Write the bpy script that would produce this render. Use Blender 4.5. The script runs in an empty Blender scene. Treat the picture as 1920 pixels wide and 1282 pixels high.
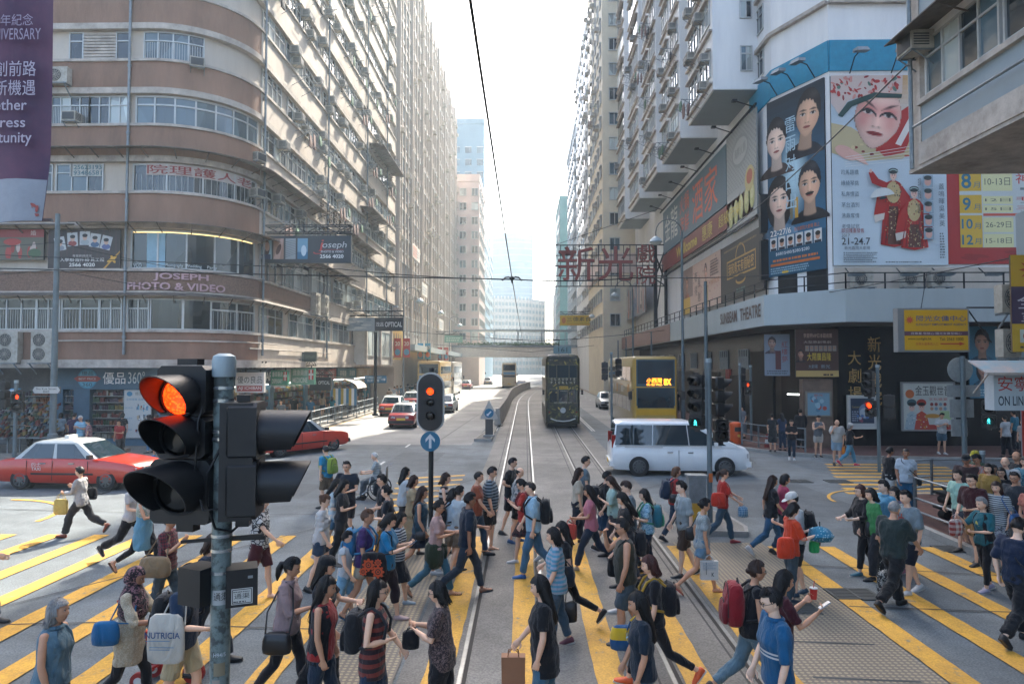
EXPOSURE=2.25
HAZE=0.00115
import bpy,math,random
import numpy as np
from mathutils import Vector as Vc,Matrix
random.seed(11)
rng=np.random.default_rng(5)
R=math.radians
D=bpy.data
S=bpy.context.scene
COL=S.collection
PI=math.pi
F_PX,HOR_V,VP_U,CAM_Z=1280.0,686.0,985.0,3.8
def lin(h):
 if not isinstance(h,str):
  return tuple(h)
 h=h.lstrip('#')
 if len(h)==3:
  h=''.join(c*2 for c in h)
 out=[]
 for i in(0,2,4):
  c=int(h[i:i+2],16)/255
  out.append(c/12.92 if c<=.04045 else((c+.055)/1.055)**2.4)
 return tuple(out)+(1.0,)
MATS={}
def nodes(name):
 m=D.materials.new(name)
 m.use_nodes=True
 nt=m.node_tree
 return m,nt,nt.nodes['Principled BSDF'],nt.nodes,nt.links
def mat(name,col='#808080',rough=.6,metal=0.,var=.12,scale=2.,bump=0.,bscale=30.,col2=None,emit=0.,spec=.5,world=False,streak=0.,coat=0.,wear=None,grain=0.):
 """principled surface whose colour, gloss and relief wander with noise"""
 if name in MATS:
  return MATS[name]
 m,nt,p,N,L=nodes(name)
 c=lin(col)
 tc=N.new('ShaderNodeTexCoord')
 src=tc.outputs['Object']
 if world:
  g=N.new('ShaderNodeNewGeometry')
  src=g.outputs['Position']
 n=N.new('ShaderNodeTexNoise')
 n.inputs['Scale'].default_value=scale
 n.inputs['Detail'].default_value=6
 n.inputs['Roughness'].default_value=.74
 if streak:
  mp=N.new('ShaderNodeMapping')
  mp.inputs['Scale'].default_value=(1,1,streak)
  L.new(src,mp.inputs[0])
  L.new(mp.outputs[0],n.inputs['Vector'])
 else:
  L.new(src,n.inputs['Vector'])
 r=N.new('ShaderNodeValToRGB')
 c2=lin(col2)if col2 else tuple(x*(1-var)for x in c[:3])+(1,)
 c1=c if col2 else tuple(min(1,x*(1+var))for x in c[:3])+(1,)
 r.color_ramp.elements[0].position=.33
 r.color_ramp.elements[1].position=.67
 r.color_ramp.elements[0].color=c2
 r.color_ramp.elements[1].color=c1
 if wear:
  r.color_ramp.elements[0].position=.4
  r.color_ramp.elements.new(.37).color=lin(wear)
 L.new(n.outputs['Fac'],r.inputs[0])
 out=r.outputs[0]
 for gs,lo_,hi in((.22,.72,1.1),(38.,1-grain,1+grain*.6))if grain else():
  g2=N.new('ShaderNodeTexNoise')
  g2.inputs['Scale'].default_value=gs
  g2.inputs['Detail'].default_value=5
  L.new(src,g2.inputs['Vector'])
  mr=N.new('ShaderNodeMapRange')
  for k_,v_ in zip((1,2,3,4),(.35,.65,lo_,hi)):
   mr.inputs[k_].default_value=v_
  L.new(g2.outputs['Fac'],mr.inputs[0])
  vm=N.new('ShaderNodeVectorMath')
  vm.operation='SCALE'
  L.new(out,vm.inputs[0])
  L.new(mr.outputs[0],vm.inputs['Scale'])
  out=vm.outputs[0]
 L.new(out,p.inputs['Base Color'])
 p.inputs['Roughness'].default_value=rough
 p.inputs['Metallic'].default_value=metal
 p.inputs['Specular IOR Level'].default_value=spec
 if coat:
  p.inputs['Coat Weight'].default_value=coat
  p.inputs['Coat Roughness'].default_value=.08
 if bump:
  b=N.new('ShaderNodeTexNoise')
  b.inputs['Scale'].default_value=bscale
  b.inputs['Detail'].default_value=4
  L.new(src,b.inputs['Vector'])
  bp=N.new('ShaderNodeBump')
  bp.inputs['Strength'].default_value=bump
  bp.inputs['Distance'].default_value=.02
  L.new(b.outputs['Fac'],bp.inputs['Height'])
  L.new(bp.outputs[0],p.inputs['Normal'])
 if emit:
  L.new(r.outputs[0],p.inputs['Emission Color'])
  p.inputs['Emission Strength'].default_value=emit
 MATS[name]=m
 return m
def glass_mat(name,col='#26333a',rough=.05,var=.5,scale=.35,metal=0.0,spec=.8,bump=.0):
 """window pane seen from outside: dark room behind, sky in the reflection, blinds and curtains at random"""
 if name in MATS:
  return MATS[name]
 m,nt,p,N,L=nodes(name)
 g=N.new('ShaderNodeNewGeometry')
 mp=N.new('ShaderNodeMapping')
 mp.inputs['Scale'].default_value=(1,1,.5)
 n=N.new('ShaderNodeTexVoronoi')
 n.inputs['Scale'].default_value=scale
 L.new(g.outputs['Position'],mp.inputs[0])
 L.new(mp.outputs[0],n.inputs['Vector'])
 r=N.new('ShaderNodeValToRGB')
 c=lin(col)
 r.color_ramp.elements[0].color=tuple(x*(1-var)for x in c[:3])+(1,)
 r.color_ramp.elements[1].color=tuple(min(1,x*(1+1.8*var))for x in c[:3])+(1,)
 L.new(n.outputs['Color'],r.inputs[0])
 L.new(r.outputs[0],p.inputs['Base Color'])
 p.inputs['Roughness'].default_value=rough
 p.inputs['Specular IOR Level'].default_value=spec
 p.inputs['Metallic'].default_value=metal
 b=N.new('ShaderNodeTexNoise')
 b.inputs['Scale'].default_value=.7
 L.new(g.outputs['Position'],b.inputs['Vector'])
 bp=N.new('ShaderNodeBump')
 bp.inputs['Strength'].default_value=.25
 bp.inputs['Distance'].default_value=.03
 L.new(b.outputs['Fac'],bp.inputs['Height'])
 L.new(bp.outputs[0],p.inputs['Normal'])
 MATS[name]=m
 return m
def print_mat(name='printed_face',rough=.45,emit=0.):
 if name in MATS:
  return MATS[name]
 m,nt,p,N,L=nodes(name)
 a=N.new('ShaderNodeVertexColor')
 a.layer_name='Col'
 L.new(a.outputs[0],p.inputs['Base Color'])
 p.inputs['Roughness'].default_value=rough
 if emit:
  L.new(a.outputs[0],p.inputs['Emission Color'])
  p.inputs['Emission Strength'].default_value=emit
 MATS[name]=m
 return m
class MB:
 def __init__(s):
  s.v,s.f,s.m=[],[],[]
 def add(s,vs,fs,m=0):
  b=len(s.v)
  s.v+=[tuple(v)for v in vs]
  s.f+=[tuple(b+i for i in f)for f in fs]
  s.m+=[m]*len(fs)
 def box(s,x0,x1,y0,y1,z0,z1,m=0):
  s.add([(x0,y0,z0),(x1,y0,z0),(x1,y1,z0),(x0,y1,z0),(x0,y0,z1),(x1,y0,z1),(x1,y1,z1),(x0,y1,z1)],[(0,3,2,1),(4,5,6,7),(0,1,5,4),(1,2,6,5),(2,3,7,6),(3,0,4,7)],m)
 def obox(s,c,a,b,d,m=0):
  c,a,b,d=Vc(c),Vc(a),Vc(b),Vc(d)
  q=[c+i*a+j*b+k*d for k in(-1,1)for i,j in((-1,-1),(1,-1),(1,1),(-1,1))]
  s.add(q,[(0,3,2,1),(4,5,6,7),(0,1,5,4),(1,2,6,5),(2,3,7,6),(3,0,4,7)],m)
 def bar(s,p,q,w,h=None,m=0):
  """square bar between two points"""
  p,q=Vc(p),Vc(q)
  d=q-p
  if d.length<1e-6:
   return
  u=d.normalized()
  t=Vc((0,0,1))if abs(u.z)<.95 else Vc((0,1,0))
  a=u.cross(t).normalized()
  b=a.cross(u)
  s.obox((p+q)/2,d/2,a*w/2,b*(h or w)/2,m)
 def loft(s,rings,m=0,cap=True,closed=True):
  n=len(rings[0])
  b=len(s.v)
  for r in rings:
   s.v+=[tuple(v)for v in r]
  e=n if closed else n-1
  for i in range(len(rings)-1):
   for j in range(e):
    k=(j+1)%n
    s.f.append((b+i*n+j,b+i*n+k,b+(i+1)*n+k,b+(i+1)*n+j))
    s.m.append(m)
  if cap and closed:
   s.f.append(tuple(b+j for j in reversed(range(n))))
   s.f.append(tuple(b+(len(rings)-1)*n+j for j in range(n)))
   s.m+=[m,m]
 def tube(s,pts,r,n=8,m=0,cap=True):
  pts=[Vc(p)for p in pts]
  rs=r if isinstance(r,(list,tuple))else[r]*len(pts)
  rings=[]
  pa=None
  for i,p in enumerate(pts):
   d=(pts[min(i+1,len(pts)-1)]-pts[max(i-1,0)])
   d=d.normalized()if d.length>1e-9 else Vc((0,0,1))
   if pa is None:
    t=Vc((0,0,1))if abs(d.z)<.9 else Vc((1,0,0))
    a=d.cross(t).normalized()
   else:
    a=(pa-d*pa.dot(d)).normalized()
   pa=a
   b=d.cross(a)
   rings.append([p+(a*math.cos(2*PI*k/n)+b*math.sin(2*PI*k/n))*rs[i]for k in range(n)])
  s.loft(rings,m,cap)
 def cyl(s,p,q,r,r2=None,n=16,m=0):
  s.tube([p,q],[r,r if r2 is None else r2],n,m)
 def prism(s,poly,z0,z1,m=0):
  n=len(poly)
  vs=[(x,y,z0)for x,y in poly]+[(x,y,z1)for x,y in poly]
  s.add(vs,[tuple(reversed(range(n))),tuple(range(n,2*n))]+[(i,(i+1)%n,n+(i+1)%n,n+i)for i in range(n)],m)
 def prism_y(s,poly,y0,y1,m=0):
  """polygon in x,z pushed along y"""
  n=len(poly)
  vs=[(x,y0,z)for x,z in poly]+[(x,y1,z)for x,z in poly]
  s.add(vs,[tuple(range(n)),tuple(reversed(range(n,2*n)))]+[((i+1)%n,i,n+i,n+(i+1)%n)for i in range(n)],m)
 def sheet(s,poly,z,m=0):
  s.add([(x,y,z)for x,y in poly],[tuple(range(len(poly)))],m)
 def ball(s,c,rx,ry=None,rz=None,n=12,k=8,m=0):
  ry=ry or rx
  rz=rz or rx
  rings=[]
  for i in range(k+1):
   t=PI*i/k
   sr=max(math.sin(t),.02)
   rings.append([(c[0]+rx*sr*math.cos(2*PI*j/n),c[1]+ry*sr*math.sin(2*PI*j/n),c[2]-rz*math.cos(t))for j in range(n)])
  s.loft(rings,m)
 def build(s,name,mats,parent=None,smo=None,loc=None,rotz=None,mesh_only=False):
  me=D.meshes.new(name)
  me.from_pydata(s.v,[],s.f)
  for x in(mats if isinstance(mats,(list,tuple))else[mats]):
   me.materials.append(x)
  if len(me.materials)>1:
   me.polygons.foreach_set('material_index',s.m)
  if smo is not None:
   me.polygons.foreach_set('use_smooth',[True]*len(me.polygons))
   if smo<170:
    me.set_sharp_from_angle(angle=R(smo))
  me.update()
  if mesh_only:
   return me
  return put(name,me,parent,loc,rotz)
def put(name,me,parent=None,loc=None,rotz=None):
 o=D.objects.new(name,me)
 COL.objects.link(o)
 if parent is not None:
  o.parent=parent
 if loc is not None:
  o.location=loc
 if rotz is not None:
  o.rotation_euler=(0,0,rotz)
 return o
def empty(name,loc=(0,0,0),rotz=0.):
 o=D.objects.new(name,None)
 o.empty_display_size=.2
 o.location=loc
 o.rotation_euler=(0,0,rotz)
 COL.objects.link(o)
 return o
def tag(o,label=None,cat=None,group=None,kind=None):
 if label:
  o['label']=label
 if cat:
  o['category']=cat
 if group:
  o['group']=group
 if kind:
  o['kind']=kind
 return o
KIDS={}
def copy_tree(o,parent=None,kids=None):
 """a thing, its parts and their sub-parts"""
 if kids is None:
  kids={}
  for x in D.objects:
   if x.parent is not None:
    kids.setdefault(x.parent.name,[]).append(x)
 c=o.copy()
 COL.objects.link(c)
 if parent is not None:
  c.parent=parent
 for ch in kids.get(o.name,[]):
  copy_tree(ch,c,kids)
 return c
def at(u,v,Y):
 return Vc(((u-VP_U)/F_PX*Y,Y,CAM_Z-(v-HOR_V)/F_PX*Y))
def gnd(u,v):
 Y=CAM_Z*F_PX/(v-HOR_V)
 return Vc(((u-VP_U)/F_PX*Y,Y,0))
GLYPH={}
def glyphs(txt,bold=0.):
 if any(ord(ch)>0x2e80 for ch in txt):
  bold=min(bold*.3,.004)
 key=(txt,bold)
 if key not in GLYPH:
  c=D.curves.new('lettering','FONT')
  c.body=txt
  c.offset=bold
  c.resolution_u=3
  c.space_line=.85
  o=D.objects.new('lettering',c)
  COL.objects.link(o)
  bpy.context.view_layer.update()
  me=D.meshes.new_from_object(o.evaluated_get(bpy.context.evaluated_depsgraph_get()))
  vs=np.array([v.co[:2]for v in me.vertices])if len(me.vertices)else np.zeros((0,2))
  fs=[tuple(p.vertices)for p in me.polygons]
  D.objects.remove(o)
  D.curves.remove(c)
  D.meshes.remove(me)
  if len(vs):
   lo,hi=vs.min(0),vs.max(0)
   GLYPH[key]=(vs-lo,hi-lo,fs)
  else:
   GLYPH[key]=(vs,np.array([1,1]),fs)
 return GLYPH[key]
class Art:
 """flat print on a board: origin is the lower left corner, ux runs to the reader's right, uz up; each shape lies a hair above the last"""
 def __init__(s,o,ux,uz=(0,0,1),lift=.004,step=.0003):
  s.o,s.ux,s.uz=Vc(o),Vc(ux).normalized(),Vc(uz).normalized()
  s.n=s.ux.cross(s.uz)
  s.v,s.f,s.c=[],[],[]
  s.z,s.step=lift,step
 def P(s,x,y,z=None):
  return s.o+s.ux*x+s.uz*y+s.n*(s.z if z is None else z)
 def poly(s,pts,col):
  b=len(s.v)
  s.v+=[s.P(x,y)for x,y in pts]
  s.f.append(tuple(range(b,b+len(pts))))
  s.c.append(lin(col)if isinstance(col,str)else col)
  s.z+=s.step
 def rect(s,x0,y0,x1,y1,col):
  s.poly([(x0,y0),(x1,y0),(x1,y1),(x0,y1)],col)
 def ell(s,cx,cy,rx,ry,col,n=24,a0=0,a1=360,rot=0):
  cr,sr=math.cos(R(rot)),math.sin(R(rot))
  k=n+(1 if a1-a0<360 else 0)
  pts=[]
  for i in range(k):
   t=R(a0+(a1-a0)*i/n)
   x,y=rx*math.cos(t),ry*math.sin(t)
   pts.append((cx+x*cr-y*sr,cy+x*sr+y*cr))
  s.poly(pts,col)
 def blob(s,cx,cy,rx,ry,c0,c1,n=9,dx=.2,dy=.15,rot=0,end=.25):
  """softly modelled printed shape: nested ovals from tone c0 to tone c1"""
  a,b=(lin(c)if isinstance(c,str)else c for c in(c0,c1))
  for i in range(n):
   k=i/(n-1)
   q=1-k*(1-end)
   s.ell(cx+dx*rx*k,cy+dy*ry*k,rx*q,ry*q,tuple(x*(1-k)+y*k for x,y in zip(a,b)),20,rot=rot)
 def text(s,txt,x0,y0,x1,y1,col,bold=.0,keep=False,slant=0.):
  vs,d,fs=glyphs(txt,bold)
  if not len(vs):
   return
  k=np.array([(x1-x0)/d[0],(y1-y0)/max(d[1],.05)])
  off=np.zeros(2)
  if keep:
   q=min(k)
   off=(np.array([x1-x0,y1-y0])-d*q)/2
   k=np.array([q,q])
  b=len(s.v)
  for v in vs:
   p=v*k+off
   s.v.append(s.P(x0+p[0]+slant*p[1],y0+p[1]))
  c=lin(col)
  for f in fs:
   s.f.append(tuple(b+i for i in f))
   s.c.append(c)
  s.z+=s.step
 def lines(s,x0,y0,x1,y1,n,col,seed=0,fill=.55):
  """rows of print too small to read"""
  r=random.Random(seed)
  h=(y1-y0)/n
  b=s.z
  for i in range(n):
   x=x0
   end=x1-(x1-x0)*r.uniform(0,.3)
   while x<end:
    w=h*r.uniform(.5,1.0)
    s.z=b
    s.rect(x,y0+i*h,min(x+w,end),y0+(i+fill)*h,col)
    x+=w+h*r.uniform(.12,.4)
 def build(s,name,parent=None,emit=0.):
  me=D.meshes.new(name)
  me.from_pydata([tuple(v)for v in s.v],[],s.f)
  a=me.color_attributes.new('Col','FLOAT_COLOR','CORNER')
  cols=np.repeat(np.array(s.c,dtype=np.float32),[len(f)for f in s.f],axis=0)
  a.data.foreach_set('color',cols.ravel())
  me.materials.append(print_mat()if not emit else print_mat('lit_face_%d'%int(emit*10),emit=emit))
  me.update()
  return put(name,me,parent)
def portrait(a,cx,cy,h,skin='#c99f86',hair='#17130f',shirt='#2b2f38',style='short',tilt=0,lip='#9c4a42',makeup=0.,body=True):
 """generic printed portrait, h = height of the face; a fine halftone of small flat cells"""
 w=h*.37
 n=int(max(22,min(74,h*42)))
 x0,x1,y0,y1=cx-1.8*w,cx+1.8*w,cy-.98*h,cy+.82*h
 m=int(n*(y1-y0)/(x1-x0))
 gx,gy=np.meshgrid(x0+(np.arange(n)+.5)*(x1-x0)/n,y0+(np.arange(m)+.5)*(y1-y0)/m)
 c,s=math.cos(R(tilt)),math.sin(R(tilt))
 u,v=((gx-cx)*c+(gy-cy)*s)/w,(-(gx-cx)*s+(gy-cy)*c)/h
 S_=lambda d,k=.05:np.clip(.5-d/k,0,1)
 G=lambda du,dv,su,sv:np.exp(-((u-du)/su)**2-((v-dv)/sv)**2)
 col=np.zeros((m,n,3))
 al=np.zeros((m,n))
 C=lambda q:np.array(lin(q)[:3])
 def over(mask,rgb):
  nonlocal col,al
  col=col*(1-mask[...,None])+rgb*mask[...,None]
  al=np.maximum(al,mask)
 r=np.random.default_rng(int(cx*97+cy*31+h*7))
 strand=1+.55*np.sin(u*17+5*np.sin(v*6)+r.uniform(0,6))*np.sin(u*41+v*9)
 hr=C(hair)*(1+.5*strand)[...,None]+.035*np.clip(G(.4,.5,.5,.12),0,1)[...,None]
 sh=C(shirt)*(1+.35*u+.25*np.sin(u*7+v*3))[...,None]
 bd=float(body)
 over(bd*S_(np.abs(u)-1.75+3.2*np.clip(v+.66,0,1)**.7,.12)*S_(v+.6+.1*u*u,.06),sh)
 if style=='long':
  over(S_(np.sqrt((u/1.2)**2+((v-.05)/.66)**2)-1-.35*np.clip(-v,0,1),.08),hr)
 over(bd*S_(np.abs(u)-.5-.3*np.clip(-v-.52,0,1),.12)*S_(v+.2,.1)*S_(-.82-v+.1*u*u,.05),C(skin)*(.55+.14*u)[...,None])
 top_={'short':.68,'up':.74,'long':.64}[style]
 over(bd*S_(np.sqrt((u/1.04)**2+(np.where(v>.1,(v-.1)/(top_-.1),(v-.1)/.3))**2)-1,.07),hr)
 wv=1-.42*np.clip(-v/.5,0,1)**2.2
 d=np.sqrt((u/(.95*wv))**2+(v/.5)**2)
 lt=.62+.5*np.clip(1.02-d,0,1)**.55+.13*u+.1*G(.1,.28,.5,.14)+.14*G(.05,-.02,.07,.12)+.08*G(.5,-.1,.25,.12)
 lt-=.2*(G(-.42,.075,.28,.05)+G(.42,.075,.28,.05))+.16*G(-.16,-.04,.1,.14)+.2*G(0,-.17,.22,.018)+.13*G(0,-.325,.3,.03)+.12*G(-.75,-.2,.25,.2)
 face=C(skin)*lt[...,None]*np.array([1.04,.98,.95])
 pink=np.clip(G(-.55,-.1,.3,.12)+G(.55,-.1,.3,.12),0,1)*(.16+.35*makeup)
 if makeup:
  pink=np.clip(pink+makeup*(G(-.45,.1,.42,.11)+G(.45,.1,.42,.11))*.8,0,.85)
 face=face*(1-pink[...,None])+C('#c0625c')*1.1*pink[...,None]
 over(S_(d-1,.05),face)
 for q in(-1,1):
  uu=u-q*.43
  bw=.03-.004*makeup
  over(S_(np.abs(v-(.155+.03*makeup+.055*makeup*q*uu/.3-.12*uu**2))-bw*np.clip(1-np.abs(uu)/.36,0,1),.02)*.85*(np.abs(uu)<.35),C('#1c1614'))
  over(S_(np.sqrt((uu/.23)**2+((v-.055)/.036)**2)-1,.3),C('#d9cec4')*.85)
  over(S_(np.sqrt((uu/.1)**2+((v-.057)/.036)**2)-1,.3),C('#1a1310'))
  over(S_(np.abs(v-(.09-.55*uu**2))-.009-.012*makeup,.012)*S_(np.abs(uu)-.25-.12*makeup,.05),C('#17110f'))
  over(.7*G(q*.12,-.155,.06,.012),C('#5a2f26'))
 ml=.3+.04*makeup
 over(S_(np.sqrt((u/ml)**2+((v+.262)/.034)**2)-1,.35),C(lip)*(.9+.3*u)[...,None])
 over(.8*S_(np.abs(v+.258+.03*np.cos(u*9)*.3)-.004,.008)*S_(np.abs(u)-ml,.06),C('#3a1512'))
 line={'short':.40,'up':.42,'long':.38}[style]
 over(bd*S_(line-.34*np.abs(u+.15)**2.6-v+.02*np.sin(u*23),.03)*S_(d-1.04,.05),hr)
 k=np.clip(col,0,1)
 b=len(a.v)
 ii,jj=np.nonzero(al>.5)
 dx,dy=(x1-x0)/n/2,(y1-y0)/m/2
 for i,j in zip(ii,jj):
  x,y=gx[i,j],gy[i,j]
  a.v+=[a.P(x-dx,y-dy),a.P(x+dx,y-dy),a.P(x+dx,y+dy),a.P(x-dx,y+dy)]
  a.f.append((b,b+1,b+2,b+3))
  a.c.append((float(k[i,j,0]),float(k[i,j,1]),float(k[i,j,2]),1.))
  b+=4
 a.z+=a.step
S.render.engine='CYCLES'
cam=D.cameras.new('camera')
cam.sensor_width=36
cam.lens=24
cam.clip_end=3000
cam.clip_start=.05
co=D.objects.new('camera',cam)
COL.objects.link(co)
co.location=(0,0,CAM_Z)
co.rotation_euler=(R(90)+math.atan(45/F_PX),0,math.atan(25/F_PX))
S.camera=co
S.view_settings.view_transform='Standard'
S.view_settings.look='None'
S.view_settings.exposure=EXPOSURE
S.view_settings.gamma=1
S.cycles.max_bounces=6
S.cycles.diffuse_bounces=3
S.cycles.glossy_bounces=3
S.cycles.transmission_bounces=4
S.cycles.volume_bounces=0
S.cycles.caustics_reflective=False
S.cycles.caustics_refractive=False
S.cycles.sample_clamp_indirect=4
S.cycles.use_denoising=True
SUN_AZ,SUN_EL=R(16.5),R(47)
w=D.worlds.new('World')
S.world=w
w.use_nodes=True
nt=w.node_tree
sky=nt.nodes.new('ShaderNodeTexSky')
sky.sky_type='NISHITA'
sky.sun_disc=False
sky.sun_elevation=SUN_EL
sky.sun_rotation=SUN_AZ
sky.air_density=.9
sky.dust_density=5.0
sky.ozone_density=1.2
bg=nt.nodes['Background']
bg.inputs['Strength'].default_value=.15
nt.links.new(sky.outputs[0],bg.inputs[0])
sl=D.lights.new('sun','SUN')
sl.energy=3.5
sl.angle=R(.5)
sl.color=(1,.92,.8)
so=D.objects.new('sun',sl)
COL.objects.link(so)
sd=Vc((math.sin(SUN_AZ)*math.cos(SUN_EL),math.cos(SUN_AZ)*math.cos(SUN_EL),math.sin(SUN_EL)))
so.rotation_euler=sd.to_track_quat('Z','Y').to_euler()
so.location=(20,60,90)
if HAZE>0:
 hz=MB()
 hz.box(-75,75,-14,520,-1.2,96)
 m=D.materials.new('haze_air')
 m.use_nodes=True
 m.node_tree.nodes.remove(m.node_tree.nodes['Principled BSDF'])
 pv=m.node_tree.nodes.new('ShaderNodeVolumePrincipled')
 pv.inputs['Color'].default_value=(.74,.9,1,1)
 pv.inputs['Density'].default_value=HAZE
 pv.inputs['Anisotropy'].default_value=.35
 m.node_tree.links.new(pv.outputs[0],m.node_tree.nodes['Material Output'].inputs['Volume'])
 tag(hz.build('haze',m),kind='stuff')
asphalt=mat('asphalt','#666d6f',.86,var=.3,scale=.9,bump=.35,bscale=160,world=True,grain=.35)
asphalt_dark=mat('asphalt_patch','#585e60',.85,var=.2,scale=1.5,bump=.35,bscale=160,world=True,grain=.35)
concrete_road=mat('road_concrete','#8a8a86',.8,var=.16,scale=.6,bump=.2,bscale=120,world=True,grain=.25)
track_bed=mat('track_concrete','#78756e',.8,var=.24,scale=.8,bump=.25,bscale=140,world=True,grain=.3)
yellow_paint=mat('yellow_paint','#dfa93a',.7,var=.16,scale=3.5,bump=.25,bscale=150,world=True,col2='#c9983c',wear='#8d836a',grain=.2)
white_paint=mat('white_paint','#c9cac6',.7,var=.14,scale=5,world=True,col2='#a2a5a4')
kerb_mat=mat('kerb_stone','#8d8c86',.85,var=.2,scale=3,bump=.3,world=True)
steel_rail=mat('rail_steel','#8f918f',.42,metal=.8,var=.2,scale=4,world=True)
groove=mat('rail_groove','#23211f',.8,world=True)
def paving_mat(name,c1,c2,mortar,sx=5.,bump=.3):
 m,nt,p,N,L=nodes(name)
 g=N.new('ShaderNodeNewGeometry')
 b=N.new('ShaderNodeTexBrick')
 b.inputs['Color1'].default_value=lin(c1)
 b.inputs['Color2'].default_value=lin(c2)
 b.inputs['Mortar'].default_value=lin(mortar)
 b.inputs['Scale'].default_value=sx
 b.inputs['Mortar Size'].default_value=.025
 L.new(g.outputs['Position'],b.inputs['Vector'])
 n=N.new('ShaderNodeTexNoise')
 n.inputs['Scale'].default_value=1.2
 n.inputs['Detail'].default_value=6
 L.new(g.outputs['Position'],n.inputs['Vector'])
 mx=N.new('ShaderNodeMix')
 mx.data_type='RGBA'
 mx.blend_type='MULTIPLY'
 mx.inputs['Factor'].default_value=.5
 L.new(b.outputs['Color'],mx.inputs['A'])
 rr=N.new('ShaderNodeValToRGB')
 rr.color_ramp.elements[0].color=(.5,.5,.5,1)
 rr.color_ramp.elements[0].position=.3
 rr.color_ramp.elements[1].position=.65
 L.new(n.outputs['Fac'],rr.inputs[0])
 L.new(rr.outputs[0],mx.inputs['B'])
 L.new(mx.outputs['Result'],p.inputs['Base Color'])
 p.inputs['Roughness'].default_value=.85
 bp=N.new('ShaderNodeBump')
 bp.inputs['Strength'].default_value=bump
 bp.inputs['Distance'].default_value=.01
 L.new(b.outputs['Fac'],bp.inputs['Height'])
 bp.invert=True
 L.new(bp.outputs[0],p.inputs['Normal'])
 MATS[name]=m
 return m
red_pave=paving_mat('red_pavers','#6e4a40','#5d4038','#4a3a34')
grey_pave=paving_mat('grey_pavers','#8f8a80','#827d74','#6a6660')
def tactile_mat():
 m,nt,p,N,L=nodes('tactile_pavers')
 g=N.new('ShaderNodeNewGeometry')
 mp=N.new('ShaderNodeVectorMath')
 mp.operation='SCALE'
 mp.inputs['Scale'].default_value=13.0
 L.new(g.outputs['Position'],mp.inputs[0])
 fr=N.new('ShaderNodeVectorMath')
 fr.operation='FRACTION'
 L.new(mp.outputs[0],fr.inputs[0])
 sb=N.new('ShaderNodeVectorMath')
 sb.operation='SUBTRACT'
 sb.inputs[1].default_value=(.5,.5,0)
 L.new(fr.outputs[0],sb.inputs[0])
 ml=N.new('ShaderNodeVectorMath')
 ml.operation='MULTIPLY'
 ml.inputs[1].default_value=(1,1,0)
 L.new(sb.outputs[0],ml.inputs[0])
 ln=N.new('ShaderNodeVectorMath')
 ln.operation='LENGTH'
 L.new(ml.outputs[0],ln.inputs[0])
 r=N.new('ShaderNodeValToRGB')
 r.color_ramp.elements[0].position=.28
 r.color_ramp.elements[1].position=.36
 r.color_ramp.elements[0].color=lin('#968a72')
 r.color_ramp.elements[1].color=lin('#6e675c')
 L.new(ln.outputs['Value'],r.inputs[0])
 L.new(r.outputs[0],p.inputs['Base Color'])
 p.inputs['Roughness'].default_value=.8
 bp=N.new('ShaderNodeBump')
 bp.invert=True
 bp.inputs['Strength'].default_value=.6
 bp.inputs['Distance'].default_value=.008
 L.new(r.outputs[0],bp.inputs['Height'])
 L.new(bp.outputs[0],p.inputs['Normal'])
 return m
tactile=tactile_mat()
def struct(o):
 return tag(o,kind='structure')
b=MB()
b.sheet([(-400,-60),(400,-60),(400,900),(-400,900)],-.02)
struct(b.build('ground',mat('open_ground','#77766f',.9,world=True)))
b=MB()
b.sheet([(-70,-13),(70,-13),(70,40),(-70,40)],0)
b.sheet([(-14,40),(12,40),(14,160),(40,420),(10,420),(-14,160)],0)
struct(b.build('road',asphalt))
b=MB()
b.sheet([(-12.2,33),(-2.6,33),(-1.9,75),(-.2,120),(14,300),(-6,300),(-12.2,120)],.004)
b.sheet([(5.2,33),(9.2,33),(9.3,120),(24,300),(18,300),(4.8,120)],.004)
struct(b.build('road_concrete',concrete_road))
def track_x(y):
 """sideways drift of the tram line, it bends to the right far off"""
 return 0 if y<66 else .00105*(y-66)**2 if y<150 else .00105*84**2+.176*(y-150)
ys=[-12]+[y for y in range(0,68,8)]+list(range(68,320,6))
b=MB()
b.loft([[(track_x(y)-1.55,y,.008),(track_x(y)+3.65,y,.008)]for y in ys],closed=False)
struct(b.build('tram_track_bed',track_bed))
b=MB()
g2=MB()
jt=MB()
for c0 in(-.27,2.33):
 for e in(-.5335,.5335):
  for i in range(len(ys)-1):
   y0,y1=ys[i],ys[i+1]
   xa,xb=track_x(y0)+c0+e,track_x(y1)+c0+e
   b.loft([[(xa-.026,y0,.012),(xa+.026,y0,.012)],[(xb-.026,y1,.012),(xb+.026,y1,.012)]],closed=False)
   k=.085 if e<0 else-.085
   g2.loft([[(xa+min(k*.4,k),y0,.0115),(xa+max(k*.4,k),y0,.0115)],[(xb+min(k*.4,k),y1,.0115),(xb+max(k*.4,k),y1,.0115)]],closed=False)
   jt.loft([[(xa-.2,y0,.01),(xa-.17,y0,.01)],[(xb-.2,y1,.01),(xb-.17,y1,.01)]],closed=False)
struct(b.build('rail_track',steel_rail))
struct(g2.build('rail_groove_track',groove))
struct(jt.build('track_joint_marking',mat('tar_joint','#3a3936',.8,world=True)))
rs=random.Random(3)
b=MB()
def bar_mark(x,y0,y1,wd,z):
 n=int((y1-y0)/.3)
 le,ri=[],[]
 for i in range(n+1):
  y=y0+(y1-y0)*i/n
  le.append((x-wd/2+rs.uniform(-.008,.008),y,z))
  ri.append((x+wd/2+rs.uniform(-.008,.008),y,z))
 b.loft([[p,q]for p,q in zip(le,ri)],closed=False)
for k in range(-12,9):
 x=k*1.055-.02
 if-2.8<x<-1.65 or 3.3<x<5.0:
  continue
 z=.0175
 far=15.3 if x<3 else 14.6
 bar_mark(x,5.2,far,.35,z)
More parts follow.
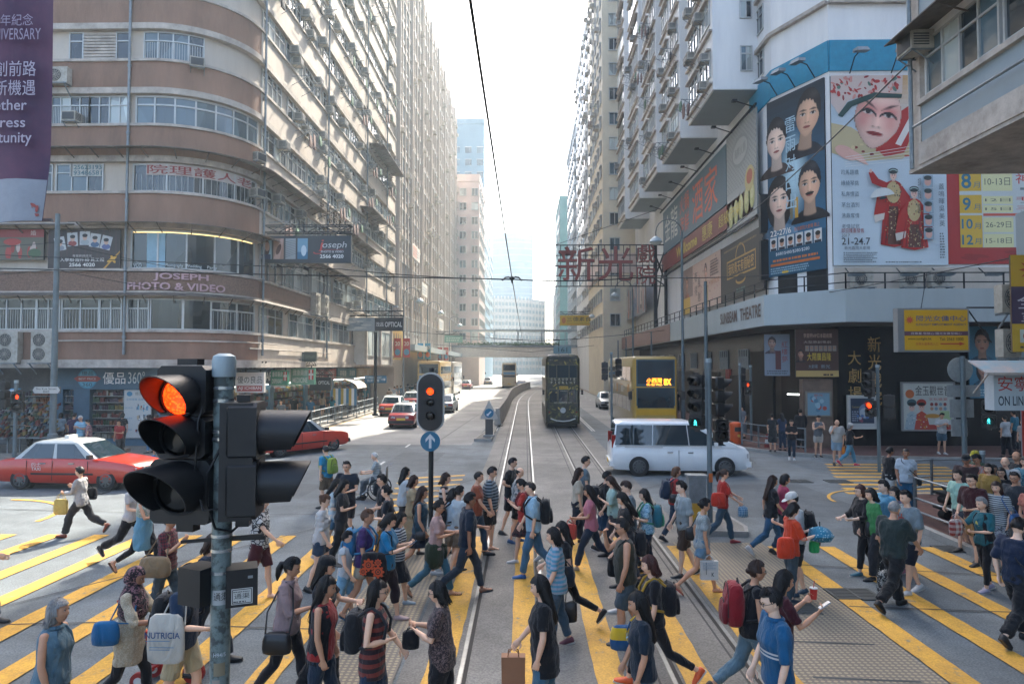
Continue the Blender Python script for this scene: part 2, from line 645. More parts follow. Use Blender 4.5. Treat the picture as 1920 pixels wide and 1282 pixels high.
struct(b.build('crossing_markings',yellow_paint))
b=MB()
for i in range(9):
 y=20.6+i*.75
 x0=9.6+i*.25
 b.box(x0,16.5-i*.1,y,y+.3,.005,.011)
for i in range(7):
 y=17.5+.9*i
 b.add([(-3.6-.1*i,y,.0135),(-2.1,y+.8,.0135),(-2.1,y+1.05,.0135),(-3.7-.1*i,y+.25,.0135)],[(0,1,2,3)])
struct(b.build('side_crossing_markings',yellow_paint))
b=MB()
b.sheet([(-2.75,6),(-1.6,6),(-1.6,16),(-2.75,16)],.0135)
b.sheet([(3.15,6),(5.05,6),(5.05,14.9),(3.15,14.9)],.0135)
struct(b.build('tactile_path',tactile))
b=MB()
for x0,y0,w_,h_ in((3.5,9.6,1.25,.05),(3.5,8.5,1.25,.05)):
 b.sheet([(x0,y0),(x0+w_,y0-.1),(x0+w_,y0-.1+h_),(x0,y0+h_)],.0165)
struct(b.build('tile_edge_marking',mat('tile_dark','#3f4344',.8,world=True)))
b=MB()
for y in range(20,200,6):
 for x in(-8.9,-5.6):
  b.box(x-.05+track_x(y)*.8,x+.05+track_x(y)*.8,y,y+1.2,.008,.012)
 b.box(7.2+track_x(y),7.3+track_x(y),y+14,y+15.4,.008,.012)
for x in(-1.75,3.85,3.99):
 for i in range(len(ys)-1):
  if ys[i]>32:
   b.loft([[(track_x(ys[i])+x,ys[i],.0155),(track_x(ys[i])+x+.09,ys[i],.0155)],[(track_x(ys[i+1])+x,ys[i+1],.0155),(track_x(ys[i+1])+x+.09,ys[i+1],.0155)]],closed=False)
struct(b.build('lane_markings',white_paint))
b=MB()
for a0,x,y,r_,s_ in((180,10.6,19.4,1.9,90),(0,-14.6,16.6,2.6,90)):
 pts=[(x+r_*math.cos(R(a0-s_*i/12 if a0 else a0+s_*i/12)),y+r_*math.sin(R(a0-s_*i/12 if a0 else a0+s_*i/12)))for i in range(13)]
 b.loft([[(px,py,.0145),(x+(px-x)*1.05,y+(py-y)*1.05,.0145)]for px,py in pts],closed=False)
b.box(9.12,9.2,33,150,.005,.011)
b.box(9.2,9.28,33.5,34,.004,.010)
b.box(-12.2,-12.12,34,150,.005,.011)
struct(b.build('kerb_line_markings',yellow_paint))
b=MB()
for p in(((-13,9.6),(-6.3,10.1),(-2.9,9.9)),((-10,8),(-5,15.8),(-1.7,23)),((5.1,11.0),(12,10.4),(20,9.3)),((5,13.3),(10,12.4),(16,11)),((-14,18),(-8,17.4),(-3,17.6)),((-9,21),(-4.5,31),(-3.4,60)),((4,24),(9,19),(13,16.5)),((2.9,20.5),(9,27),(9.5,31))):
 for q0,q1 in zip(p,p[1:]):
  q0,q1=Vc((*q0,.0215)),Vc((*q1,.0215))
  t=(q1-q0).normalized().cross(Vc((0,0,1)))*.018
  b.add([q0-t,q1-t,q1+t,q0+t],[(0,1,2,3)])
struct(b.build('tar_seam_markings',mat('tar_seam','#2c2d2d',.7,world=True)))
b=MB()
b.sheet([(-9.5,19.5),(-6.5,19.6),(-6.4,22),(-9.6,22.1)],.0055)
b.sheet([(5.2,17.4),(9,17.5),(8.8,22.4),(5.4,22)],.0055)
b.sheet([(-5.5,24.5),(-3.6,24.6),(-3.5,30),(-5.4,30)],.0065)
struct(b.build('road_patch_path',asphalt_dark))
def manhole(u,v,label,sx=.38,sy=.28):
 p=gnd(u,v)
 q=MB()
 q.box(-sx,sx,-sy,sy,.0,.022)
 for i in range(7):
  q.box(-sx+.05,sx-.05,-sy+.06+i*sy*.26,-sy+.1+i*sy*.26,.022,.028)
 q.box(-.02,.02,-sy,sy,.022,.029)
 tag(q.build('manhole_cover',mat('cast_iron','#4b4e4d',.7,metal=.3),loc=p),label,'manhole cover')
manhole(1490,899,'cast iron cover in the road nearest the two women with long hair')
manhole(1562,899,'cast iron cover in the road towards the railing')
manhole(1586,1105,'cast iron cover under the man carrying the white patterned tote')
manhole(1775,1022,'cast iron cover in the gutter by the teal shirt woman',.4,.25)
manhole(1482,1130,'cast iron cover on the tiled refuge by the orange shirt woman',.3,.3)
manhole(170,925,'cast iron cover in the road beside the waiting red taxi',.4,.25)
def slab(name,poly,m,z=.14,kw=.16):
 q=MB()
 q.prism(poly,-.01,z-.004,0)
 struct(q.build(name,kerb_mat))
 cx=sum(p[0]for p in poly)/len(poly)
 q=MB()
 n=len(poly)
 inn=[]
 for i in range(n):
  p0,p1,p2=Vc(poly[i-1]),Vc(poly[i]),Vc(poly[(i+1)%n])
  d1=(p1-p0).normalized()
  d2=(p2-p1).normalized()
  nn=Vc((-d1.y,d1.x))+Vc((-d2.y,d2.x))
  nn=nn.normalized()
  inn.append((p1.x+nn.x*kw,p1.y+nn.y*kw))
 q.sheet(inn,z)
 struct(q.build(name,m))
def arc(cx,cy,r,a0,a1,n=10):
 return[(cx+r*math.cos(R(a0+(a1-a0)*i/n)),cy+r*math.sin(R(a0+(a1-a0)*i/n)))for i in range(n+1)]
slab('pavement',[(-70,26.6),(-18,26.6)]+arc(-17.4,31.7,5.1,-90,0)[1:]+[(-12.3,120),(-6,300),(-70,300)],grey_pave)
slab('pavement',[(-70,-12),(-13.2,-12)]+arc(-17.0,12.5,3.8,0,90)+[(-70,16.3)],grey_pave)
slab('pavement',[(9.4,300-160),(9.4,33.4)]+arc(14.6,33.4,5.2,180,262)+[(20,27.6),(70,26.5),(70,300),(26,300)],red_pave)
slab('pavement',[(70,-12),(70,20.4)]+[(14,20.2)]+arc(11.4,17.8,2.3,90,180)+[(8.9,12),(8.5,-12)],red_pave)
slab('pavement',[(3.75,15.5),(4.95,15.4),(5.1,15.9),(5.0,17.4),(4.2,18.6),(3.8,17.4)],track_bed,.13,.1)
slab('pavement',[(-2.6,34.6),(-1.72,34.6),(-1.7,60),(-1.9,60),(-2.2,40)],track_bed,.13,.06)
slab('pavement',[(3.9,28.4),(5.1,28.4),(5.0,33),(4.5,37),(4.1,33)],track_bed,.13,.08)
cream_wall=mat('cream_plaster','#c6bcae',.85,var=.16,scale=.5,bump=.15,bscale=25,world=True,streak=.18,col2='#b0a698')
brown_wall=mat('brown_render','#876957',.85,var=.24,scale=.7,bump=.12,bscale=30,world=True,streak=.25)
pebble_wall=mat('pebble_dash','#7d6556',.95,var=.35,scale=14,bump=1.,bscale=45,world=True)
tw=mat('trim_paint','#bfb6aa',.75,var=.15,scale=1.5,world=True,col2='#8f867c')
white_wall=mat('white_tiles','#e6e7e4',.7,var=.1,scale=.5,world=True,streak=.15,col2='#d2d4d3')
grey_wall=mat('grey_panel','#8b979b',.6,var=.08,scale=.6,world=True)
pink_wall=mat('pink_tiles','#c4b3ab',.8,var=.1,scale=.4,world=True)
yellow_wall=mat('yellow_tiles','#d6ccb4',.8,var=.1,scale=.4,world=True)
blue_wall=mat('blue_grey_panel','#587a8c',.6,var=.08,scale=.3,world=True)
teal_wall=mat('teal_tiles','#6f948f',.7,var=.1,scale=.3,world=True)
dark_wall=mat('dark_stone','#1c1d1e',.4,var=.3,scale=.7,world=True)
pane=glass_mat('window_pane','#43555c',scale=1.1)
pane_dark=glass_mat('window_pane_dark','#20292d',scale=1.1)
pane_pale=glass_mat('window_pane_curtain','#9fa8a4',rough=.15,scale=1.1)
alu=mat('aluminium_frame','#b4b7b4',.45,metal=.3,var=.1,world=True)
sdk=mat('dark_steel','#24282a',.5,metal=.5,var=.2,world=True)
sgy=mat('galvanised_steel','#7b8386',.5,metal=.5,var=.2,scale=6,world=True)
ac_white=mat('casing_enamel','#b5b1a5',.55,var=.12,scale=4,col2='#8d8779')
ac_dark=mat('grille_dark','#33373a',.6)
rust=mat('rusty_sheet','#6d655b',.8,var=.35,scale=3,world=True,col2='#453c35')
PANES=[pane,pane_dark,pane_pale]
class Path:
 """facade line on plan: straight runs and one rounded corner"""
 def __init__(s,segs):
  s.segs=segs
  s.L=sum(q[-1]for q in segs)
 def at(s,t,out=0.):
  for q in s.segs:
   if t<=q[-1]or q is s.segs[-1]:
    if q[0]=='l':
     _,p,d,L=q
     x,y=p[0]+d[0]*t,p[1]+d[1]*t
     n=(d[1],-d[0])
    else:
     _,c,r,a0,L=q
     a=a0+t/r
     n=(math.cos(a),math.sin(a))
     x,y=c[0]+r*n[0],c[1]+r*n[1]
    return Vc((x+n[0]*out,y+n[1]*out,0))
   t-=q[-1]
 def ribbon(s,b,s0,s1,z0,z1,o0,o1,m=0,z0b=None,step=.4):
  n=max(1,int((s1-s0)/step))if any(q[0]=='a' for q in s.segs)and s0<29.0 and s1>23. else 1
  rings=[]
  for i in range(n+1):
   t=s0+(s1-s0)*i/n
   a,c=s.at(t,o0),s.at(t,o1)
   zb=z0 if z0b is None else z0b
   rings.append([(a.x,a.y,z0),(c.x,c.y,zb),(c.x,c.y,z1-(z0-zb if z0b is not None else 0)),(a.x,a.y,z1)])
  b.loft(rings,m)
def window(thing,P,s0,s1,z0,z1,n,transom=.66,out=.03,pick=None,fr=alu,rnd=random,fw=.05):
 b=MB()
 w_=(s1-s0)/n
 for i in range(n):
  m=pick if pick is not None else rnd.choice((0,0,1,1,1,2))
  P.ribbon(b,s0+i*w_+.004,s0+(i+1)*w_-.004,z0,z1,.004,out,m,step=.35)
 g=b.build('window',PANES,thing)
 f=MB()
 for i in range(n+1):
  t=s0+i*w_
  P.ribbon(f,t-fw/2,t+fw/2,z0,z1,.01,out+.05,step=9)
 for z in(z0,z0+(z1-z0)*transom,z1-fw)if transom else(z0,z1-fw):
  P.ribbon(f,s0+fw/2+.001,s1-fw/2-.001,z,z+fw,.012,out+.045,step=.35)
 if n>1 and rnd.random()<.4:
  for i in range(n*6):
   t=s0+(s1-s0)*(i+.5)/(n*6)
   P.ribbon(f,t-.009,t+.009,z0+fw,z0+(z1-z0)*.64,.036,.05,step=9)
 f.build('frame',fr,g)
 return g
def make_ac():
 r=empty('air_conditioner')
 tag(r,'pale box air conditioner jutting from a window of the cream corner block','air conditioner','window air conditioners of the cream corner block')
 b=MB()
 b.box(-.31,.31,-.5,.02,0,.42)
 b.build('casing',ac_white,r)
 b=MB()
 b.box(-.26,.26,-.515,-.5,.05,.37)
 for i in range(5):
  b.box(-.315,-.31,-.45,-.1,.07+i*.06,.1+i*.06)
  b.box(.31,.315,-.45,-.1,.07+i*.06,.1+i*.06)
 b.build('grille',ac_dark,r)
 b=MB()
 b.bar((-.28,0,-.02),(-.28,-.5,-.02),.03)
 b.bar((.28,0,-.02),(.28,-.5,-.02),.03)
 b.bar((-.28,-.45,-.03),(-.28,.0,-.35),.025)
 b.bar((.28,-.45,-.03),(.28,.0,-.35),.025)
 b.bar((-.29,-.46,-.02),(.29,-.46,-.02),.03)
 b.build('bracket',sgy,r)
 return r
def make_split(n=2):
 r=empty('split_unit')
 h=.62*n+.1
 b=MB()
 b.box(-.45,.45,-.34,0,0,h)
 b.build('casing',ac_white,r)
 for k in range(n):
  c=Vc((-.1,-.345,.36+.62*k))
  b=MB()
  b.cyl(c,c+Vc((0,-.015,0)),.27,n=24)
  f=b.build('fan',ac_dark,r)
  b=MB()
  for q in(.1,.18,.25):
   b.tube([c+Vc((q*math.cos(t*PI/12),-.03,q*math.sin(t*PI/12)))for t in range(25)],.008,5)
  for t in range(6):
   a=t*PI/6
   b.bar(c+Vc((.26*math.cos(a),-.028,.26*math.sin(a))),c-Vc((.26*math.cos(a),.028,.26*math.sin(a))),.01)
  b.build('guard',ac_white,f)
 b=MB()
 for x in(-.4,.4):
  b.bar((x,.0,-.04),(x,-.5,-.04),.05)
  b.bar((x,-.48,-.05),(x,.0,-.5),.04)
 b.bar((-.5,-.47,-.04),(.5,-.47,-.04),.04)
 b.build('bracket',sgy,r)
 return r
CLOTHES=[mat('laundry_'+k,c,.9)for k,c in(('blue','#3d7f9e'),('white','#c9c8c2'),('red','#7d6660'),('black','#1d1f24'),('green','#55735c'),('orange','#b58a6a'))]
def make_rack(seed):
 rr=random.Random(seed)
 r=empty('drying_rack')
 tag(r,'steel laundry rack jutting from a wall of the cream corner block','drying rack','laundry racks of the cream corner block')
 b=MB()
 for x in(-.8,.8):
  b.bar((x,0,0),(x,-1.1,.05),.03)
  b.bar((x,0,-.5),(x,-1.0,.04),.025)
 for i in range(4):
  b.bar((-.85,-.3-.25*i,.05),(.85,-.3-.25*i,.05),.022)
 b.build('frame',sgy,r)
 for i in range(rr.choice((0,1,2,3))):
  q=MB()
  x=rr.uniform(-.7,.5)
  y=-.3-.25*rr.choice((0,1,2,3))
  h=rr.uniform(.5,.85)
  q.loft([[(x,y-.02,.05),(x+.4,y-.02,.05),(x+.4,y+.02,.05),(x,y+.02,.05)],[(x-.03,y-.05,.05-h*.5),(x+.44,y-.03,.05-h*.5),(x+.43,y+.05,.05-h*.5),(x,y+.03,.05-h*.5)],[(x+.02,y-.03,.05-h),(x+.4,y-.05,.05-h),(x+.4,y+.02,.05-h),(x+.02,y+.05,.05-h)]])
  q.build('washing',rr.choice(CLOTHES),r)
 return r
AC=make_ac()
AC_USED=[False]
RACKS=[make_rack(k)for k in range(4)]
RACK_N=[0]
def ac_at(p,rz,label=None,group=None,plain=False):
 if not AC_USED[0]:
  o=AC
  AC_USED[0]=True
 elif plain:
  o=put('air_conditioner',AC_PLAIN)
  tag(o,None,'air conditioner')
 else:
  o=copy_tree(AC,None,AC_KIDS)
 o.location=p
 o.rotation_euler=(0,0,rz)
 if label:
  tag(o,label,None,group)
 return o
AC_KIDS={AC.name:[x for x in D.objects if x.parent==AC]}
b=MB()
b.box(-.31,.31,-.5,.02,0,.42)
b.box(-.25,.25,-.51,-.5,.05,.37,1)
AC_PLAIN=b.build('air_conditioner',[ac_white,ac_dark],mesh_only=True)
def rack_at(p,rz,label=None,group=None):
 i=RACK_N[0]
 RACK_N[0]+=1
 src=RACKS[i%4]
 o=src if i<4 else copy_tree(src,None,{src.name:[x for x in D.objects if x.parent==src]})
 o.location=p
 o.rotation_euler=(0,0,rz)
 if label:
  tag(o,label,None,group)
 return o
S1=23.4
S2=S1+3.4*PI/2
CB=Path([('l',(-40.,29.7),(1,0),S1),('a',(-16.6,33.1),3.4,-PI/2,3.4*PI/2),('l',(-13.2,33.1),(0,1),34.5)])
corner=empty('corner_apartment_block',(-13.2,29.7,0))
tag(corner,'cream corner block with a rounded brown end and ribbon windows over the photo shop','building')
corner.location=(0,0,0)
ZW=[(5.4,6.77),(8.07,9.8),(11.5,12.76),(14.5,15.8),(17.4,18.7)]
while ZW[-1][1]<40:
 ZW.append((ZW[-1][0]+3.02,ZW[-1][1]+3.02))
TOPZ=ZW[-1][1]+1.0
b=MB()
CB.ribbon(b,0,CB.L,3.75,TOPZ,-1.2,0,0,step=.35)
b.box(-40,-17,32,67.6,3.76,TOPZ-.02)
b.box(-17,-14.4,33.2,67.59,3.77,TOPZ-.01)
b.build('wall',cream_wall,corner,smo=30)
b=MB()
b2=MB()
tr=MB()
for k in range(len(ZW)+1):
 lo=4.08 if k==0 else ZW[k-1][1]+.32
 hi=ZW[k][0]-.12 if k<len(ZW)else TOPZ+.3
 m=1 if k==1 else 0
 CB.ribbon(b,0,S2-.2,lo,hi,0,.22,m,step=.35)
 CB.ribbon(b2,S2-.199,CB.L,lo,hi,0,.20,1 if k in(0,1)and False else 0)
 if k<len(ZW):
  CB.ribbon(tr,0,S2-.2,hi+.002,ZW[k][0]-.001,0,.3,step=.35)
  CB.ribbon(tr,S2-.199,CB.L,hi+.002,ZW[k][0]-.001,0,.29)
 if k:
  CB.ribbon(tr,0,S2-.2,ZW[k-1][1]+.05,lo-.002,0,.27,step=.35)
  CB.ribbon(tr,S2-.199,CB.L,ZW[k-1][1]+.05,lo-.002,0,.25)
CB.ribbon(tr,0,S2+34.4,3.72,4.078,0,.34,step=.35)
b.build('spandrel',[brown_wall,pebble_wall],corner,smo=30)
b2.build('spandrel',[cream_wall,pebble_wall],corner)
tr.build('trim',tw,corner,smo=30)
b=MB()
CB.ribbon(b,S2-.19,S2+10.5,ZW[0][1]+.34,ZW[1][0]-.14,.2,.23)
b.build('spandrel',pebble_wall,corner)
def sx(u):
 return(u-985)/43.1+40.0
W1=[]
rw=random.Random(4)
fronts=[(0,[(-30,55,3),(57,100,2),(105,176,2),(178,219,2),(231,271,2),(275,330,1),(332,380,1)]),(2,[(-20,80,3),(88,178,3)]),(3,[(-20,70,3),(75,149,4),(149,227,4)]),(4,[(-30,60,3),(108,134,1),(199,224,1),(253,360,4)]),(5,[(-30,60,3),(105,225,4),(253,360,4)]),(6,[(-30,60,3),(105,225,4),(253,360,4)]),]
for k,ws in fronts:
 for u0,u1,n in ws:
  window(corner,CB,sx(u0),sx(u1),ZW[k][0],ZW[k][1],n,rnd=rw,pick=1 if k==0 else None,transom=None if(k==0 and n==1)else .66)
for k,s0,s1,n in((0,sx(380),S2-.3,2),(1,sx(236),S2-.35,5),(2,sx(237),S2-.3,4),(3,sx(240),S2-.2,7)):
 window(corner,CB,s0,s1,ZW[k][0],ZW[k][1],n,transom=None if k in(1,2)else .66,rnd=rw,pick=1 if k!=3 else 0,fw=.07)
b=MB()
for i in range(9):
 z=ZW[4][0]+.04+i*.14
 CB.ribbon(b,sx(136),sx(198),z,z+.1,.0,.09)
b.build('louvre',tw,corner)
side=[]
for k in range(len(ZW)):
 s=S2+.35
 while s<CB.L-2.6:
  L=rw.choice((2.6,3.0,3.4))if k>1 else rw.choice((3.2,4.2))
  side.append((k,s,min(s+L,CB.L-.4),4 if k>1 else 3))
  s+=L+rw.choice((.35,.6,1.0))
side.sort(key=lambda q:CB.at(q[1]).y+abs(ZW[q[0]][0]-4)*.9)
n_w=sum(1 for o in corner.children if o.name.startswith('window'))
rest,restf=MB(),MB()
for i,(k,s0,s1,n)in enumerate(side):
 if i<78-0 and n_w+i<100:
  window(corner,CB,s0,s1,ZW[k][0],ZW[k][1],n,rnd=rw)
 else:
  w_=(s1-s0)/n
  for j in range(n):
   CB.ribbon(rest,s0+j*w_+.03,s0+(j+1)*w_-.03,ZW[k][0],ZW[k][1],.004,.03,rw.choice((0,0,1,2)))
   CB.ribbon(rest,s0+j*w_-.03,s0+j*w_+.03,ZW[k][0],ZW[k][1],.004,.07,3)
  CB.ribbon(rest,s0,s1,ZW[k][0]+.85,ZW[k][0]+.9,.004,.06,3)
tag(rest.build('window',PANES+[alu],corner),kind='stuff')
for z,s0,s1,o in((7.02,0,S2+6.5,.35),(10.12,S1-3,S2+17,.8),(13.4,0,S2+9,.8),(10.05,0,S1-3.2,.6),(13.3,S2+15,S2+24,.9),(16.4,S2+20,S2+27,1.0),(22.4,S2+23,S2+33,1.2)):
 b=MB()
 CB.ribbon(b,s0,s1,z,z+.03,.2,.2+o,z0b=z-.16,step=.35)
 t=s0+.3
 while t<s1:
  p,q,r_=CB.at(t,.22),CB.at(t,.2+o-.05),CB.at(t,.22)
  b.bar((p.x,p.y,z-.45),(q.x,q.y,z-.15),.035)
  t+=1.1
 b.build('rain_hood',rust,corner)
for s,z1 in((sx(231),40),(S2+.15,40),(S2+11,38),(S2+22,38),(S2+30,38)):
 b=MB()
 p=CB.at(s,.3)
 b.tube([(p.x,p.y,4.3),(p.x,p.y,z1)],.06,8)
 for z in range(5,38,3):
  b.cyl((p.x,p.y,z),(p.x,p.y,z+.12),.085,n=8)
 b.build('drain_pipe',sgy,corner,smo=60)
b=MB()
for z,s0,s1 in((4.9,sx(100),S2+3),(4.62,S2-1,S2+12),(9.95,sx(80),sx(235))):
 b.tube([CB.at(s0+(s1-s0)*i/16,.3)+Vc((0,0,z))for i in range(17)],.035,6)
b.build('conduit',tw,corner,smo=60)
used=0
for(k,s0,s1,n)in side:
 if k<1:
  continue
 for j in range(rw.choice((0,1,1,1,2))):
  if used>135:
   break
  s=rw.uniform(s0,s1)
  p=CB.at(s,.2)
  ac_at((p.x-.1,p.y,rw.choice((ZW[k][0]-.05,ZW[k][0]+.3,ZW[k][1]-.5))),PI/2)
  used+=1
used=0
for(k,s0,s1,n)in side:
 if k>=2 and rw.random()<.42 and used<44:
  p=CB.at((s0+s1)/2,.2)
  rack_at((p.x,p.y,ZW[k][0]-rw.uniform(.1,.5)),PI/2)
  used+=1
for u,v,lab in((349,102,'box air conditioner under the fourth window of the fifth floor on the rounded corner'),(122,214,'box air conditioner hanging below the plain row of windows on the brown front'),(409,252,'box air conditioner at the end of the curved window row on the rounded corner'),(407,327,'box air conditioner beside the red lettered banner window')):
 s=sx(u)if u<400 else S2-.5
 p=CB.at(s,.05)
 ac_at((p.x,p.y,3.8+(686-v)/43.1-.2),0 if u<300 else R(25)if u<400 else R(70),lab,'single air conditioners of the rounded corner')
for i,(u,z,n,lab)in enumerate(((18,3.95,2,'twin fan outdoor unit on the brown front, cut by the picture edge'),(82,3.95,2,'twin fan outdoor unit on the brown front behind the grey lamp post'),(100,16.2,1,'single fan outdoor unit below the louvred window'))):
 r_=make_split(n)
 tag(r_,lab,'outdoor unit','outdoor cooling units')
 p=CB.at(sx(u),.24)
 r_.location=(p.x,p.y,z)
for i,(s,z)in enumerate(((S2+8.2,6.9),(S2+10.0,6.95))):
 r_=make_split(2)
 tag(r_,['twin fan outdoor unit on the sunlit side wall, nearer the corner','twin fan outdoor unit on the sunlit side wall, second from the corner'][i],'outdoor unit','outdoor cooling units')
 p=CB.at(s,.24)
 r_.location=(p.x,p.y,z)
 r_.rotation_euler=(0,0,PI/2)
b=MB()
b.box(-40,-15.8,31.7,67.5,.13,3.74)
b.build('ground_floor_wall',mat('shop_wall','#56585a',.7,var=.3,scale=1,world=True),corner)
for y in(34.5,41,47.5,54,60.5,67):
 b=MB()
 b.box(-15.79,-15.3,y-.3,y+.3,.14,3.72)
 b.build('pillar',mat('pillar_tile','#4d6e80',.5,var=.15,world=True),corner)
def tower(name,label,foot,z1,wall,faces,parts=100,z0=.1,roof=True,cat='building'):
 """faces: (start xy, direction xy, columns, pitch, width, rows, first z, floor pitch, height, opts)"""
 t=empty(name)
 tag(t,label,cat)
 b=MB()
 b.prism(foot,z0,z1)
 b.build('wall',wall,t)
 wins=[]
 rr=random.Random(hash(name)%1000)
 rr=random.Random(len(label))
 for fi,(o,d,nc,px,ww,nr,zz,pz,hh)in enumerate(faces):
  for c in range(nc):
   for r_ in range(nr):
    x,y=o[0]+d[0]*(c+.5)*px,o[1]+d[1]*(c+.5)*px
    wins.append(((x*x+y*y)**.5+abs(zz+r_*pz-4)*.3,fi,x,y,zz+r_*pz))
 wins.sort()
 meshes={}
 for fi,f in enumerate(faces):
  ww,hh=f[4],f[8]
  meshes[fi]=[]
  for v in range(3):
   q=MB()
   q.box(-ww/2,ww/2,-.06,.02,0,hh,v)
   for x in(-ww/2,0,ww/2):
    q.box(x-.04,x+.04,-.1,-.061,0,hh,3)
   q.box(-ww/2-.06,ww/2+.06,-.16,-.062,-.1,0,3)
   q.box(-ww/2-.06,ww/2+.06,-.22,.0,hh,hh+.08,3)
   meshes[fi].append(q.build('window',PANES+[alu],mesh_only=True))
 rest=MB()
 for i,(dd,fi,x,y,z)in enumerate(wins):
  f=faces[fi]
  rz=math.atan2(f[1][1],f[1][0])
  v=rr.choice((0,0,1,1,2))
  if i<parts:
   put('window',meshes[fi][v],t,(x,y,z),rz)
  else:
   ux=Vc((f[1][0],f[1][1],0))
   n=Vc((f[1][1],-f[1][0],0))
   c=Vc((x,y,z+f[8]/2))
   rest.obox(c,ux*f[4]/2,n*.06,Vc((0,0,f[8]/2)),v)
   rest.obox(c+Vc((0,0,f[8]/2+.05)),ux*(f[4]/2+.06),n*.2,Vc((0,0,.05)),3)
 if rest.v:
  tag(rest.build('window',PANES+[alu],t),kind='stuff')
 if roof:
  b=MB()
  n=len(foot)
  cx,cy=sum(p[0]for p in foot)/n,sum(p[1]for p in foot)/n
  b.prism([(cx+(p[0]-cx)*1.012,cy+(p[1]-cy)*1.012)for p in foot],z1-.5,z1+.9)
  b.box(cx-2.5,cx+2.5,cy-3,cy+3,z1+.9,z1+4.5)
  b.build('roof',wall,t)
 return t,rr
def rect(x0,x1,y0,y1):
 return[(x0,y0),(x1,y0),(x1,y1),(x0,y1)]
PER='cooling units along the finned block'
t,rr=tower('finned_apartment_block','long pale block with close vertical fins next behind the cream corner block',rect(-34,-13.1,67.9,127),50,mat('fin_wall','#b9aea2',.85,var=.12,scale=.4,world=True,streak=.15),[((-13.1,68.6),(0,1),30,1.94,1.15,15,7.6,2.8,1.5),((-13.1-2.2,67.9),(1,0),1,1.6,.9,15,7.6,2.8,1.4)])
for i in range(31):
 b=MB()
 y=68.6+i*1.94
 b.box(-13.1,-12.84 if i%4 else-12.7,y-.1,y+.1,6.2,50.3 if i%4 else 51)
 b.build('fin',mat('fin_wall',''),t)
b=MB()
for k in range(16):
 b.box(-13.1,-12.99,68.75,126.8,6.4+2.8*k,7.1+2.8*k)
b.build('spandrel',mat('fin_wall',''),t)
b=MB()
b.box(-13.1,-11.2,69,126,5.4,6.0)
b.build('canopy',grey_wall,t)
for i in range(70):
 c,k=rr.randrange(30),rr.randrange(15)
 ac_at((-12.95,69.5+1.94*c,7.4+2.8*k+rr.choice((0,.9))),PI/2,'box air conditioner between the fins of the long pale block',PER,plain=True)
for(y,z,L)in((73,15.6,5),(80,12.2,4.2),(96,9,5)):
 a=empty('wall_banner',(-12.2,y,z))
 tag(a,{73:'white and orange banner tied across the fins, upper one',80:'plain white banner tied across the fins, lower one',96:'small pale banner far along the fins'}[y],'banner')
 q=MB()
 q.box(0,.06,0,L,0,1.5)
 q.build('cloth',mat('banner_white','#c8c4bb',.8),a)
 ar=Art((.062,0,0),(0,1,0))
 ar.rect(.2,.15,L*.6,1.3,'#c98a70' if y==73 else '#b9bcb8')
 ar.lines(.3,.3,L*.9,1.2,3,'#8d8f90',seed=y)
 ar.build('artwork',a)
t,rr=tower('pink_tower','pink tiled tower with white spandrels beyond the finned block',rect(-30,-8.9,131,150),40,pink_wall,[((-13.2,131),(1,0),2,2.3,1.2,12,6,2.8,1.3),((-8.9,131.5),(0,1),7,2.6,1.3,12,6,2.8,1.4)])
b=MB()
for k in range(12):
 b.box(-14.5,-12.9,130.6,131,6.4+2.8*k,7.7+2.8*k)
b.build('balcony',tw,t)
t,rr=tower('slab_tower','broad blue grey tower standing highest behind the pink tower',rect(-26,-10.5,172,205),66,blue_wall,[((-25,172),(1,0),5,3.,1.6,16,10,3.2,1.5),((-10.5,173),(0,1),10,3.1,1.6,18,9,3.1,1.5)],parts=60)
t,rr=tower('slim_tower','slim grey blue tower past the pink tower, next to the road',rect(-18,-11.5,214,240),44,blue_wall,[((-11.5,215),(0,1),8,3,1.6,11,9,3,1.5),((-17.6,214),(1,0),2,3,1.6,11,9,3,1.5)],parts=60)
gl=glass_mat('curtain_glass','#4a6c80',var=.2,scale=.2)
t=empty('glass_office_tower')
tag(t,'tall glass office tower with a curved top closing the street','building')
b=MB()
pts=[(-17+21*i/14,350-3.5*math.sin(PI*i/14))for i in range(15)]
b.prism(pts+[(4,378),(-17,378)],0,69)
b.build('wall',gl,t)
b=MB()
for k in range(20):
 b.prism([(x,y-.25)for x,y in pts]+[(4.1,378),(-17.1,378)],4+3.3*k,4.8+3.3*k)
b.build('spandrel',blue_wall,t)
b=MB()
b.prism([(-17+21*i/14,351-3.5*math.sin(PI*i/14))for i in range(11)]+[(-2,370),(-17,370)],69,72)
b.box(.5,4,352,372,69,71.6)
b.build('roof',blue_wall,t)
t=empty('curved_apartment_slab')
tag(t,'pale curved apartment slab with rows of balconies in front of the glass tower','building')
cpts=[(-15+24*i/16,300+6*(i/16)**2*3)for i in range(17)]
b=MB()
b.prism(cpts+[(9,330),(-15,330)],0,34)
b.build('wall',mat('slab_glass','#6e7c80',.5,world=True),t)
for k in range(11):
 b=MB()
 b.prism([(x,y-.9)for x,y in cpts]+[(9,329),(-15,329)],3+2.9*k,4.3+2.9*k)
 b.build('balcony',tw,t)
b=MB()
for i in range(0,17,1):
 x,y=cpts[i]
 b.box(x-.2,x+.2,y-1,y,2,34.6)
b.build('fin',tw,t)
tower('hillside_tower','pale distant tower showing above the footbridge, beside the crane',rect(13,19,300,320),35,tw,[((13,300),(1,0),2,2.8,1.4,10,4,3,1.4)],parts=0)
t=empty('tower_crane',(13,390,0))
tag(t,'thin tower crane far off over the end of the street','crane')
b=MB()
for x in(-.8,.8):
 b.bar((x,0,0),(x,0,62),.35)
for k in range(0,60,3):
 b.bar((-.8,0,k),(.8,0,k+3),.22)
b.build('mast',sgy,t)
b=MB()
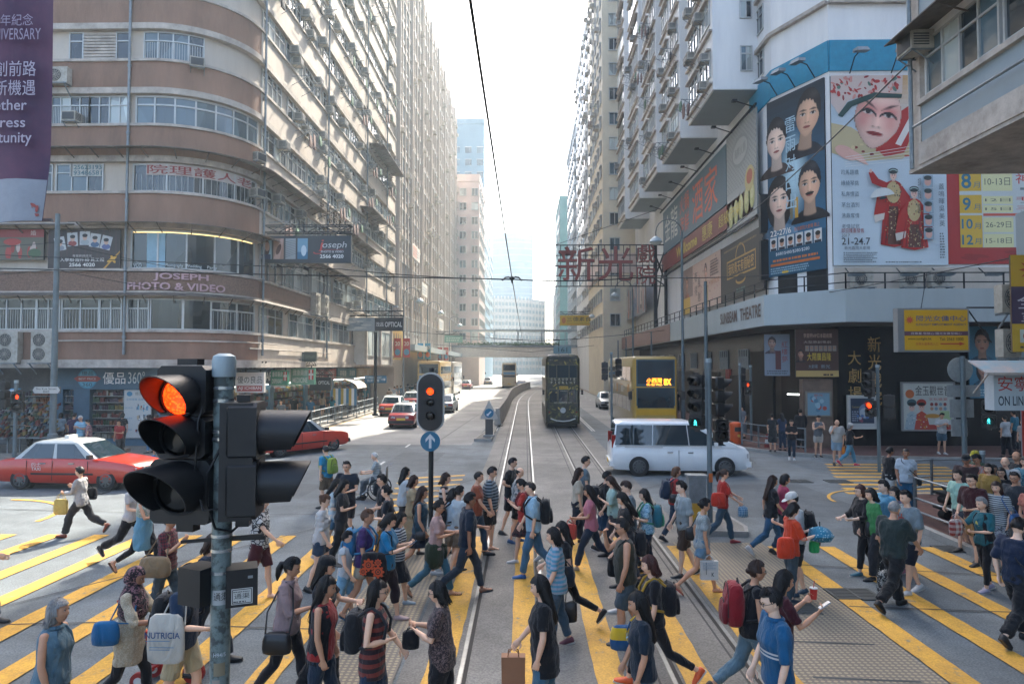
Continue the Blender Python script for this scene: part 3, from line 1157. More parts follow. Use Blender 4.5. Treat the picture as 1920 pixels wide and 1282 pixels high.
b.bar((-9,0,62),(19,0,62),.5)
b.bar((0,0,67),(16,0,62.3),.18)
b.bar((0,0,67),(-8,0,62.3),.18)
b.bar((0,0,62),(0,0,67),.4)
b.build('jib',sgy,t)
GRP_AC2='cooling units on the yellow flank tower'
t,rr=tower('yellow_flank_tower','cream and yellow tower with laundry boxes just past the white bay block',rect(8.9,30,78,96),70,yellow_wall,[((9.5,78),(1,0),1,1.5,1.1,17,8.4,2.9,1.3),((8.9,95),(0,-1),6,2.8,1.4,17,8.4,2.9,1.3)])
b=MB()
b.box(8.9,12.6,77.5,78,14.4,16.6)
b.box(8.6,8.9,80,94,14.4,16.6)
b.build('band',pink_wall,t)
for i in range(34):
 ac_at((8.7,rr.uniform(79,95),8.6+2.9*rr.randrange(16)),-PI/2,'box air conditioner on the street wall of the yellow flank tower',GRP_AC2,plain=True)
for i in range(16):
 rack_at((8.8,rr.uniform(79,95),8.6+2.9*rr.randrange(16)),-PI/2,'laundry rack on the street wall of the yellow flank tower','laundry racks of the yellow flank tower')
t,rr=tower('white_flank_tower','slender white tower between the yellow tower and the teal one',rect(9.2,30,97,122),55,white_wall,[((9.2,121),(0,-1),8,3,1.4,16,8.4,2.9,1.3),((9.5,97),(1,0),1,1.6,1.1,16,8.4,2.9,1.3)],parts=60)
for i in range(30):
 ac_at((9,rr.uniform(98,121),8.6+2.9*rr.randrange(16)),-PI/2,'box air conditioner on the slender white tower','cooling units on the slender white tower',plain=True)
tower('grey_mid_tower','grey tower with pale window bands behind the slender white tower',rect(9.6,30,128,155),50,grey_wall,[((9.7,128),(1,0),2,2.2,1.6,14,8,2.9,1.4),((9.6,154),(0,-1),8,3.2,1.6,14,8,2.9,1.4)],parts=60)
tower('teal_tower','teal and brown striped tower behind the red theatre letters',rect(9.0,26,176,200),47,teal_wall,[((9,199),(0,-1),7,3.3,1.6,13,8,2.9,1.4)],parts=40)
tower('low_blue_tower','blue tower, lowest of the row, at the bend of the tracks',rect(12.5,30,225,260),43,blue_wall,[((12.5,259),(0,-1),8,4,2,12,8,2.9,1.4),((13,225),(1,0),3,4,2,12,8,2.9,1.4)],parts=40)
t=empty('footbridge',(0,121,0))
tag(t,'pale concrete footbridge with planters spanning the whole road','footbridge')
b=MB()
b.box(-14.5,16,0,4,5.4,7.4)
b.build('deck',mat('bridge_paint','#dcd6cb',.8,world=True),t)
b=MB()
b.box(-14.5,16,-.25,-.001,7.1,7.5)
b.box(-14.5,16,-.05,.05,8.45,8.55)
for i in range(31):
 b.box(-14.5+i,-14.44+i,-.04,.04,7.5,8.45)
b.build('railing',sgy,t)
b=MB()
for x in(-13.4,14.5):
 b.box(x-.6,x+.6,1,3,.1,5.4)
b.build('pier',tw,t)
b=MB()
b.box(-14.5,16,.2,3.8,10,10.25)
for i in range(8):
 b.box(-14+i*4.2,-13.8+i*4.2,.3,.5,7.4,10)
b.build('roof',grey_wall,t)
q=MB()
for i in range(900):
 c=Vc((rr.uniform(-12,6),rr.uniform(-.3,.3),7.5+abs(rr.gauss(0,.25))))
 q.obox(c,Vc((rr.uniform(-.15,.15),rr.uniform(-.1,.1),.03)),Vc((.03,rr.uniform(-.1,.1),rr.uniform(-.1,.1))),Vc((.0,.01,.01)))
q.build('foliage',mat('planter_leaves','#4e6b3f',.8,var=.4,scale=1,world=True),t)
theatre=empty('theatre_building')
tag(theatre,'white corner building with a theatre under a grey wrap round canopy','building')
black_tile=mat('black_granite','#141617',.25,var=.3,scale=1.2,world=True)
blue_tile=mat('blue_tiles','#1f86a6',.4,var=.12,scale=4,world=True)
marble=mat('brown_marble','#6b5a4e',.4,var=.35,scale=1.5,world=True)
TP=Path([('l',(12.6,78.),(0,-1),43.3),('l',(12.6,34.7),(.4245,-.9054),3.534),('l',(14.1,31.5),(1,0),40)])
b=MB()
foot=[(12.6,78),(12.6,34.7),(14.1,31.5),(54,31.5),(54,78)]
b.prism(foot,7.0,70)
b.build('wall',white_wall,theatre)
b=MB()
b.prism([(13.0,78),(13.0,35.0),(14.4,31.9),(54,31.9),(54,78)],.12,5.7)
b.build('ground_floor_wall',black_tile,theatre)
b=MB()
b.prism([(11.0,78),(11.0,31.6),(13.5,29),(54,29),(54,31.48),(14.09,31.48),(12.58,34.7),(12.58,78)],5.66,7.06)
b.build('canopy',mat('canopy_paint','#9fabad',.6,var=.08,scale=.5,world=True,streak=.2),theatre)
b=MB()
b.box(10.96,10.995,52,77.9,5.7,7.0)
b.build('fascia',mat('brown_panel','#8b6f63',.6,world=True),theatre)
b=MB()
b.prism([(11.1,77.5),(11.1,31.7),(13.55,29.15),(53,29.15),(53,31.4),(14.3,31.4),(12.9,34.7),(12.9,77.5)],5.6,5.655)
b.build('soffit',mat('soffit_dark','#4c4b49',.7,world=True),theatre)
b=MB()
TP.ribbon(b,40,43.3,17.45,18.9,0,.06)
TP.ribbon(b,43.302,46.83,17.45,18.9,0,.06)
TP.ribbon(b,46.836,86,17.45,18.9,0,.062)
b.build('tile_band',blue_tile,theatre)
b=MB()
for z in(20.6,23.3,26.2,29.1):
 TP.ribbon(b,0,43.3,z,z+.18,0,.22)
 TP.ribbon(b,43.302,46.83,z,z+.18,0,.22)
 TP.ribbon(b,46.836,86,z,z+.18,0,.222)
b.build('ledge',tw,theatre)
b=MB()
TP.ribbon(b,30,42.5,7.06,8.4,0,.05)
TP.ribbon(b,46.9,86,7.06,8.3,0,.05)
b.build('apron',cream_wall,theatre)
b=MB()
for s0 in(43.6,45.4):
 TP.ribbon(b,s0,s0+1.2,7.1,8.3,0,.04)
b.build('shutter',sdk,theatre)
for s0,z in((39.0,19.2),(41.2,19.2),(39.0,21.6),(41.2,21.6),(39,24.4),(41.2,24.4),(47.3,24.4),(49.5,24.4),(47.3,27.3),(49.5,27.3)):
 window(theatre,TP,s0,s0+1.1,z,z+1.35,2,pick=1)
bays=[(36.6,42.2),(44.4,50.4),(52.4,58.3),(60.4,66.0),(69,74.2)]
bi=0
for y0,y1 in bays:
 b=MB()
 b.box(10.15,12.598,y0,y1,18.72,69.5)
 bay=b.build('bay',white_wall,theatre)
 b=MB()
 b.box(10.25,12.6,y0+.1,y1-.1,18.69,18.719)
 b.build('soffit',grey_wall,bay)
 b=MB()
 for k in range(13):
  z=19.6+2.9*k
  b.box(9.9,10.149,y0+.3,y0+2.7,z+1.42,z+1.52)
  b.box(9.9,10.149,y1-2.7,y1-.3,z+1.42,z+1.52)
  b.box(9.98,10.148,y0,y1,z-.55,z-.45)
 b.build('sunshade',tw,bay)
BP={}
n_w=0
wl=[]
for bi_,(y0,y1)in enumerate(bays):
 BP[bi_]=(Path([('l',(10.15,y1),(0,-1),y1-y0)]),Path([('l',(10.15,y0),(1,0),2.4)]))
 for k in range(13):
  z=19.6+2.9*k
  for s in(.45,y1-y0-2.55):
   wl.append((y0+k*4,bi_,0,s,s+2.1,z,3))
  if bi_==0:
   wl.append((y0+k*4,bi_,1,1.5,2.1,z+.1,2))
wl.sort()
rest=MB()
for i,(_,bi_,side_,s0,s1,z,n)in enumerate(wl):
 if i<82:
  window(theatre,BP[bi_][side_],s0,s1,z,z+1.4,n,rnd=rw,fw=.06)
 else:
  BP[bi_][side_].ribbon(rest,s0,s1,z,z+1.4,.004,.05,rw.choice((0,1,1,2)))
tag(rest.build('window',PANES,theatre),kind='stuff')
GRP_AC3='cooling units on the white bays over the theatre'
for i in range(44):
 bi_=rw.choice((0,0,1,1,2,2,3,4))
 y0,y1=bays[bi_]
 ac_at((10.1,rw.choice((y0+rw.uniform(.6,2.2),y1-rw.uniform(.6,2.2))),19.6+2.9*rw.randrange(9)+rw.choice((-.5,.9,-.5))),-PI/2,'box air conditioner on a white bay above the theatre',GRP_AC3)
for i in range(16):
 bi_=rw.choice((0,1,1,2,2,3))
 y0,y1=bays[bi_]
 rack_at((10.15,rw.uniform(y0+.9,y1-.9),19.2+2.9*rw.randrange(8)),-PI/2,'laundry rack on a white bay above the theatre','laundry racks on the white bays')
b=MB()
edge=[(11.15,77),(11.15,31.7),(13.6,29.15),(50,29.15)]
for p,q in zip(edge,edge[1:]):
 n=int(math.dist(p,q)/1.6)
 for z in(7.35,7.75):
  b.bar((p[0],p[1],z),(q[0],q[1],z),.045)
 for i in range(n+1):
  x,y=p[0]+(q[0]-p[0])*i/n,p[1]+(q[1]-p[1])*i/n
  b.bar((x,y,7.06),(x,y,7.76),.05)
b.build('railing',sdk,theatre)
ar=Art((10.995,38.6,6.1),(0,-1,0),lift=.02)
ar.text('SUNBEAM',0,0,3.0,.62,'#5a4a42',.02)
ar.text('THEATRE',3.5,0,6.6,.62,'#5a4a42',.02)
ar.build('lettering',theatre)
for i,(x,y)in enumerate(((15.2,31.2),(17.4,31.2),(18.6,31.1))):
 r_=make_split(1)
 tag(r_,['outdoor unit behind the canopy rail, nearest the chamfered corner','outdoor unit behind the canopy rail, under the white opera poster','outdoor unit behind the canopy rail, under the red programme board'][i],'outdoor unit','outdoor cooling units')
 r_.location=(x,y,7.35)
def board(name,label,o,ux,w_,h,cat='poster',depth=.08,col='#2a2c2e',frame=0.):
 """a flat board standing on its own thickness; returns the thing and an Art on its face"""
 t=empty(name,o)
 tag(t,label,cat)
 ux=Vc(ux).normalized()
 n=ux.cross(Vc((0,0,1)))
 b=MB()
 c=ux*w_/2+Vc((0,0,h/2))-n*depth/2
 b.obox(c,ux*w_/2,n*depth/2,Vc((0,0,h/2)))
 if frame:
  for a_,z in((-1,0),(1,0)):
   b.obox(c+ux*a_*(w_/2+frame/2),ux*frame/2,n*(depth/2+.03),Vc((0,0,h/2+frame)))
  for z in(-1,1):
   b.obox(c+Vc((0,0,z*(h/2+frame/2))),ux*w_/2,n*(depth/2+.03),Vc((0,0,frame/2)))
 b.build('backing',mat('board_'+col[1:],col,.5),t)
 return t,Art((0,0,0),ux)
cd=Vc((.4245,-.9054,0))
t,a=board('billboard','dark blue drama billboard with four heads on the chamfered corner',Vc((12.42,34.9,8.3)),cd,3.55,8.95,'billboard')
for i in range(24):
 k=i/24
 a.rect(0,8.95*k,3.55,8.95,tuple(x*(1-k)+y*k for x,y in zip(lin('#2f6f92'),lin('#222a30'))))
a.rect(0,0,3.55,1.9,'#1b5068')
a.blob(1.7,4.8,.95,2.4,'#2f5a72','#b5d3dc',14,0,.1)
portrait(a,.62,6.75,1.75,'#e6cfbd','#15110f','#3a2f2c','up')
portrait(a,2.6,7.45,1.95,'#d6b296','#191512','#20242a','short',tilt=-8)
portrait(a,.75,3.75,1.8,'#e2c8b4','#15110f','#54748a','long')
portrait(a,2.65,4.1,1.75,'#d6b296','#16181c','#14161a','short')
a.ell(2.65,3.72,.26,.07,'#15110f')
a.rect(1.45,2.7,1.62,3.5,'#6f6a54')
a.rect(1.75,2.7,1.95,3.7,'#c79a3a')
for i,ch in enumerate('雷雨对日出'):
 a.text(ch,1.2,7.0-i*.95,1.85,7.75-i*.95,'#a9c6d2')
a.text('22-27/6',.15,2.02,1.5,2.32,'#e6e3da',.01)
a.text('新光戲院大劇場 晚上',1.7,2.05,3.2,2.25,'#c8743a')
for i in range(6):
 x=.12+i*.55
 a.rect(x,1.3,x+.46,1.95,'#c8ccca')
 a.ell(x+.23,1.62,.13,.18,'#b98c72')
 a.ell(x+.23,1.74,.15,.11,'#17130f')
 a.rect(x+.04,1.3,x+.42,1.42,'#22262b')
a.text('$680/$480/$380/$280',.5,1.0,2.6,1.18,'#d9dfe0')
a.lines(.3,.72,3.2,.92,1,'#c8743a',1)
a.rect(.15,.5,3.2,.62,'#c0692f')
a.lines(.15,.12,3.3,.46,3,'#8fb0bd',2)
a.rect(.9,.1,1.3,.2,'#d9b23a')
a.build('artwork',t)
W_,H_=5.2,8.8
t,a=board('billboard','tall pale opera billboard with a large painted face above two red robed performers',Vc((14.12,31.42,8.4)),(1,0,0),W_,H_,'billboard')
for i in range(24):
 k=i/24
 a.rect(0,H_*k,W_,H_,tuple(x*(1-k)+y*k for x,y in zip(lin('#c3d2d9'),lin('#a9bac4'))))
for i in range(12):
 k=i/12
 a.rect(2.4,6.1+2.7*k,W_,H_,tuple(x*(1-k)+y*k for x,y in zip(lin('#c3ccd0'),lin('#c09458'))))
a.poly([(0,5.2),(0,6.6),(.9,6.4),(1.6,5.9),(3.9,7.0),(4.2,5.5),(3.2,4.9),(1.2,4.8)],'#b9ab84')
rp=random.Random(8)
for i in range(46):
 x,y=rp.uniform(.1,4.0),rp.uniform(5.0,6.5)
 if y<5.3+.45*x:
  a.ell(x,y,rp.uniform(.05,.14),rp.uniform(.04,.1),rp.choice(('#a8322a','#2f5a4c','#c9b98c','#7d2620')),n=7)
a.poly([(1.9,5.5),(2.4,6.6),(3.6,7.4),(3.75,6.2),(3.3,5.2),(2.4,5.0)],'#a8241c')
a.poly([(2.9,5.6),(3.6,6.9),(3.75,6.6),(3.15,5.5)],'#d6d2cc')
portrait(a,2.12,6.85,3.0,'#e6c4b6','#c9b7ae','#a8241c','short',tilt=-12,lip='#8e1f20',makeup=1.,body=False)
a.poly([(0,7.5),(.35,7.0),(.75,7.6),(2.0,8.05),(3.25,7.95),(3.3,8.8),(0,8.8)],'#c9b7ae')
for i in range(70):
 x,y=rp.uniform(.05,3.2),rp.uniform(7.7,8.75)
 if y>7.55+.18*x:
  a.ell(x,y,rp.uniform(.05,.16),rp.uniform(.03,.09),rp.choice(('#b23a34','#b23a34','#8e2a28','#c98a80','#5f7a6c')),n=7,rot=rp.uniform(0,180))
a.poly([(.3,6.95),(.75,7.55),(2.0,8.0),(3.25,7.9),(3.2,7.72),(2.0,7.75),(.95,7.35),(.5,6.85)],'#27453f')
a.ell(.65,5.2,.55,.28,'#d3a597',rot=-28)
for i in range(3):
 a.ell(1.1+.1*i,5.15-.16*i,.4,.07,'#d9ab9c',rot=-30)
for i in range(5):
 a.poly([(.6,5.0-i*.11),(4.0,5.55-i*.16),(4.0,5.53-i*.16),(.6,4.98-i*.11)],'#d9dbd8')
a.text('相',4.0,7.05,5.15,8.15,'#c8352a',.015)
a.text('如',4.0,5.85,5.15,6.95,'#c8352a',.015)
for x,y0,y1,w0,w1,cl in((2.75,.95,3.9,.62,.3,'#a3211b'),(3.65,.8,3.05,.62,.27,'#b0271f')):
 a.poly([(x-w0,y0),(x-w0*.8,y0+(y1-y0)*.45),(x-w1*1.1,y1-.5),(x-w1,y1-.1),(x-.1,y1),(x+.1,y1),(x+w1,y1-.1),(x+w1*1.1,y1-.5),(x+w0*.8,y0+(y1-y0)*.45),(x+w0,y0),(x,y0-.12)],cl)
 for s_ in(-1,1):
  a.poly([(x+s_*w1,y1-.1),(x+s_*(w1+.45),y1-.75),(x+s_*(w1+.6),y1-1.6),(x+s_*(w1+.1),y1-1.5),(x+s_*w1*.7,y1-.7)],'#a8241c')
  a.poly([(x+s_*(w1+.6),y1-1.6),(x+s_*(w1+.55),y1-1.95),(x+s_*(w1+.15),y1-1.8),(x+s_*(w1+.1),y1-1.5)],'#c9c2b8')
 for k in range(7):
  a.poly([(x-w0+k*w0*.3,y0+.02),(x-w0*.6+k*w0*.18,y0+1.3),(x-w0*.58+k*w0*.18,y0+1.3),(x-w0+k*w0*.3+.07,y0+.02)],'#7d1813')
 a.poly([(x-.3,y0),(x-.2,y1-1.2),(x+.2,y1-1.2),(x+.3,y0)],'#5a3428')
 a.ell(x,y1-.55,w1*1.1,.5,'#bda878')
 for i in range(110):
  a.ell(x+rp.uniform(-.4,.4),rp.uniform(y0,y1-.1),rp.uniform(.012,.04),rp.uniform(.012,.05),rp.choice(('#bca66f','#7d1a16','#d0bf94','#3a4a44')),n=6)
 a.poly([(x-.07,y1-.05),(x+.07,y1-.05),(x+.05,y1+.1),(x-.05,y1+.1)],'#d3ac9c')
 a.ell(x,y1+.22,.15,.2,'#dcb9a8')
 a.ell(x,y1+.42,.22,.14,'#27302e')
 for i in range(9):
  a.ell(x-.18+.045*i,y1+.42+.07*math.sin(i*.4),.028,.028,'#a8bfb8',n=6)
 for s_ in(-.055,.055):
  a.ell(x+s_,y1+.25,.035,.014,'#15110f',n=6)
  a.ell(x+s_,y1+.2,.04,.03,'#cd8d84',n=7)
 a.ell(x,y1+.12,.04,.014,'#8e2a24',n=6)
a.poly([(2.35,3.5),(1.75,3.75),(1.6,4.25),(1.8,4.3),(2.05,3.95),(2.5,3.75)],'#a3211b')
a.ell(1.7,4.32,.07,.09,'#d3ac9c')
a.ell(2.25,2.95,.6,.6,'#cdd2cf',a0=10,a1=150,rot=20)
a.ell(2.25,2.95,.2,.2,'#2a3a3a',a0=10,a1=150,rot=20)
for i,s_ in enumerate(('司馬題橋','綠綺琴挑','私奔情盜','茅台酒別','沸鼎奪情','考情試慾')):
 a.text(s_,.35,4.15-i*.5,1.15,4.38-i*.5,'#4a5a60')
a.text('即日隆重發售',.33,1.12+.35,1.35,1.68,'#8e2a24',.01)
a.text('2017',.33,1.28,.7,1.42,'#3a2a28')
a.text('21-24.7',.33,.92,1.62,1.25,'#22262a',.008)
a.text('新光戲院大劇場',.45,.7,1.6,.86,'#3c4a50')
a.lines(.4,.12,2.0,.62,6,'#5a666a',4)
a.lines(2.3,.1,4.3,.2,1,'#5a666a',5)
for i in range(5):
 a.rect(4.05,3.55-i*.6,4.5,4.1-i*.6,'#8aa0ac')
 a.ell(4.27,3.8-i*.6,.15,.19,'#c89a8c')
 a.ell(4.27,3.98-i*.6,.18,.11,'#23302e')
 a.text(('主演','新聲','演員','台柱','助演')[i],3.82,3.62-i*.6,3.95,4.0-i*.6,'#3a4246')
for i,ch in enumerate('蓋鳴暉吳美英'):
 a.text(ch,4.75,3.45-i*.34,5.0,3.72-i*.34,'#38464c')
a.lines(4.75,.3,5.0,1.5,10,'#5a666a',7)
a.build('artwork',t)
t,a=board('billboard','red framed programme board listing months and dates in yellow squares',Vc((19.34,31.43,8.45)),(1,0,0),9.5,8.7,'billboard',col='#8d1f1c')
a.rect(0,0,9.5,8.7,'#a32622')
for i in range(26):
 a.ell(rp.uniform(.5,9),rp.uniform(.2,.55),.4,.08,'#8d1f1c',n=10,rot=rp.uniform(-15,15))
rows=[('8','10-13日','神仙記之夢',3.05,4.15),('9','12日','毛澤東之虛雲',2.35,3.0),('','15日','三國志大典',1.65,2.3),('10','26-29日','納蘭三世',.85+.05,1.6-.15),('12','15-18日','龍門客棧',.2+.3,.2+.3)]
yy=[3.55,2.95,2.55,1.65,.95]
hh=[.85,.36,.34,.68,.62]
a.rect(.55,.75,9.2,8.5,'#b9c2c0')
for i,(mth,dt,nm,_,_)in enumerate(rows):
 y0,h0=yy[i]-.2,hh[i]
 if mth:
  ye=y0+h0+.1 if mth!='9' else y0+h0+.06
  ys_=y0 if mth!='9' else 2.33
  a.rect(.55,ys_,1.55,ye,'#c9a52e')
  a.text(mth,.62,ys_+.12,1.12,ye-.12,'#1f6a86',.02,keep=True)
  a.text('月',1.18,ys_+.15,1.48,ys_+.42,'#1f6a86')
 a.rect(1.6,y0,2.95,y0+h0,'#cfcf9c')
 a.text(dt,1.7,y0+h0*.3,2.85,y0+h0*.72,'#4c5550')
 a.text(nm,3.1,y0+h0*.38,3.1+len(nm)*.75,y0+h0*.95,'#b5342b',.012)
 a.lines(3.3,y0+.04,6.5,y0+h0*.28,1,'#66716f',i)
a.rect(1.6,2.2,8,2.31,'#c0533a')
a.text('新光戲院',3.9,.2,6.6,.6,'#d8b96a')
a.text('月',1.15,5.5,1.5,5.75,'#1f6a86')
a.rect(.55,5.5,1.55,8.4,'#c9a52e')
a.text('7',.65,5.75,1.1,6.35,'#1f6a86',.02,keep=True)
a.build('artwork',t)
def make_flood(name='flood_lamp'):
 r=empty(name)
 b=MB()
 b.tube([(0,0,0),(0,-.5,.55),(0,-.95,.6)],.03,6)
 b.build('arm',sdk,r,smo=60)
 b=MB()
 b.loft([[(-.3,-.9,.55),(.3,-.9,.55),(.3,-1.35,.48),(-.3,-1.35,.48)],[(-.26,-.86,.72),(.26,-.86,.72),(.22,-1.25,.68),(-.22,-1.25,.68)]])
 b.build('head',sgy,r)
 return r
FL=make_flood()
fk={FL.name:list(FL.children)}
fl_n=0
for x,y,z,rz,txt in((15.0,31.4,17.3,0,'flood lamp over the painted face, nearest the chamfer'),(16.9,31.4,17.3,0,'flood lamp over the painted face, in the middle of the board'),(18.9,31.4,17.3,0,'flood lamp over the opera billboard beside the white overhang'),(12.7,34.2,17.4,R(-65),'flood lamp over the drama billboard, farthest down the street'),(13.2,33.2,17.4,R(-65),'middle flood lamp over the drama billboard'),(13.7,32.1,17.4,R(-65),'flood lamp over the drama billboard nearest its high end')):
 o=FL if fl_n==0 else copy_tree(FL,None,fk)
 fl_n+=1
 o.location=(x,y,z)
 o.rotation_euler=(0,0,rz)
 tag(o,txt,'flood lamp','flood lamps of the billboards')
for x,txt in((14.6,'upturned flood lamp under the opera billboard, at its corner end'),(16.9,'upturned flood lamp under the middle of the opera billboard'),(18.5,'upturned flood lamp under the opera billboard, at the red board end'),(20.6,'upturned flood lamp under the red programme board'),(22.3,'upturned flood lamp farthest along under the programme board')):
 o=copy_tree(FL,None,fk)
 o.location=(x,31.3,8.35)
 o.rotation_euler=(PI*.02,0,0)
 o.scale=(1.1,1.0,-.6)
 o.location.z=8.25
 tag(o,txt,'flood lamp','flood lamps of the billboards')
SD=(0,-1,0)
t,a=board('billboard','black billboard with gold emblem lettering beside the chamfered corner',Vc((12.3,42.9,7.8)),SD,7.6,3.3,'billboard')
a.rect(0,0,7.6,3.3,'#2a2a28')
a.ell(3.8,2.3,.9,.75,'#b08a45',a0=0,a1=180)
a.ell(3.8,2.3,.78,.64,'#2a2a28',a0=0,a1=180)
a.rect(1.2,1.2,6.4,2.3,'#b08a45')
a.rect(1.3,1.3,6.3,2.2,'#2a2a28')
a.text('我和青天有個秘密',1.5,1.4,6.1,2.1,'#c79e52',.012)
a.ell(3.8,.95,.9,.25,'#b08a45')
a.ell(3.8,1.05,.8,.22,'#2a2a28')
a.text('新光戲院',3.0,.25,4.6,.5,'#4f8a80')
a.lines(.6,2.9,7,3.1,1,'#7c6a45',3)
a.build('artwork',t)
t,a=board('billboard','pale pink theatre billboard with two figures and blossom next to the black one',Vc((12.3,53.6,7.75)),SD,10.6,3.4,'billboard')
a.rect(0,0,10.6,3.4,'#c4a896')
a.rect(0,0,2.6,1.2,'#c9a23a')
a.rect(0,1.2,3.4,3.4,'#8a7468')
portrait(a,1.6,2.2,1.0,'#b98d72','#2a1a14','#8e4a30')
for i,s_ in enumerate('春風得意'):
 a.text(s_,3.9+(i%2)*.9,2.1-.5*i,4.7+(i%2)*.9,2.8-.5*i,'#3a2a26')
portrait(a,7.0,2.4,.9,'#cfa58c','#1a1412','#c0a070','up')
a.rect(6.4,.2,7.6,1.5,'#b49a6e')
for i in range(40):
 a.ell(rp.uniform(3.6,10.4),rp.uniform(.1,3.2),.1,.06,rp.choice(('#b06a6a','#d4b8a8','#7a5a52')),n=6,rot=rp.uniform(0,180))
for i in range(6):
 a.ell(8.4+.35*i,1.6,.13,.2,'#b98d72')
a.lines(8.2,2.0,10.3,3.1,6,'#5a4a46',3)
a.build('artwork',t)
t,a=board('shop_sign','long red supermarket sign with yellow letters under the restaurant sign',Vc((12.2,61,12.1)),SD,24.5,1.4,'sign',col='#6d2620')
a.rect(0,0,24.5,1.4,'#7d2f27')
for i in range(60):
 a.rect(i*.41,.04,i*.41+.05,1.36,'#6d2620')
a.text('Wellcome',6.0,.3,12.6,1.15,'#c4b04a',.03)
a.text('惠康',14,.2,16.6,1.25,'#c4b04a',.03)
a.text('超級市場',18,.3,22.5,1.1,'#c4b04a',.02)
a.build('artwork',t)
t,a=board('shop_sign','weathered blue restaurant sign with orange neon characters over the red sign',Vc((12.25,60.5,13.65)),SD,19,3.7,'sign',col='#4a626c')
a.rect(0,0,19,3.7,'#4f6b76')
for i in range(46):
 a.rect(.02+i*.41,0,.05+i*.41,3.7,'#43606b')
for ch,x,s_,y in(('金',.8,2.2,.9),('龍',3.2,2.6,.7),('火',6.6,1.4,2.0),('鍋',8.2,1.4,2.0),('海',6.6,1.4,.4),('鮮',8.2,1.4,.4),('酒',10.6,3.0,.4),('家',14.0,3.2,.4)):
 a.text(ch,x,y,x+s_,y+min(s_,2.9),'#d2613a' if ch in '酒家火鍋海鮮' else '#c9ccc6',.02)
a.build('artwork',t)
t,a=board('billboard','grey relief panel with food pictures at the end of the restaurant sign',Vc((12.2,41.2,11.8)),SD,5.3,5.7,'billboard',col='#8b8f8a')
a.rect(0,0,5.3,5.7,'#9a9d98')
for i in range(24):
 for j in range(13):
  a.z=.006
  a.rect(.1+j*.4+.2*(i%2),2.2+i*.15,.3+j*.4+.2*(i%2),2.28+i*.15,'#7d827e')
a.z=.02
a.ell(2.6,4.2,1.5,.9,'#878b86')
a.ell(2.6,4.2,1.3,.7,'#a5a8a2')
a.text('海鮮火鍋',1.6,3.9,3.6,4.5,'#6a6e6a')
for i in range(5):
 a.ell(.8+i*.95,.8+.1*i,.42,.7,'#a7a86a')
 a.ell(.8+i*.95,1.0+.1*i,.3,.4,'#c2bd84')
a.ell(4.2,2.2,.8,.7,'#b8a76a')
a.ell(4.2,2.3,.5,.4,'#a8542f')
a.build('artwork',t)
t,a=board('billboard','maroon and photo billboard far down the theatre flank',Vc((11.6,91,9.0)),SD,25,3.6,'billboard',col='#5a3a34')
a.rect(0,0,25,3.6,'#8e9294')
a.rect(0,0,9,3.6,'#7d433a')
a.lines(1,.8,8,3.0,3,'#c8bdb4',5)
for i in range(60):
 x=rp.uniform(9.3,24.5)
 a.rect(x,rp.uniform(0,1.5),x+rp.uniform(.2,.8),rp.uniform(1.6,3.5),rp.choice(('#7a6a62','#a89c92','#4f6a86','#b8836a','#55504c','#c4bdb4')))
a.build('artwork',t)
b=MB()
for y in range(36,62,4):
 b.bar((12.2,y,17.5),(11.0,y,17.9),.05)
 b.bar((11.1,y,17.9),(11.1,y,17.8),.25)
b.bar((12.1,35.6,17.55),(12.1,61,17.5),.1)
b.bar((12.1,35.6,11.6),(12.1,61,11.6),.12)
b.build('sign_rail',sdk,theatre)
b=MB()
b.box(12.05,12.5,34.95,35.25,8.2,10.2)
b.box(12.05,12.5,34.95,35.25,10.6,12.6)
b.build('equipment_box',sdk,theatre)
ar=Art((15.0,31.88,.1),(1,0,0),lift=.03)
for i,ch in enumerate('新光戲院'):
 ar.text(ch,.82,4.35-i*.82,1.42,5.05-i*.82,'#b5935a',.02)
for i,ch in enumerate('大劇場'):
 ar.text(ch,-.1,3.75-i*.82,.5,4.4-i*.82,'#b5935a',.02)
ar.build('gilt_lettering',theatre)
t,a=board('poster','grey blue drama poster hanging under the canopy, nearest the street',at(1430,704,33.3),(1,-.25,0),1.15,2.0)
a.rect(0,0,1.15,2,'#7d8794')
portrait(a,.35,1.55,.5,'#a88a7c','#2a2020','#5a4a52')
a.rect(.5,.3,.75,1.2,'#5a2a2c')
for i,ch in enumerate('紅樓夢'):
 a.text(ch,.78,1.35-i*.35,1.05,1.65-i*.35,'#8d3a3c')
a.lines(.1,.08,1.05,.3,2,'#4a525c',1)
a.build('artwork',t)
t,a=board('poster','brown variety show poster with yellow script above the marble pillar',at(1488,706,31.0),(1,-.03,0),1.88,2.15)
a.rect(0,0,1.88,2.15,'#4a3430')
a.rect(0,0,1.88,.28,'#b39a62')
a.text('李居明VIP日本觀劇團',.35,1.75,1.6,1.95,'#c9a89a')
a.text('大型原創粵劇',.35,1.5,1.55,1.62,'#b8ada4')
portrait(a,.22,1.0,.35,'#a07c6a','#1a1614','#2a2a30')
for i in range(7):
 a.rect(.42+i*.2,1.15,.59+i*.2,1.4,'#8a8480')
 a.ell(.5+i*.2,1.3,.05,.07,'#a07c6a')
a.text('大鬧廣昌隆',.5,.72,1.55,1.08,'#cdb23e',.012)
a.text('大劇場',.55,.38,.95,.55,'#7a97a6')
a.text('新光',1.1,.38,1.5,.55,'#7a97a6')
a.lines(1.2,.05,1.8,.2,1,'#3a2a24',2)
a.build('artwork',t)
b=MB()
b.box(12.55,13.9,31.2,31.6,.14,3.2)
b.build('marble_pillar',marble,theatre)
t,a=board('poster','small blue framed poster on the brown marble pillar',at(1508,777,31.12),(1,0,0),1.0,1.0,frame=.07,col='#7d786e')
a.rect(0,0,1,1,'#6f93a4')
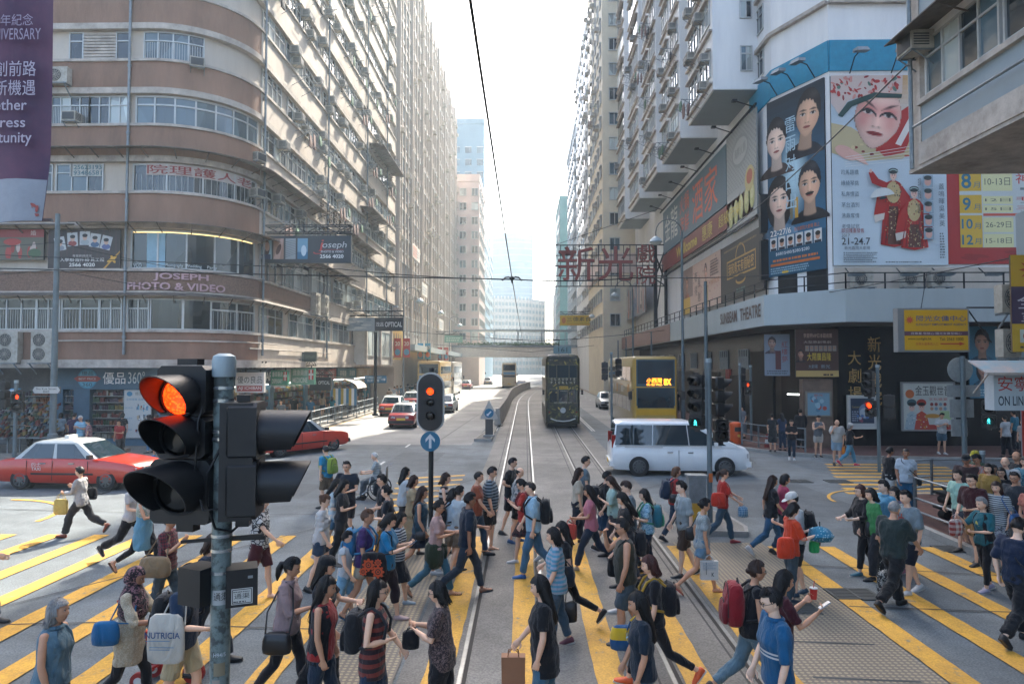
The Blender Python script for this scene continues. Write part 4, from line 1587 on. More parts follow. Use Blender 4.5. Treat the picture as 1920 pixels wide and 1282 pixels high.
for i in range(14):
 a.ell(rp.uniform(.2,.8),rp.uniform(.15,.8),.1,.1,rp.choice(('#a8483c','#4f7a90','#8fb0bd')),n=8)
a.text('新光',.3,.84,.7,.95,'#a83a30')
a.build('artwork',t)
t,a=board('poster','white framed night blue poster below the gilt characters',at(1584,800,31.6),(1,0,0),1.22,1.42,frame=.06,col='#c3c4be')
a.rect(0,0,1.22,1.42,'#b9bcba')
a.rect(.08,.2,1.14,1.34,'#2c3a4e')
a.ell(.75,.75,.3,.35,'#6f86a0')
a.ell(.7,.7,.2,.2,'#a8b4bc')
a.text('Concert',.14,.9,.5,1.0,'#b5a258')
a.lines(.14,.3,.5,.8,5,'#8d98a6',2)
for i in range(10):
 a.ell(rp.uniform(.4,1.0),rp.uniform(.3,.6),.07,.07,rp.choice(('#8a4a58','#4f6f9c','#a5b0ba')),n=8)
a.build('artwork',t)
t,a=board('poster','large white opera poster with two crowned performers on the black wall',at(1684,803,31.75),(1,0,0),2.28,2.1,frame=.07,col='#8a8c8a')
a.rect(0,0,2.28,2.1,'#bcc2bc')
a.rect(.9,0,2.28,.22,'#a3342c')
a.text('金玉觀世音',.55,1.55,2.15,2.0,'#2a2a2a',.008)
a.ell(.3,1.62,.2,.2,'#c06a3a')
a.text('文化盛宴',1.15,1.32,2.0,1.45,'#b34a3e')
for x,col,c2 in((.38,'#9fb3ba','#3a5a62'),(.82,'#b5432f','#a83428')):
 a.poly([(x-.35,0),(x-.22,.7),(x,.85),(x+.22,.7),(x+.38,0)],col)
 a.ell(x,1.0,.13,.17,'#d3ac9c')
 a.ell(x,1.22,.22,.17,c2)
 a.ell(x,1.16,.17,.08,'#1d2322')
 for sx_ in(-.05,.05):
  a.ell(x+sx_,1.02,.03,.015,'#15110f',n=6)
 for i in range(14):
  a.ell(x+rp.uniform(-.25,.25),rp.uniform(.05,.7),.035,.03,rp.choice(('#cdd2cf','#6a8a96' if x<.5 else '#c9a23a')),n=6)
for i in range(8):
 a.ell(1.28+.2*(i%4),1.15-.2*(i//4),.075,.08,rp.choice(('#8a3a34','#7a97a6','#b38a72')))
a.ell(1.3,.62,.35,.1,'#b8863a')
a.rect(1.65,.45,2.15,.85,'#a5bf8c')
a.build('artwork',t)
t,a=board('poster','blue cinema poster with two faces behind the yellow agency sign',at(1806,745,31.6),(1,0,0),1.3,3.4,col='#2a4a5a')
a.rect(0,0,1.3,3.4,'#3f7f9a')
portrait(a,.6,2.5,.9,'#c9a08c','#15110f','#2a5a76','up')
portrait(a,.65,1.3,.75,'#c9a08c','#15110f','#2f6a86','long')
a.lines(.1,.1,1.2,.45,3,'#a8c4d0',3)
a.build('artwork',t)
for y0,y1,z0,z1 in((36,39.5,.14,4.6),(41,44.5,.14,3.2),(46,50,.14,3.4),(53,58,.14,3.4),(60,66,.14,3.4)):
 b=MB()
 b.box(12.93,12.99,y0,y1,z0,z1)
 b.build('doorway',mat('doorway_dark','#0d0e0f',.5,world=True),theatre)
for i in range(9):
 y=40+i*4
 window(theatre,Path([('l',(12.98,y+1.6),(0,-1),2)]),0,1.6,3.6,4.8,4,pick=1,transom=None)
b=MB()
for x,y,z in((13.4,33.4,2.9),(13.0,34.2,2.4)):
 b.bar((x,y,z),(x+.55,y-.4,z),.06)
b.build('strip_lamp',mat('lamp_tube','#e8efe8',.4,emit=3.),theatre)
b=MB()
b.box(12.9,13.3,43.5,44.3,2.6,3.6)
b.build('red_placard',mat('red_placard','#a83a30',.5),theatre)
nb=empty('overhanging_building')
tag(nb,'pale grey building whose upper floors overhang the near pavement on the right hand corner','building')
nb['label']='pale grey building whose upper floors overhang the near pavement, cut by the frame'
NP=Path([('l',(9.2,16.2),(0,-1),30)])
b=MB()
b.box(9.3,30,-14,16.2,8.45,30)
b.build('wall',white_wall,nb)
b=MB()
b.box(9.15,30,-14,16.3,8.36,8.449)
b.box(9.18,9.299,15.85,16.28,8.45,30)
b.box(9.12,9.299,-14,15.849,8.45,8.95)
for z in(9.95,12.85,15.75):
 b.box(9.1,9.299,-14,15.849,z-.12,z)
b.build('beam',tw,nb)
b=MB()
for k in range(3):
 b.box(9.2,9.298,-14,15.84,8.951+2.9*k,9.829+2.9*k)
b.build('spandrel',grey_wall,nb)
NPW=Path([('l',(9.29,16.2),(0,-1),30)])
for k in range(3):
 for i in range(6):
  window(nb,NPW,.55+2.55*i,2.95+2.55*i,10.0+2.9*k,11.3+2.9*k,4,rnd=rw)
b=MB()
for k in range(2):
 NP.ribbon(b,.2,22,11.55+2.9*k,11.58+2.9*k,-.1,.75,z0b=11.3+2.9*k)
 for i in range(12):
  p,q=NP.at(.4+i*1.7,0),NP.at(.4+i*1.7,.6)
  b.bar((p.x,p.y,11.15+2.9*k),(q.x,q.y,11.32+2.9*k),.03)
b.build('rain_hood',rust,nb)
b=MB()
b.box(13.9,30,-14,19.5,.13,8.1)
b.build('ground_floor_wall',grey_wall,nb)
b=MB()
b.tube([(9.05,16.0,8.4),(9.05,16.0,30)],.05,8)
b.tube([NP.at(.3+i,.16)+Vc((0,0,9.35))for i in range(22)],.03,6)
b.build('drain_pipe',sgy,nb)
ac_at((9.25,15.7,11.0),-PI/2,'box air conditioner by the first window of the overhanging building','cooling units of the overhanging building')
ac_at((9.25,10.6,13.9),-PI/2,'box air conditioner high on the overhanging building','cooling units of the overhanging building')
for i,z in enumerate((4.05,5.3)):
 r_=make_split(1)
 r_.location=(13.75,19.75,z)
 r_.scale=(.75,1,1.1)
 tag(r_,['lower of the two outdoor units beside the yellow agency sign','upper of the two outdoor units beside the yellow agency sign'][i],'outdoor unit','outdoor cooling units')
neon_grey=mat('letter_mauve','#b8979a',.6)
ar=None
def path_text(P,thing,txt,s0,s1,z0,z1,out,m,bold=.02,name='lettering',depth=.06):
 vs,d,fs=glyphs(txt,bold)
 k=((s1-s0)/d[0],(z1-z0)/d[1])
 b=MB()
 A,B_=[],[]
 for v in vs:
  p=P.at(s0+v[0]*k[0],out)
  q=P.at(s0+v[0]*k[0],out+depth)
  z=z0+v[1]*k[1]
  A.append((p.x,p.y,z))
  B_.append((q.x,q.y,z))
 b.add(A+B_,[tuple(i+len(A)for i in f)for f in fs])
 edges={}
 for f in fs:
  for i in range(len(f)):
   e=(f[i],f[(i+1)%len(f)])
   if(e[1],e[0])in edges:
    del edges[(e[1],e[0])]
   else:
    edges[e]=1
 n=len(A)
 b.add(A+B_,[(e[0],e[1],e[1]+n,e[0]+n)for e in edges])
 return b.build(name,m,thing)
path_text(CB,corner,'JOSEPH',sx(283),sx(372),7.53,7.88,.24,neon_grey)
path_text(CB,corner,'PHOTO & VIDEO',sx(235),sx(402),7.13,7.46,.24,neon_grey)
wm=mat('window_letter_white','#b9c4c6',.6)
for s_,u0,u1 in(('VCO',240,256),('Photography',300,330),('Wedding',334,362),('Party',372,390)):
 path_text(CB,corner,s_,sx(u0),sx(u1),8.15,8.32,.06,wm,0,depth=.01)
b=MB()
CB.ribbon(b,sx(266),sx(299),8.1,9.75,.05,.07)
b.build('window_film',mat('film_blue','#7fa3b2',.3),corner)
b=MB()
CB.ribbon(b,sx(240),S2-.6,9.68,9.72,.06,.1)
b.build('strip_lamp',mat('warm_tube','#e8c98a',.4,emit=.5),corner)
b=MB()
CB.ribbon(b,sx(262),S2-.7,12.25,12.74,.06,.08)
b.build('banner',mat('banner_pale','#b3aaa5',.7),corner)
path_text(CB,corner,'院理護人老',sx(264),S2-.75,12.3,12.7,.09,mat('banner_red','#8c3a38',.7),.02,depth=.01)
b=MB()
CB.ribbon(b,sx(114),sx(176),12.2,12.74,.06,.08)
b.build('banner',mat('banner_white2','#b8bab6',.7),corner)
path_text(CB,corner,'25623193',sx(122),sx(176),12.5,12.7,.09,mat('banner_teal','#5d7f86',.7),.01,depth=.01)
path_text(CB,corner,'93486581',sx(122),sx(176),12.25,12.45,.09,MATS['banner_teal'],.01,depth=.01)
ss=mat('rusty_letters','#4f463f',.8)
for i,ch in enumerate('香港建築師樓'):
 path_text(CB,corner,ch,S2+9.4+i*1.45,S2+10.5+i*1.45,13.25,14.2,.24,ss,.01,depth=.12)
t,a=board('poster','dark studio poster with five portraits and a gold ribbon on the brown front',Vc((sx(82)-40,29.42,8.05)),(1,0,0),3.2,1.72)
a.rect(0,0,3.2,1.72,'#2e2422')
for i in range(12):
 a.rect(i*.27,.55,i*.27+.08,1.72,'#3a2a28')
for i,(x,y,c,r0)in enumerate(((.3,.8,'#7a8088',12),(.85,1.0,'#8a3a34',4),(1.4,1.05,'#9aa4a8',0),(1.85,.95,'#3a5a7a',-8),(2.35,.85,'#4a5a8a',-14))):
 ax=math.radians(r0)
 q=[(x+.23+dx*math.cos(ax)-dy*math.sin(ax),y+.3+dx*math.sin(ax)+dy*math.cos(ax))for dx,dy in((-.23,-.3),(.23,-.3),(.23,.3),(-.23,.3))]
 a.poly(q,'#b5b8b8')
 a.ell(x+.23,y+.12,.19,.12,c)
 a.ell(x+.23,y+.33,.1,.13,'#c39e88')
 a.ell(x+.23,y+.42,.12,.08,'#1c1614')
a.text('專業數碼燈光',1.1,.52,1.95,.63,'#b8b5ae')
a.text('入學相·證件相·見工相',.55,.32,2.5,.48,'#d8d6d0',.01)
a.text('2566 4020',.95,.1,2.1,.26,'#d8d6d0',.02)
a.poly([(2.45,0),(2.55,0),(3.2,.72),(3.2,.8)],'#b98a2e')
a.ell(2.85,.42,.25,.07,'#c99a36',rot=30)
a.ell(2.9,.42,.2,.07,'#c99a36',rot=-60)
a.build('artwork',t)
t,a=board('poster','red wedding photo poster, cut by the picture edge, on the brown front',Vc((sx(-30)-40,29.42,8.45)),(1,0,0),2.4,1.35)
a.rect(0,0,2.4,1.35,'#4a2a26')
a.rect(0,0,2.4,1.05,'#5f5a4a')
a.rect(0,1.0,2.4,1.35,'#8a2f2a')
a.text('婚',1.8,1.08,2.05,1.3,'#c9b8b0')
for i in range(9):
 a.ell(.6+rp.uniform(0,1.5),.3+rp.uniform(0,.3),.09,.25,rp.choice(('#8f2a24','#a33a30','#b8a69a')))
a.ell(1.0,.8,.4,.15,'#a3342c')
a.ell(2.0,.3,.3,.2,'#3f5a3a')
a.build('artwork',t)
shop=empty('grocery_shop',(0,0,0))
tag(shop,'blue fronted grocery shop with open shelves under the rounded corner','shop front')
blue_shop=mat('shop_blue','#3c6076',.5,var=.1,world=True)
b=MB()
b.box(-21.6,-16.45,31.15,31.55,2.72,3.7)
b.build('fascia',blue_shop,shop)
ar=Art((-21.6,31.15,2.72),(1,0,0),lift=.01)
ar.ell(1.4,.5,.46,.46,'#3a8fae')
ar.ell(1.4,.5,.4,.4,'#57a8c4')
ar.poly([(.77,.5),(.95,.62),(1.85,.62),(2.05,.5),(1.85,.36),(.95,.36)],'#a3423a')
ar.text('優品',1.13,.66,1.67,.84,'#1d3a4a')
ar.text('360',1.17,.14,1.63,.3,'#1d3a4a')
ar.text('BEST PRICE',1.0,.44,1.8,.54,'#d8d0cc')
ar.text('優品',2.12,.25,3.18,.8,'#eef2f3',.03)
ar.text('360°',3.3,.27,4.08,.82,'#cfd8da')
ar.build('lettering',shop)
b=MB()
for x0,x1 in((-21.6,-21.3),(-20.8,-20.05),(-16.9,-16.45)):
 b.box(x0,x1,31.1,31.6,.14,2.719)
b.box(-21.3,-16.9,31.2,31.6,.14,.45)
b.build('pillar',blue_shop,shop)
b=MB()
for z in(.75,1.05,1.4,1.75,2.1,2.4):
 b.box(-20.0,-18.2,31.25,31.62,z,z+.03)
 b.box(-24.4,-20.85,31.25,31.62,z,z+.03)
b.build('shelf',mat('shelf_steel','#8d8f8c',.5),shop)
rg=random.Random(21)
gm=[mat('goods_'+str(i),c,.5)for i,c in enumerate(('#6a2f28','#7d6a34','#2f4a5c','#8a877d','#3a5038','#7a4c2e','#43303c','#5f7076'))]
q=MB()
for z in(.47,.78,1.08,1.43,1.78,2.13,2.43):
 for X0,X1 in((-19.98,-18.25),(-24.3,-20.9)):
  x=X0
  c=rg.randrange(8)
  while x<X1:
   wd=rg.uniform(.05,.16)
   h=rg.uniform(.13,.24)
   if rg.random()<.3:
    c=rg.randrange(8)
   if rg.random()<.5:
    q.cyl((x+wd/2,31.3,z),(x+wd/2,31.3,z+h),min(wd/2-.005,.045),n=7,m=c)
   else:
    q.box(x,x+wd-.008,31.24,31.42,z,z+h,c)
   x+=wd
tag(q.build('shop_goods',gm),'rows of bottles and packets on the grocery shelves','goods',kind='stuff')
t,a=board('poster','white product poster beside the open shelves of the blue grocery shop',Vc((-18.45,31.12,.5)),(1,0,0),1.25,2.2,col='#b8bab8')
a.rect(0,0,1.25,2.2,'#bfc0bc')
a.ell(.25,2.02,.13,.11,'#3f86a8')
a.text('優品360',.5,1.96,1.1,2.1,'#55605f')
a.text('全球搜羅 直接進口',.1,1.72,1.15,1.82,'#4f8aa6')
for y,s_ in((1.2,'進口飲品'),(.72,'個人護理'),(.2,'家居用品')):
 a.text(s_,.05,y+.15,.4,y+.22,'#4f8aa6')
 for i in range(22):
  a.rect(*(lambda x,yy:(x,yy,x+.05,yy+rg.uniform(.08,.2)))(rg.uniform(.55,1.1),y+rg.uniform(0,.2)),rg.choice(('#8a3a34','#4f7a9a','#3a3f44','#6aa3b5','#b5a58a','#d6d6d0')))
a.build('artwork',t)
for i,(x,y,hh)in enumerate(((-22.6,28.6,1.2),(-20.9,28.9,1.5))):
 t=empty('toy_stall',(x,y,.14))
 tag(t,['street stall table heaped with small toys beside the dark clad seller','tall rack of small dolls and toys behind the grey lamp post'][i],'stall')
 q=MB()
 q.box(-.8,.8,-.4,.4,.6,.66)
 for a_ in(-.7,.7):
  q.bar((a_,0,0),(a_,0,.6),.05)
 q.build('table',sgy,t)
 q=MB()
 for j in range(160):
  q.obox((rg.uniform(-.75,.75),rg.uniform(-.4,.4),.7+rg.random()**1.5*hh),(.05,.01,.02),(.0,.05,.01),(.01,0,.06),rg.randrange(8))
 tag(q.build('toy',gm,t),kind='stuff')
t=empty('striped_awning',(-23.2,27.9,2.5))
tag(t,'blue and white striped awning at the edge of the picture','awning')
for k in range(6):
 q=MB()
 q.loft([[(-1.5,.28*k,.05*k),(1.1,.28*k,.05*k),(1.1,.28*k,.05*k+.02),(-1.5,.28*k,.05*k+.02)],[(-1.5,.28*k+.27,.05*k+.05),(1.1,.28*k+.27,.05*k+.05),(1.1,.28*k+.27,.05*k+.07),(-1.5,.28*k+.27,.05*k+.07)]])
 q.build('stripe',mat('awning_blue','#3f8fb0',.7)if k%2 else mat('awning_white','#c9cccb',.7),t)
q=MB()
q.bar((-1.4,0,0),(-1.4,0,-2.35),.05)
q.bar((1.0,0,0),(1.0,0,-2.35),.05)
q.build('pole',sgy,t)
def hang_sign(name,label,u0,u1,v0,v1,Y,draw,wall_x,col='#2c3134',truss=True,depth=.25,lit=0.):
 p0,p1=at(u0,v1,Y),at(u1,v0,Y)
 t=empty(name,(p0.x,Y,p0.z))
 tag(t,label,'sign')
 w_,h=p1.x-p0.x,p1.z-p0.z
 b=MB()
 b.box(0,w_,0,depth,0,h)
 b.build('cabinet',mat('cab_'+col[1:],col,.5),t)
 a=Art((0,0,0),(1,0,0))
 draw(a,w_,h)
 a.build('artwork',t)
 if truss:
  b=MB()
  wx=wall_x-p0.x
  xa,xb=(wx,w_)if abs(wx)<abs(wx-w_)else(0,wx)
  for yy in(-.1,.35):
   b.bar((xa,yy,h+.15),(xb,yy,h+.15),.06)
   b.bar((xa,yy,h+.5),(xb,yy,h+.5),.05)
  n=max(3,int((xb-xa)/.7))
  for i in range(n):
   x0,x1=xa+(xb-xa)*i/n,xa+(xb-xa)*(i+1)/n
   b.bar((x0,-.1,h+(.15 if i%2 else .5)),(x1,-.1,h+(.5 if i%2 else .15)),.035)
   b.bar((x0,.35,h+(.15 if i%2 else .5)),(x1,.35,h+(.5 if i%2 else .15)),.035)
  for x in(w_*.15,w_*.85):
   b.bar((x,.1,h),(x,.1,h+.15),.05)
  b.build('truss',sdk,t)
 return t
def d_joseph(a,w_,h):
 a.rect(0,0,w_,h,'#2d3336')
 for i,c in enumerate(('#8fb0bd','#9a7a6c','#8f989a','#6a97ae')):
  x=w_*(.145+i*.115)
  a.rect(x,h*.14,x+w_*.098,h*.9,c)
  if i==0:
   a.ell(x+w_*.045,h*.55,w_*.035,h*.3,'#4a3028')
   a.ell(x+w_*.055,h*.6,w_*.022,h*.17,'#c9a592')
   a.rect(x+.02,h*.14,x+w_*.09,h*.32,'#2c3a5a')
  elif i==1:
   a.poly([(x,h*.14),(x+w_*.07,h*.9),(x+w_*.098,h*.9),(x+w_*.06,h*.14)],'#b5968a')
   a.ell(x+w_*.05,h*.5,w_*.02,h*.2,'#4a2e26',rot=-20)
  elif i==2:
   for k in range(9):
    a.poly([(x,h*(.2+k*.07)),(x+w_*.098,h*(.34+k*.06)),(x+w_*.098,h*(.35+k*.06)),(x,h*(.22+k*.07))],'#4a5052')
  else:
   a.rect(x,h*.14,x+w_*.098,h*.4,'#2c6a8a')
   a.ell(x+w_*.06,h*.45,w_*.025,h*.2,'#b8ccd4')
 for i,ch in enumerate('攝影製作'):
  a.text(ch,w_*.07,h*(.72-i*.18),w_*.105,h*(.87-i*.18),'#a8adad')
 a.text('j',w_*.685,h*.4,w_*.72,h*.84,'#b8423a',slant=.2)
 a.ell(w_*.68,h*.37,w_*.04,h*.05,'#b8423a')
 a.ell(w_*.685,h*.39,w_*.034,h*.04,'#2d3336')
 a.text('oseph',w_*.72,h*.48,w_*.95,h*.78,'#b9bcbc',slant=.2)
 a.text('PHOTO & VIDEO',w_*.715,h*.37,w_*.93,h*.45,'#c4c7c6',.01)
 a.rect(w_*.7,h*.5-.03,w_*.93,h*.5-.015,'#b8423a')
 a.text('2566 4020',w_*.705,h*.17,w_*.93,h*.31,'#d2d4d2',.025)
hang_sign('hanging_sign','black photo studio sign with red j hanging on a truss from the rounded corner',455,655,439,491,33.6,d_joseph,-13.0)
t=empty('sign_post',(at(457,600,33.9).x,33.9,.14))
tag(t,'thin dark post under the black photo studio sign','post')
b=MB()
b.cyl((0,0,0),(0,0,at(457,492,33.9).z-.14),.05,n=8)
b.build('shaft',sdk,t)
b=MB()
b.cyl((0,0,0),(0,0,.12),.14,n=10)
b.build('foot',sdk,t)
def d_optical(a,w_,h):
 a.rect(0,0,w_,h,'#8d979a')
 for i in range(14):
  a.ell(rp.uniform(.2,w_*.45),rp.uniform(.1,h-.1),rp.uniform(.1,.5),.08,rp.choice(('#a9aeac','#77858b','#b8bab5')),n=8)
 a.rect(w_*.51,0,w_,h,'#22282b')
 a.text('茂昌',w_*.53,h*.33,w_*.66,h*.66,'#c4c8c8',.02)
 a.text('OPTICAL',w_*.685,h*.3,w_*.98,h*.68,'#c4c8c8',.02)
hang_sign('hanging_sign','half blank optician sign on a beam with lamps over the pavement',645,755,595,620,50,d_optical,-13.0)
t=empty('sign_post',(at(703,700,50.3).x,50.3,.14))
tag(t,'dark post under the half blank optician sign','post')
b=MB()
b.cyl((0,0,0),(0,0,at(703,622,50.3).z-.14),.12,n=10)
b.build('shaft',sdk,t)
b=MB()
b.cyl((0,0,0),(0,0,.15),.22,n=10)
b.build('foot',sdk,t)
for x in(-12.3,-11,-9.6):
 o=copy_tree(FL,None,fk)
 o.location=(x,51,7.9)
 o.scale=(.7,.7,.5)
 tag(o,{-12.3:'small lamp on the optician sign beam at the wall end',-11:'small lamp on the middle of the optician sign beam',-9.6:'small lamp on the optician sign beam at the road end'}[x],'flood lamp','lamps of the optician sign')
def d_green(txt,c1='#4f8a72',c2='#c9cfca',extra=True):
 def f(a,w_,h):
  a.rect(0,0,w_,h,c1)
  a.text(txt[0],w_*.08,h*.55,w_*.7,h*.9,c2,.02)
  a.text(txt[1],w_*.08,h*.12,w_*.7,h*.42,c2,.01)
  if extra:
   a.rect(w_*.75,h*.3,w_*.95,h*.9,'#b4453a')
   a.rect(w_*.82,h*.3,w_*.88,h*.9,'#d0cdc4')
   a.rect(w_*.75,h*.55,w_*.95,h*.68,'#d0cdc4')
 return f
def d_white(a,w_,h):
 a.rect(0,0,w_,h,'#bdbbb5')
 a.text('優の良品',w_*.06,h*.45,w_*.94,h*.82,'#3a3a3a',.02)
 a.rect(w_*.06,h*.06,w_*.94,h*.34,'#8e3834')
 a.text('AJI ICHIBAN',w_*.1,h*.1,w_*.9,h*.3,'#cfcac4',.01)
def d_black(a,w_,h):
 a.rect(0,0,w_,h,'#26292b')
 a.text('OPTICAL',w_*.4,h*.45,w_*.95,h*.72,'#b8bcbc',.01)
 a.text('茂昌',w_*.05,h*.45,w_*.32,h*.72,'#b8bcbc',.01)
def d_dark_zh(a,w_,h):
 a.rect(0,0,w_,h,'#4a544c')
 a.text('大藥房',w_*.2,h*.2,w_*.55,h*.8,'#96a094',.02)
 a.text('DISPENSARY',w_*.58,h*.3,w_*.97,h*.65,'#7a857a')
hang_sign('hanging_sign','white snack shop sign with a red strip hanging by the grey sign post',438,492,698,736,33.2,d_white,-15.6,'#b5b3ae')
hang_sign('hanging_sign','small green pharmacy sign with red cross, nearest the white snack sign',505,537,694,722,37,d_green(('康寧藥房','DISPENSARY')),-13.2,'#3f7a62')
hang_sign('hanging_sign','larger green and white pharmacy sign behind the small green one',543,588,690,721,40,d_green(('健康藥房','MEDICINE'),'#6f9a86'),-13.2,'#3f7a62')
hang_sign('hanging_sign','black optician box sign low over the pavement crowd',579,619,707,732,43,d_black,-13.2)
hang_sign('hanging_sign','dark green dispensary sign fixed to the wall over the shops',540,590,659,678,39.5,d_dark_zh,-13.2,'#3a423c',truss=False)
def d_blue_dir(a,w_,h):
 a.rect(0,0,w_,h,'#1f5f7c')
 a.text('EXPRESSWAY',w_*.06,h*.58,w_*.78,h*.85,'#c4ced2')
 a.text('快速公路',w_*.1,h*.15,w_*.66,h*.5,'#c4ced2',.01)
 a.rect(w_*.76,h*.44,w_*.9,h*.52,'#d4dcde')
 a.poly([(w_*.88,h*.3),(w_*.96,h*.48),(w_*.88,h*.66)],'#d4dcde')
hang_sign('road_sign','blue expressway direction sign with a white arrow over the pavement',683,724,704,718,52,d_blue_dir,0,'#1a4f68',truss=False,depth=.06)
def d_yellow(a,w_,h):
 a.rect(0,0,w_,h,'#c4a52c')
 a.ell(w_*.1,h*.5,w_*.05,h*.3,'#b5702e')
 a.text('三德素食館',w_*.18,h*.4,w_*.96,h*.85,'#23302a',.02)
 a.text('Three Virtues Vegetarian Restaurant',w_*.18,h*.17,w_*.96,h*.32,'#5a7a3a')
 a.rect(w_*.18,h*.07,w_*.96,h*.11,'#a8562e')
hang_sign('hanging_sign','yellow vegetarian restaurant sign reaching out over the tram line',1050,1122,591,610,93,d_yellow,12,'#b0952a')
def d_greenroad(a,w_,h):
 a.rect(0,0,w_,h,'#5f8a78')
 a.rect(.06,.06,w_-.06,h-.06,'#66907e')
 a.lines(w_*.1,h*.2,w_*.9,h*.8,2,'#a8bdb2',3)
hang_sign('road_sign','pale green gantry sign beside the footbridge on the sunny pavement',833,867,628,642,95,d_greenroad,-12.5,'#5f8a78')
t=empty('shop_box',(0,0,0))
tag(t,'white framed shop window box hung above the pavement under the optician sign','shop front')
b=MB()
b.box(-13.1,-12.2,51.6,61.5,3.9,7.0)
b.build('box',mat('box_white','#b9b7b0',.6,world=True),t)
for y0,y1 in((52.0,56.4),(56.9,61.2)):
 P_=Path([('l',(-12.2,y0),(0,1),y1-y0)])
 w_=window(t,P_,.1,y1-y0-.1,4.6,6.7,2,pick=2,transom=None)
for y in(51.5,56.6,61.3):
 b=MB()
 b.box(-12.18,-12.0,y,y+.25,3.9,7.0)
 b.build('post',tw,t)
t,a=board('poster','yellow film poster with dark figures past the white shop box',Vc((-12.4,62,4.4)),(0,1,0),7,2.9,col='#6a5a2e')
a.rect(0,0,7,2.9,'#a8883a')
for i in range(5):
 a.ell(1+i*1.2,1.6,.35,1.0,'#3a3020')
a.lines(.5,.1,6.5,.6,1,'#4a3a20',3)
a.build('artwork',t)
rs2=random.Random(9)
SHOPS=[('dark navy shop fascia with pale letters over the crowd','#2a4252','CAFE'),('pale shop fascia behind the pharmacy signs','#9a9a92','藥房'),('red lit shop fascia by the stall awning','#8a3a34','金行'),('teal shop fascia past the stall awning','#3f7480','茶餐廳'),('cream shop fascia farthest before the yellow poster','#b3a68c','麵包')]
for i,(lab,c,tx)in enumerate(SHOPS):
 y0=34.8+i*6.4
 t=empty('street_shop',(0,0,0))
 tag(t,lab,'shop front')
 b=MB()
 b.box(-15.75,-14.9,y0,y0+6.0,2.75,3.6)
 b.build('fascia',mat('fascia_%d'%i,c,.5,world=True),t)
 ar=Art((-14.9,y0,2.75),(0,1,0),lift=.01)
 ar.text(tx,.6,.2,2.6,.7,'#c9ccc6',.02)
 ar.text(tx,3.6,.2,5.4,.7,'#c9ccc6',.02)
 ar.build('lettering',t)
 b=MB()
 b.box(-15.79,-15.72,y0,y0+6.0,.15,2.749)
 b.build('interior',mat('shop_dark','#22211f',.6,world=True),t)
 b=MB()
 for z in(.6,1.0,1.4,1.8,2.2):
  x=y0+.1
  while x<y0+5.8:
   wd=rs2.uniform(.1,.4)
   b.box(-15.71,-15.4,x,x+wd-.02,z,z+rs2.uniform(.15,.33),rs2.randrange(8))
   x+=wd
 tag(b.build('shop_goods',gm,t),kind='stuff')
 b=MB()
 b.box(-15.5,-15.3,y0+.4,y0+5.6,2.68,2.74)
 b.build('strip_lamp',MATS['lamp_tube'],t)
t=empty('stall_awning',(-12.9,48.5,0))
tag(t,'domed white and striped stall awning at the pavement edge by the railing','stall')
b=MB()
for i in range(7):
 a0,a1=PI*.5*i/7,PI*.5*(i+1)/7
 b.loft([[(-1.2+2.2*math.sin(a0),-.2,2.2+.8*math.cos(a0)),(-1.2+2.2*math.sin(a0),2.6,2.2+.8*math.cos(a0))],[(-1.2+2.2*math.sin(a1),-.2,2.2+.8*math.cos(a1)),(-1.2+2.2*math.sin(a1),2.6,2.2+.8*math.cos(a1))]],closed=False)
b.build('canopy',mat('awning_cream','#c2bdb0',.8),t)
b=MB()
for x,y in((-1,0),(.9,0),(.9,2.5),(-1,2.5)):
 b.bar((x,y,.14),(x,y,2.4),.05)
b.build('frame',sgy,t)
b=MB()
for i in range(10):
 b.box(-1+.19*i,-1+.19*(i+1),-.02,0,1.0,2.2,i%3)
b.build('curtain',[mat('stripe_blue','#4a7a96',.8),mat('stripe_yellow','#b59a4a',.8),mat('awning_white','')],t)
for i,y in enumerate((64,78,96)):
 t=empty('pole_banner',(-11.6,y,4.6))
 tag(t,['pair of red festival banners on the lamp post past the yellow poster','pair of blue festival banners on the second lamp post','pair of red banners on the far lamp post near the footbridge'][i],'banner')
 b=MB()
 b.box(-.75,-.1,-.02,.02,0,1.8)
 b.box(.1,.75,-.02,.02,0,1.8)
 b.build('cloth',mat(('festival_red','festival_blue')[i%2],('#a8463c','#3f84a6')[i%2],.8),t)
 ar=Art((-.75,-.025,0),(1,0,0))
 for k in(0,.85):
  ar.text('20',k+.1,1.1,k+.55,1.5,'#c9c0b0',.02)
  ar.ell(k+.33,.5,.25,.3,('#4a86a0','#b5623a')[i%2])
 ar.build('artwork',t)
t=empty('neon_sign',(0,60,0))
tag(t,'huge red neon theatre characters on an open steel frame over the street','sign')
b=MB()
p0,p1=at(1040,536,60),at(1230,458,60)
for k in range(5):
 z=p0.z+(p1.z-p0.z)*k/4
 b.bar((p0.x,.25,z),(12.5,.25,z),.09 if k%2==0 else .07)
for i in range(17):
 x=p0.x+(p1.x-p0.x)*i/16
 b.bar((x,.25,p0.z),(x,.25,p1.z),.06)
for z0,z1 in((p0.z,p1.z),(p1.z,p0.z)):
 b.bar((p1.x-.3,.3,z0),(12.5,.3,z1),.12)
 b.bar((p1.x,.5,z0-3),(12.5,.5,z1),.1)
b.bar((p1.x,.3,p0.z-4),(p1.x,.3,p1.z+.4),.3)
b.bar((12.4,.3,p0.z-4),(12.4,.3,p1.z+.4),.25)
b.bar((p0.x,.3,p1.z),(12.4,4,p1.z+4),.05)
b.build('frame',sdk,t)
red_letter=mat('letter_red','#8a4740',.6,var=.15,scale=4)
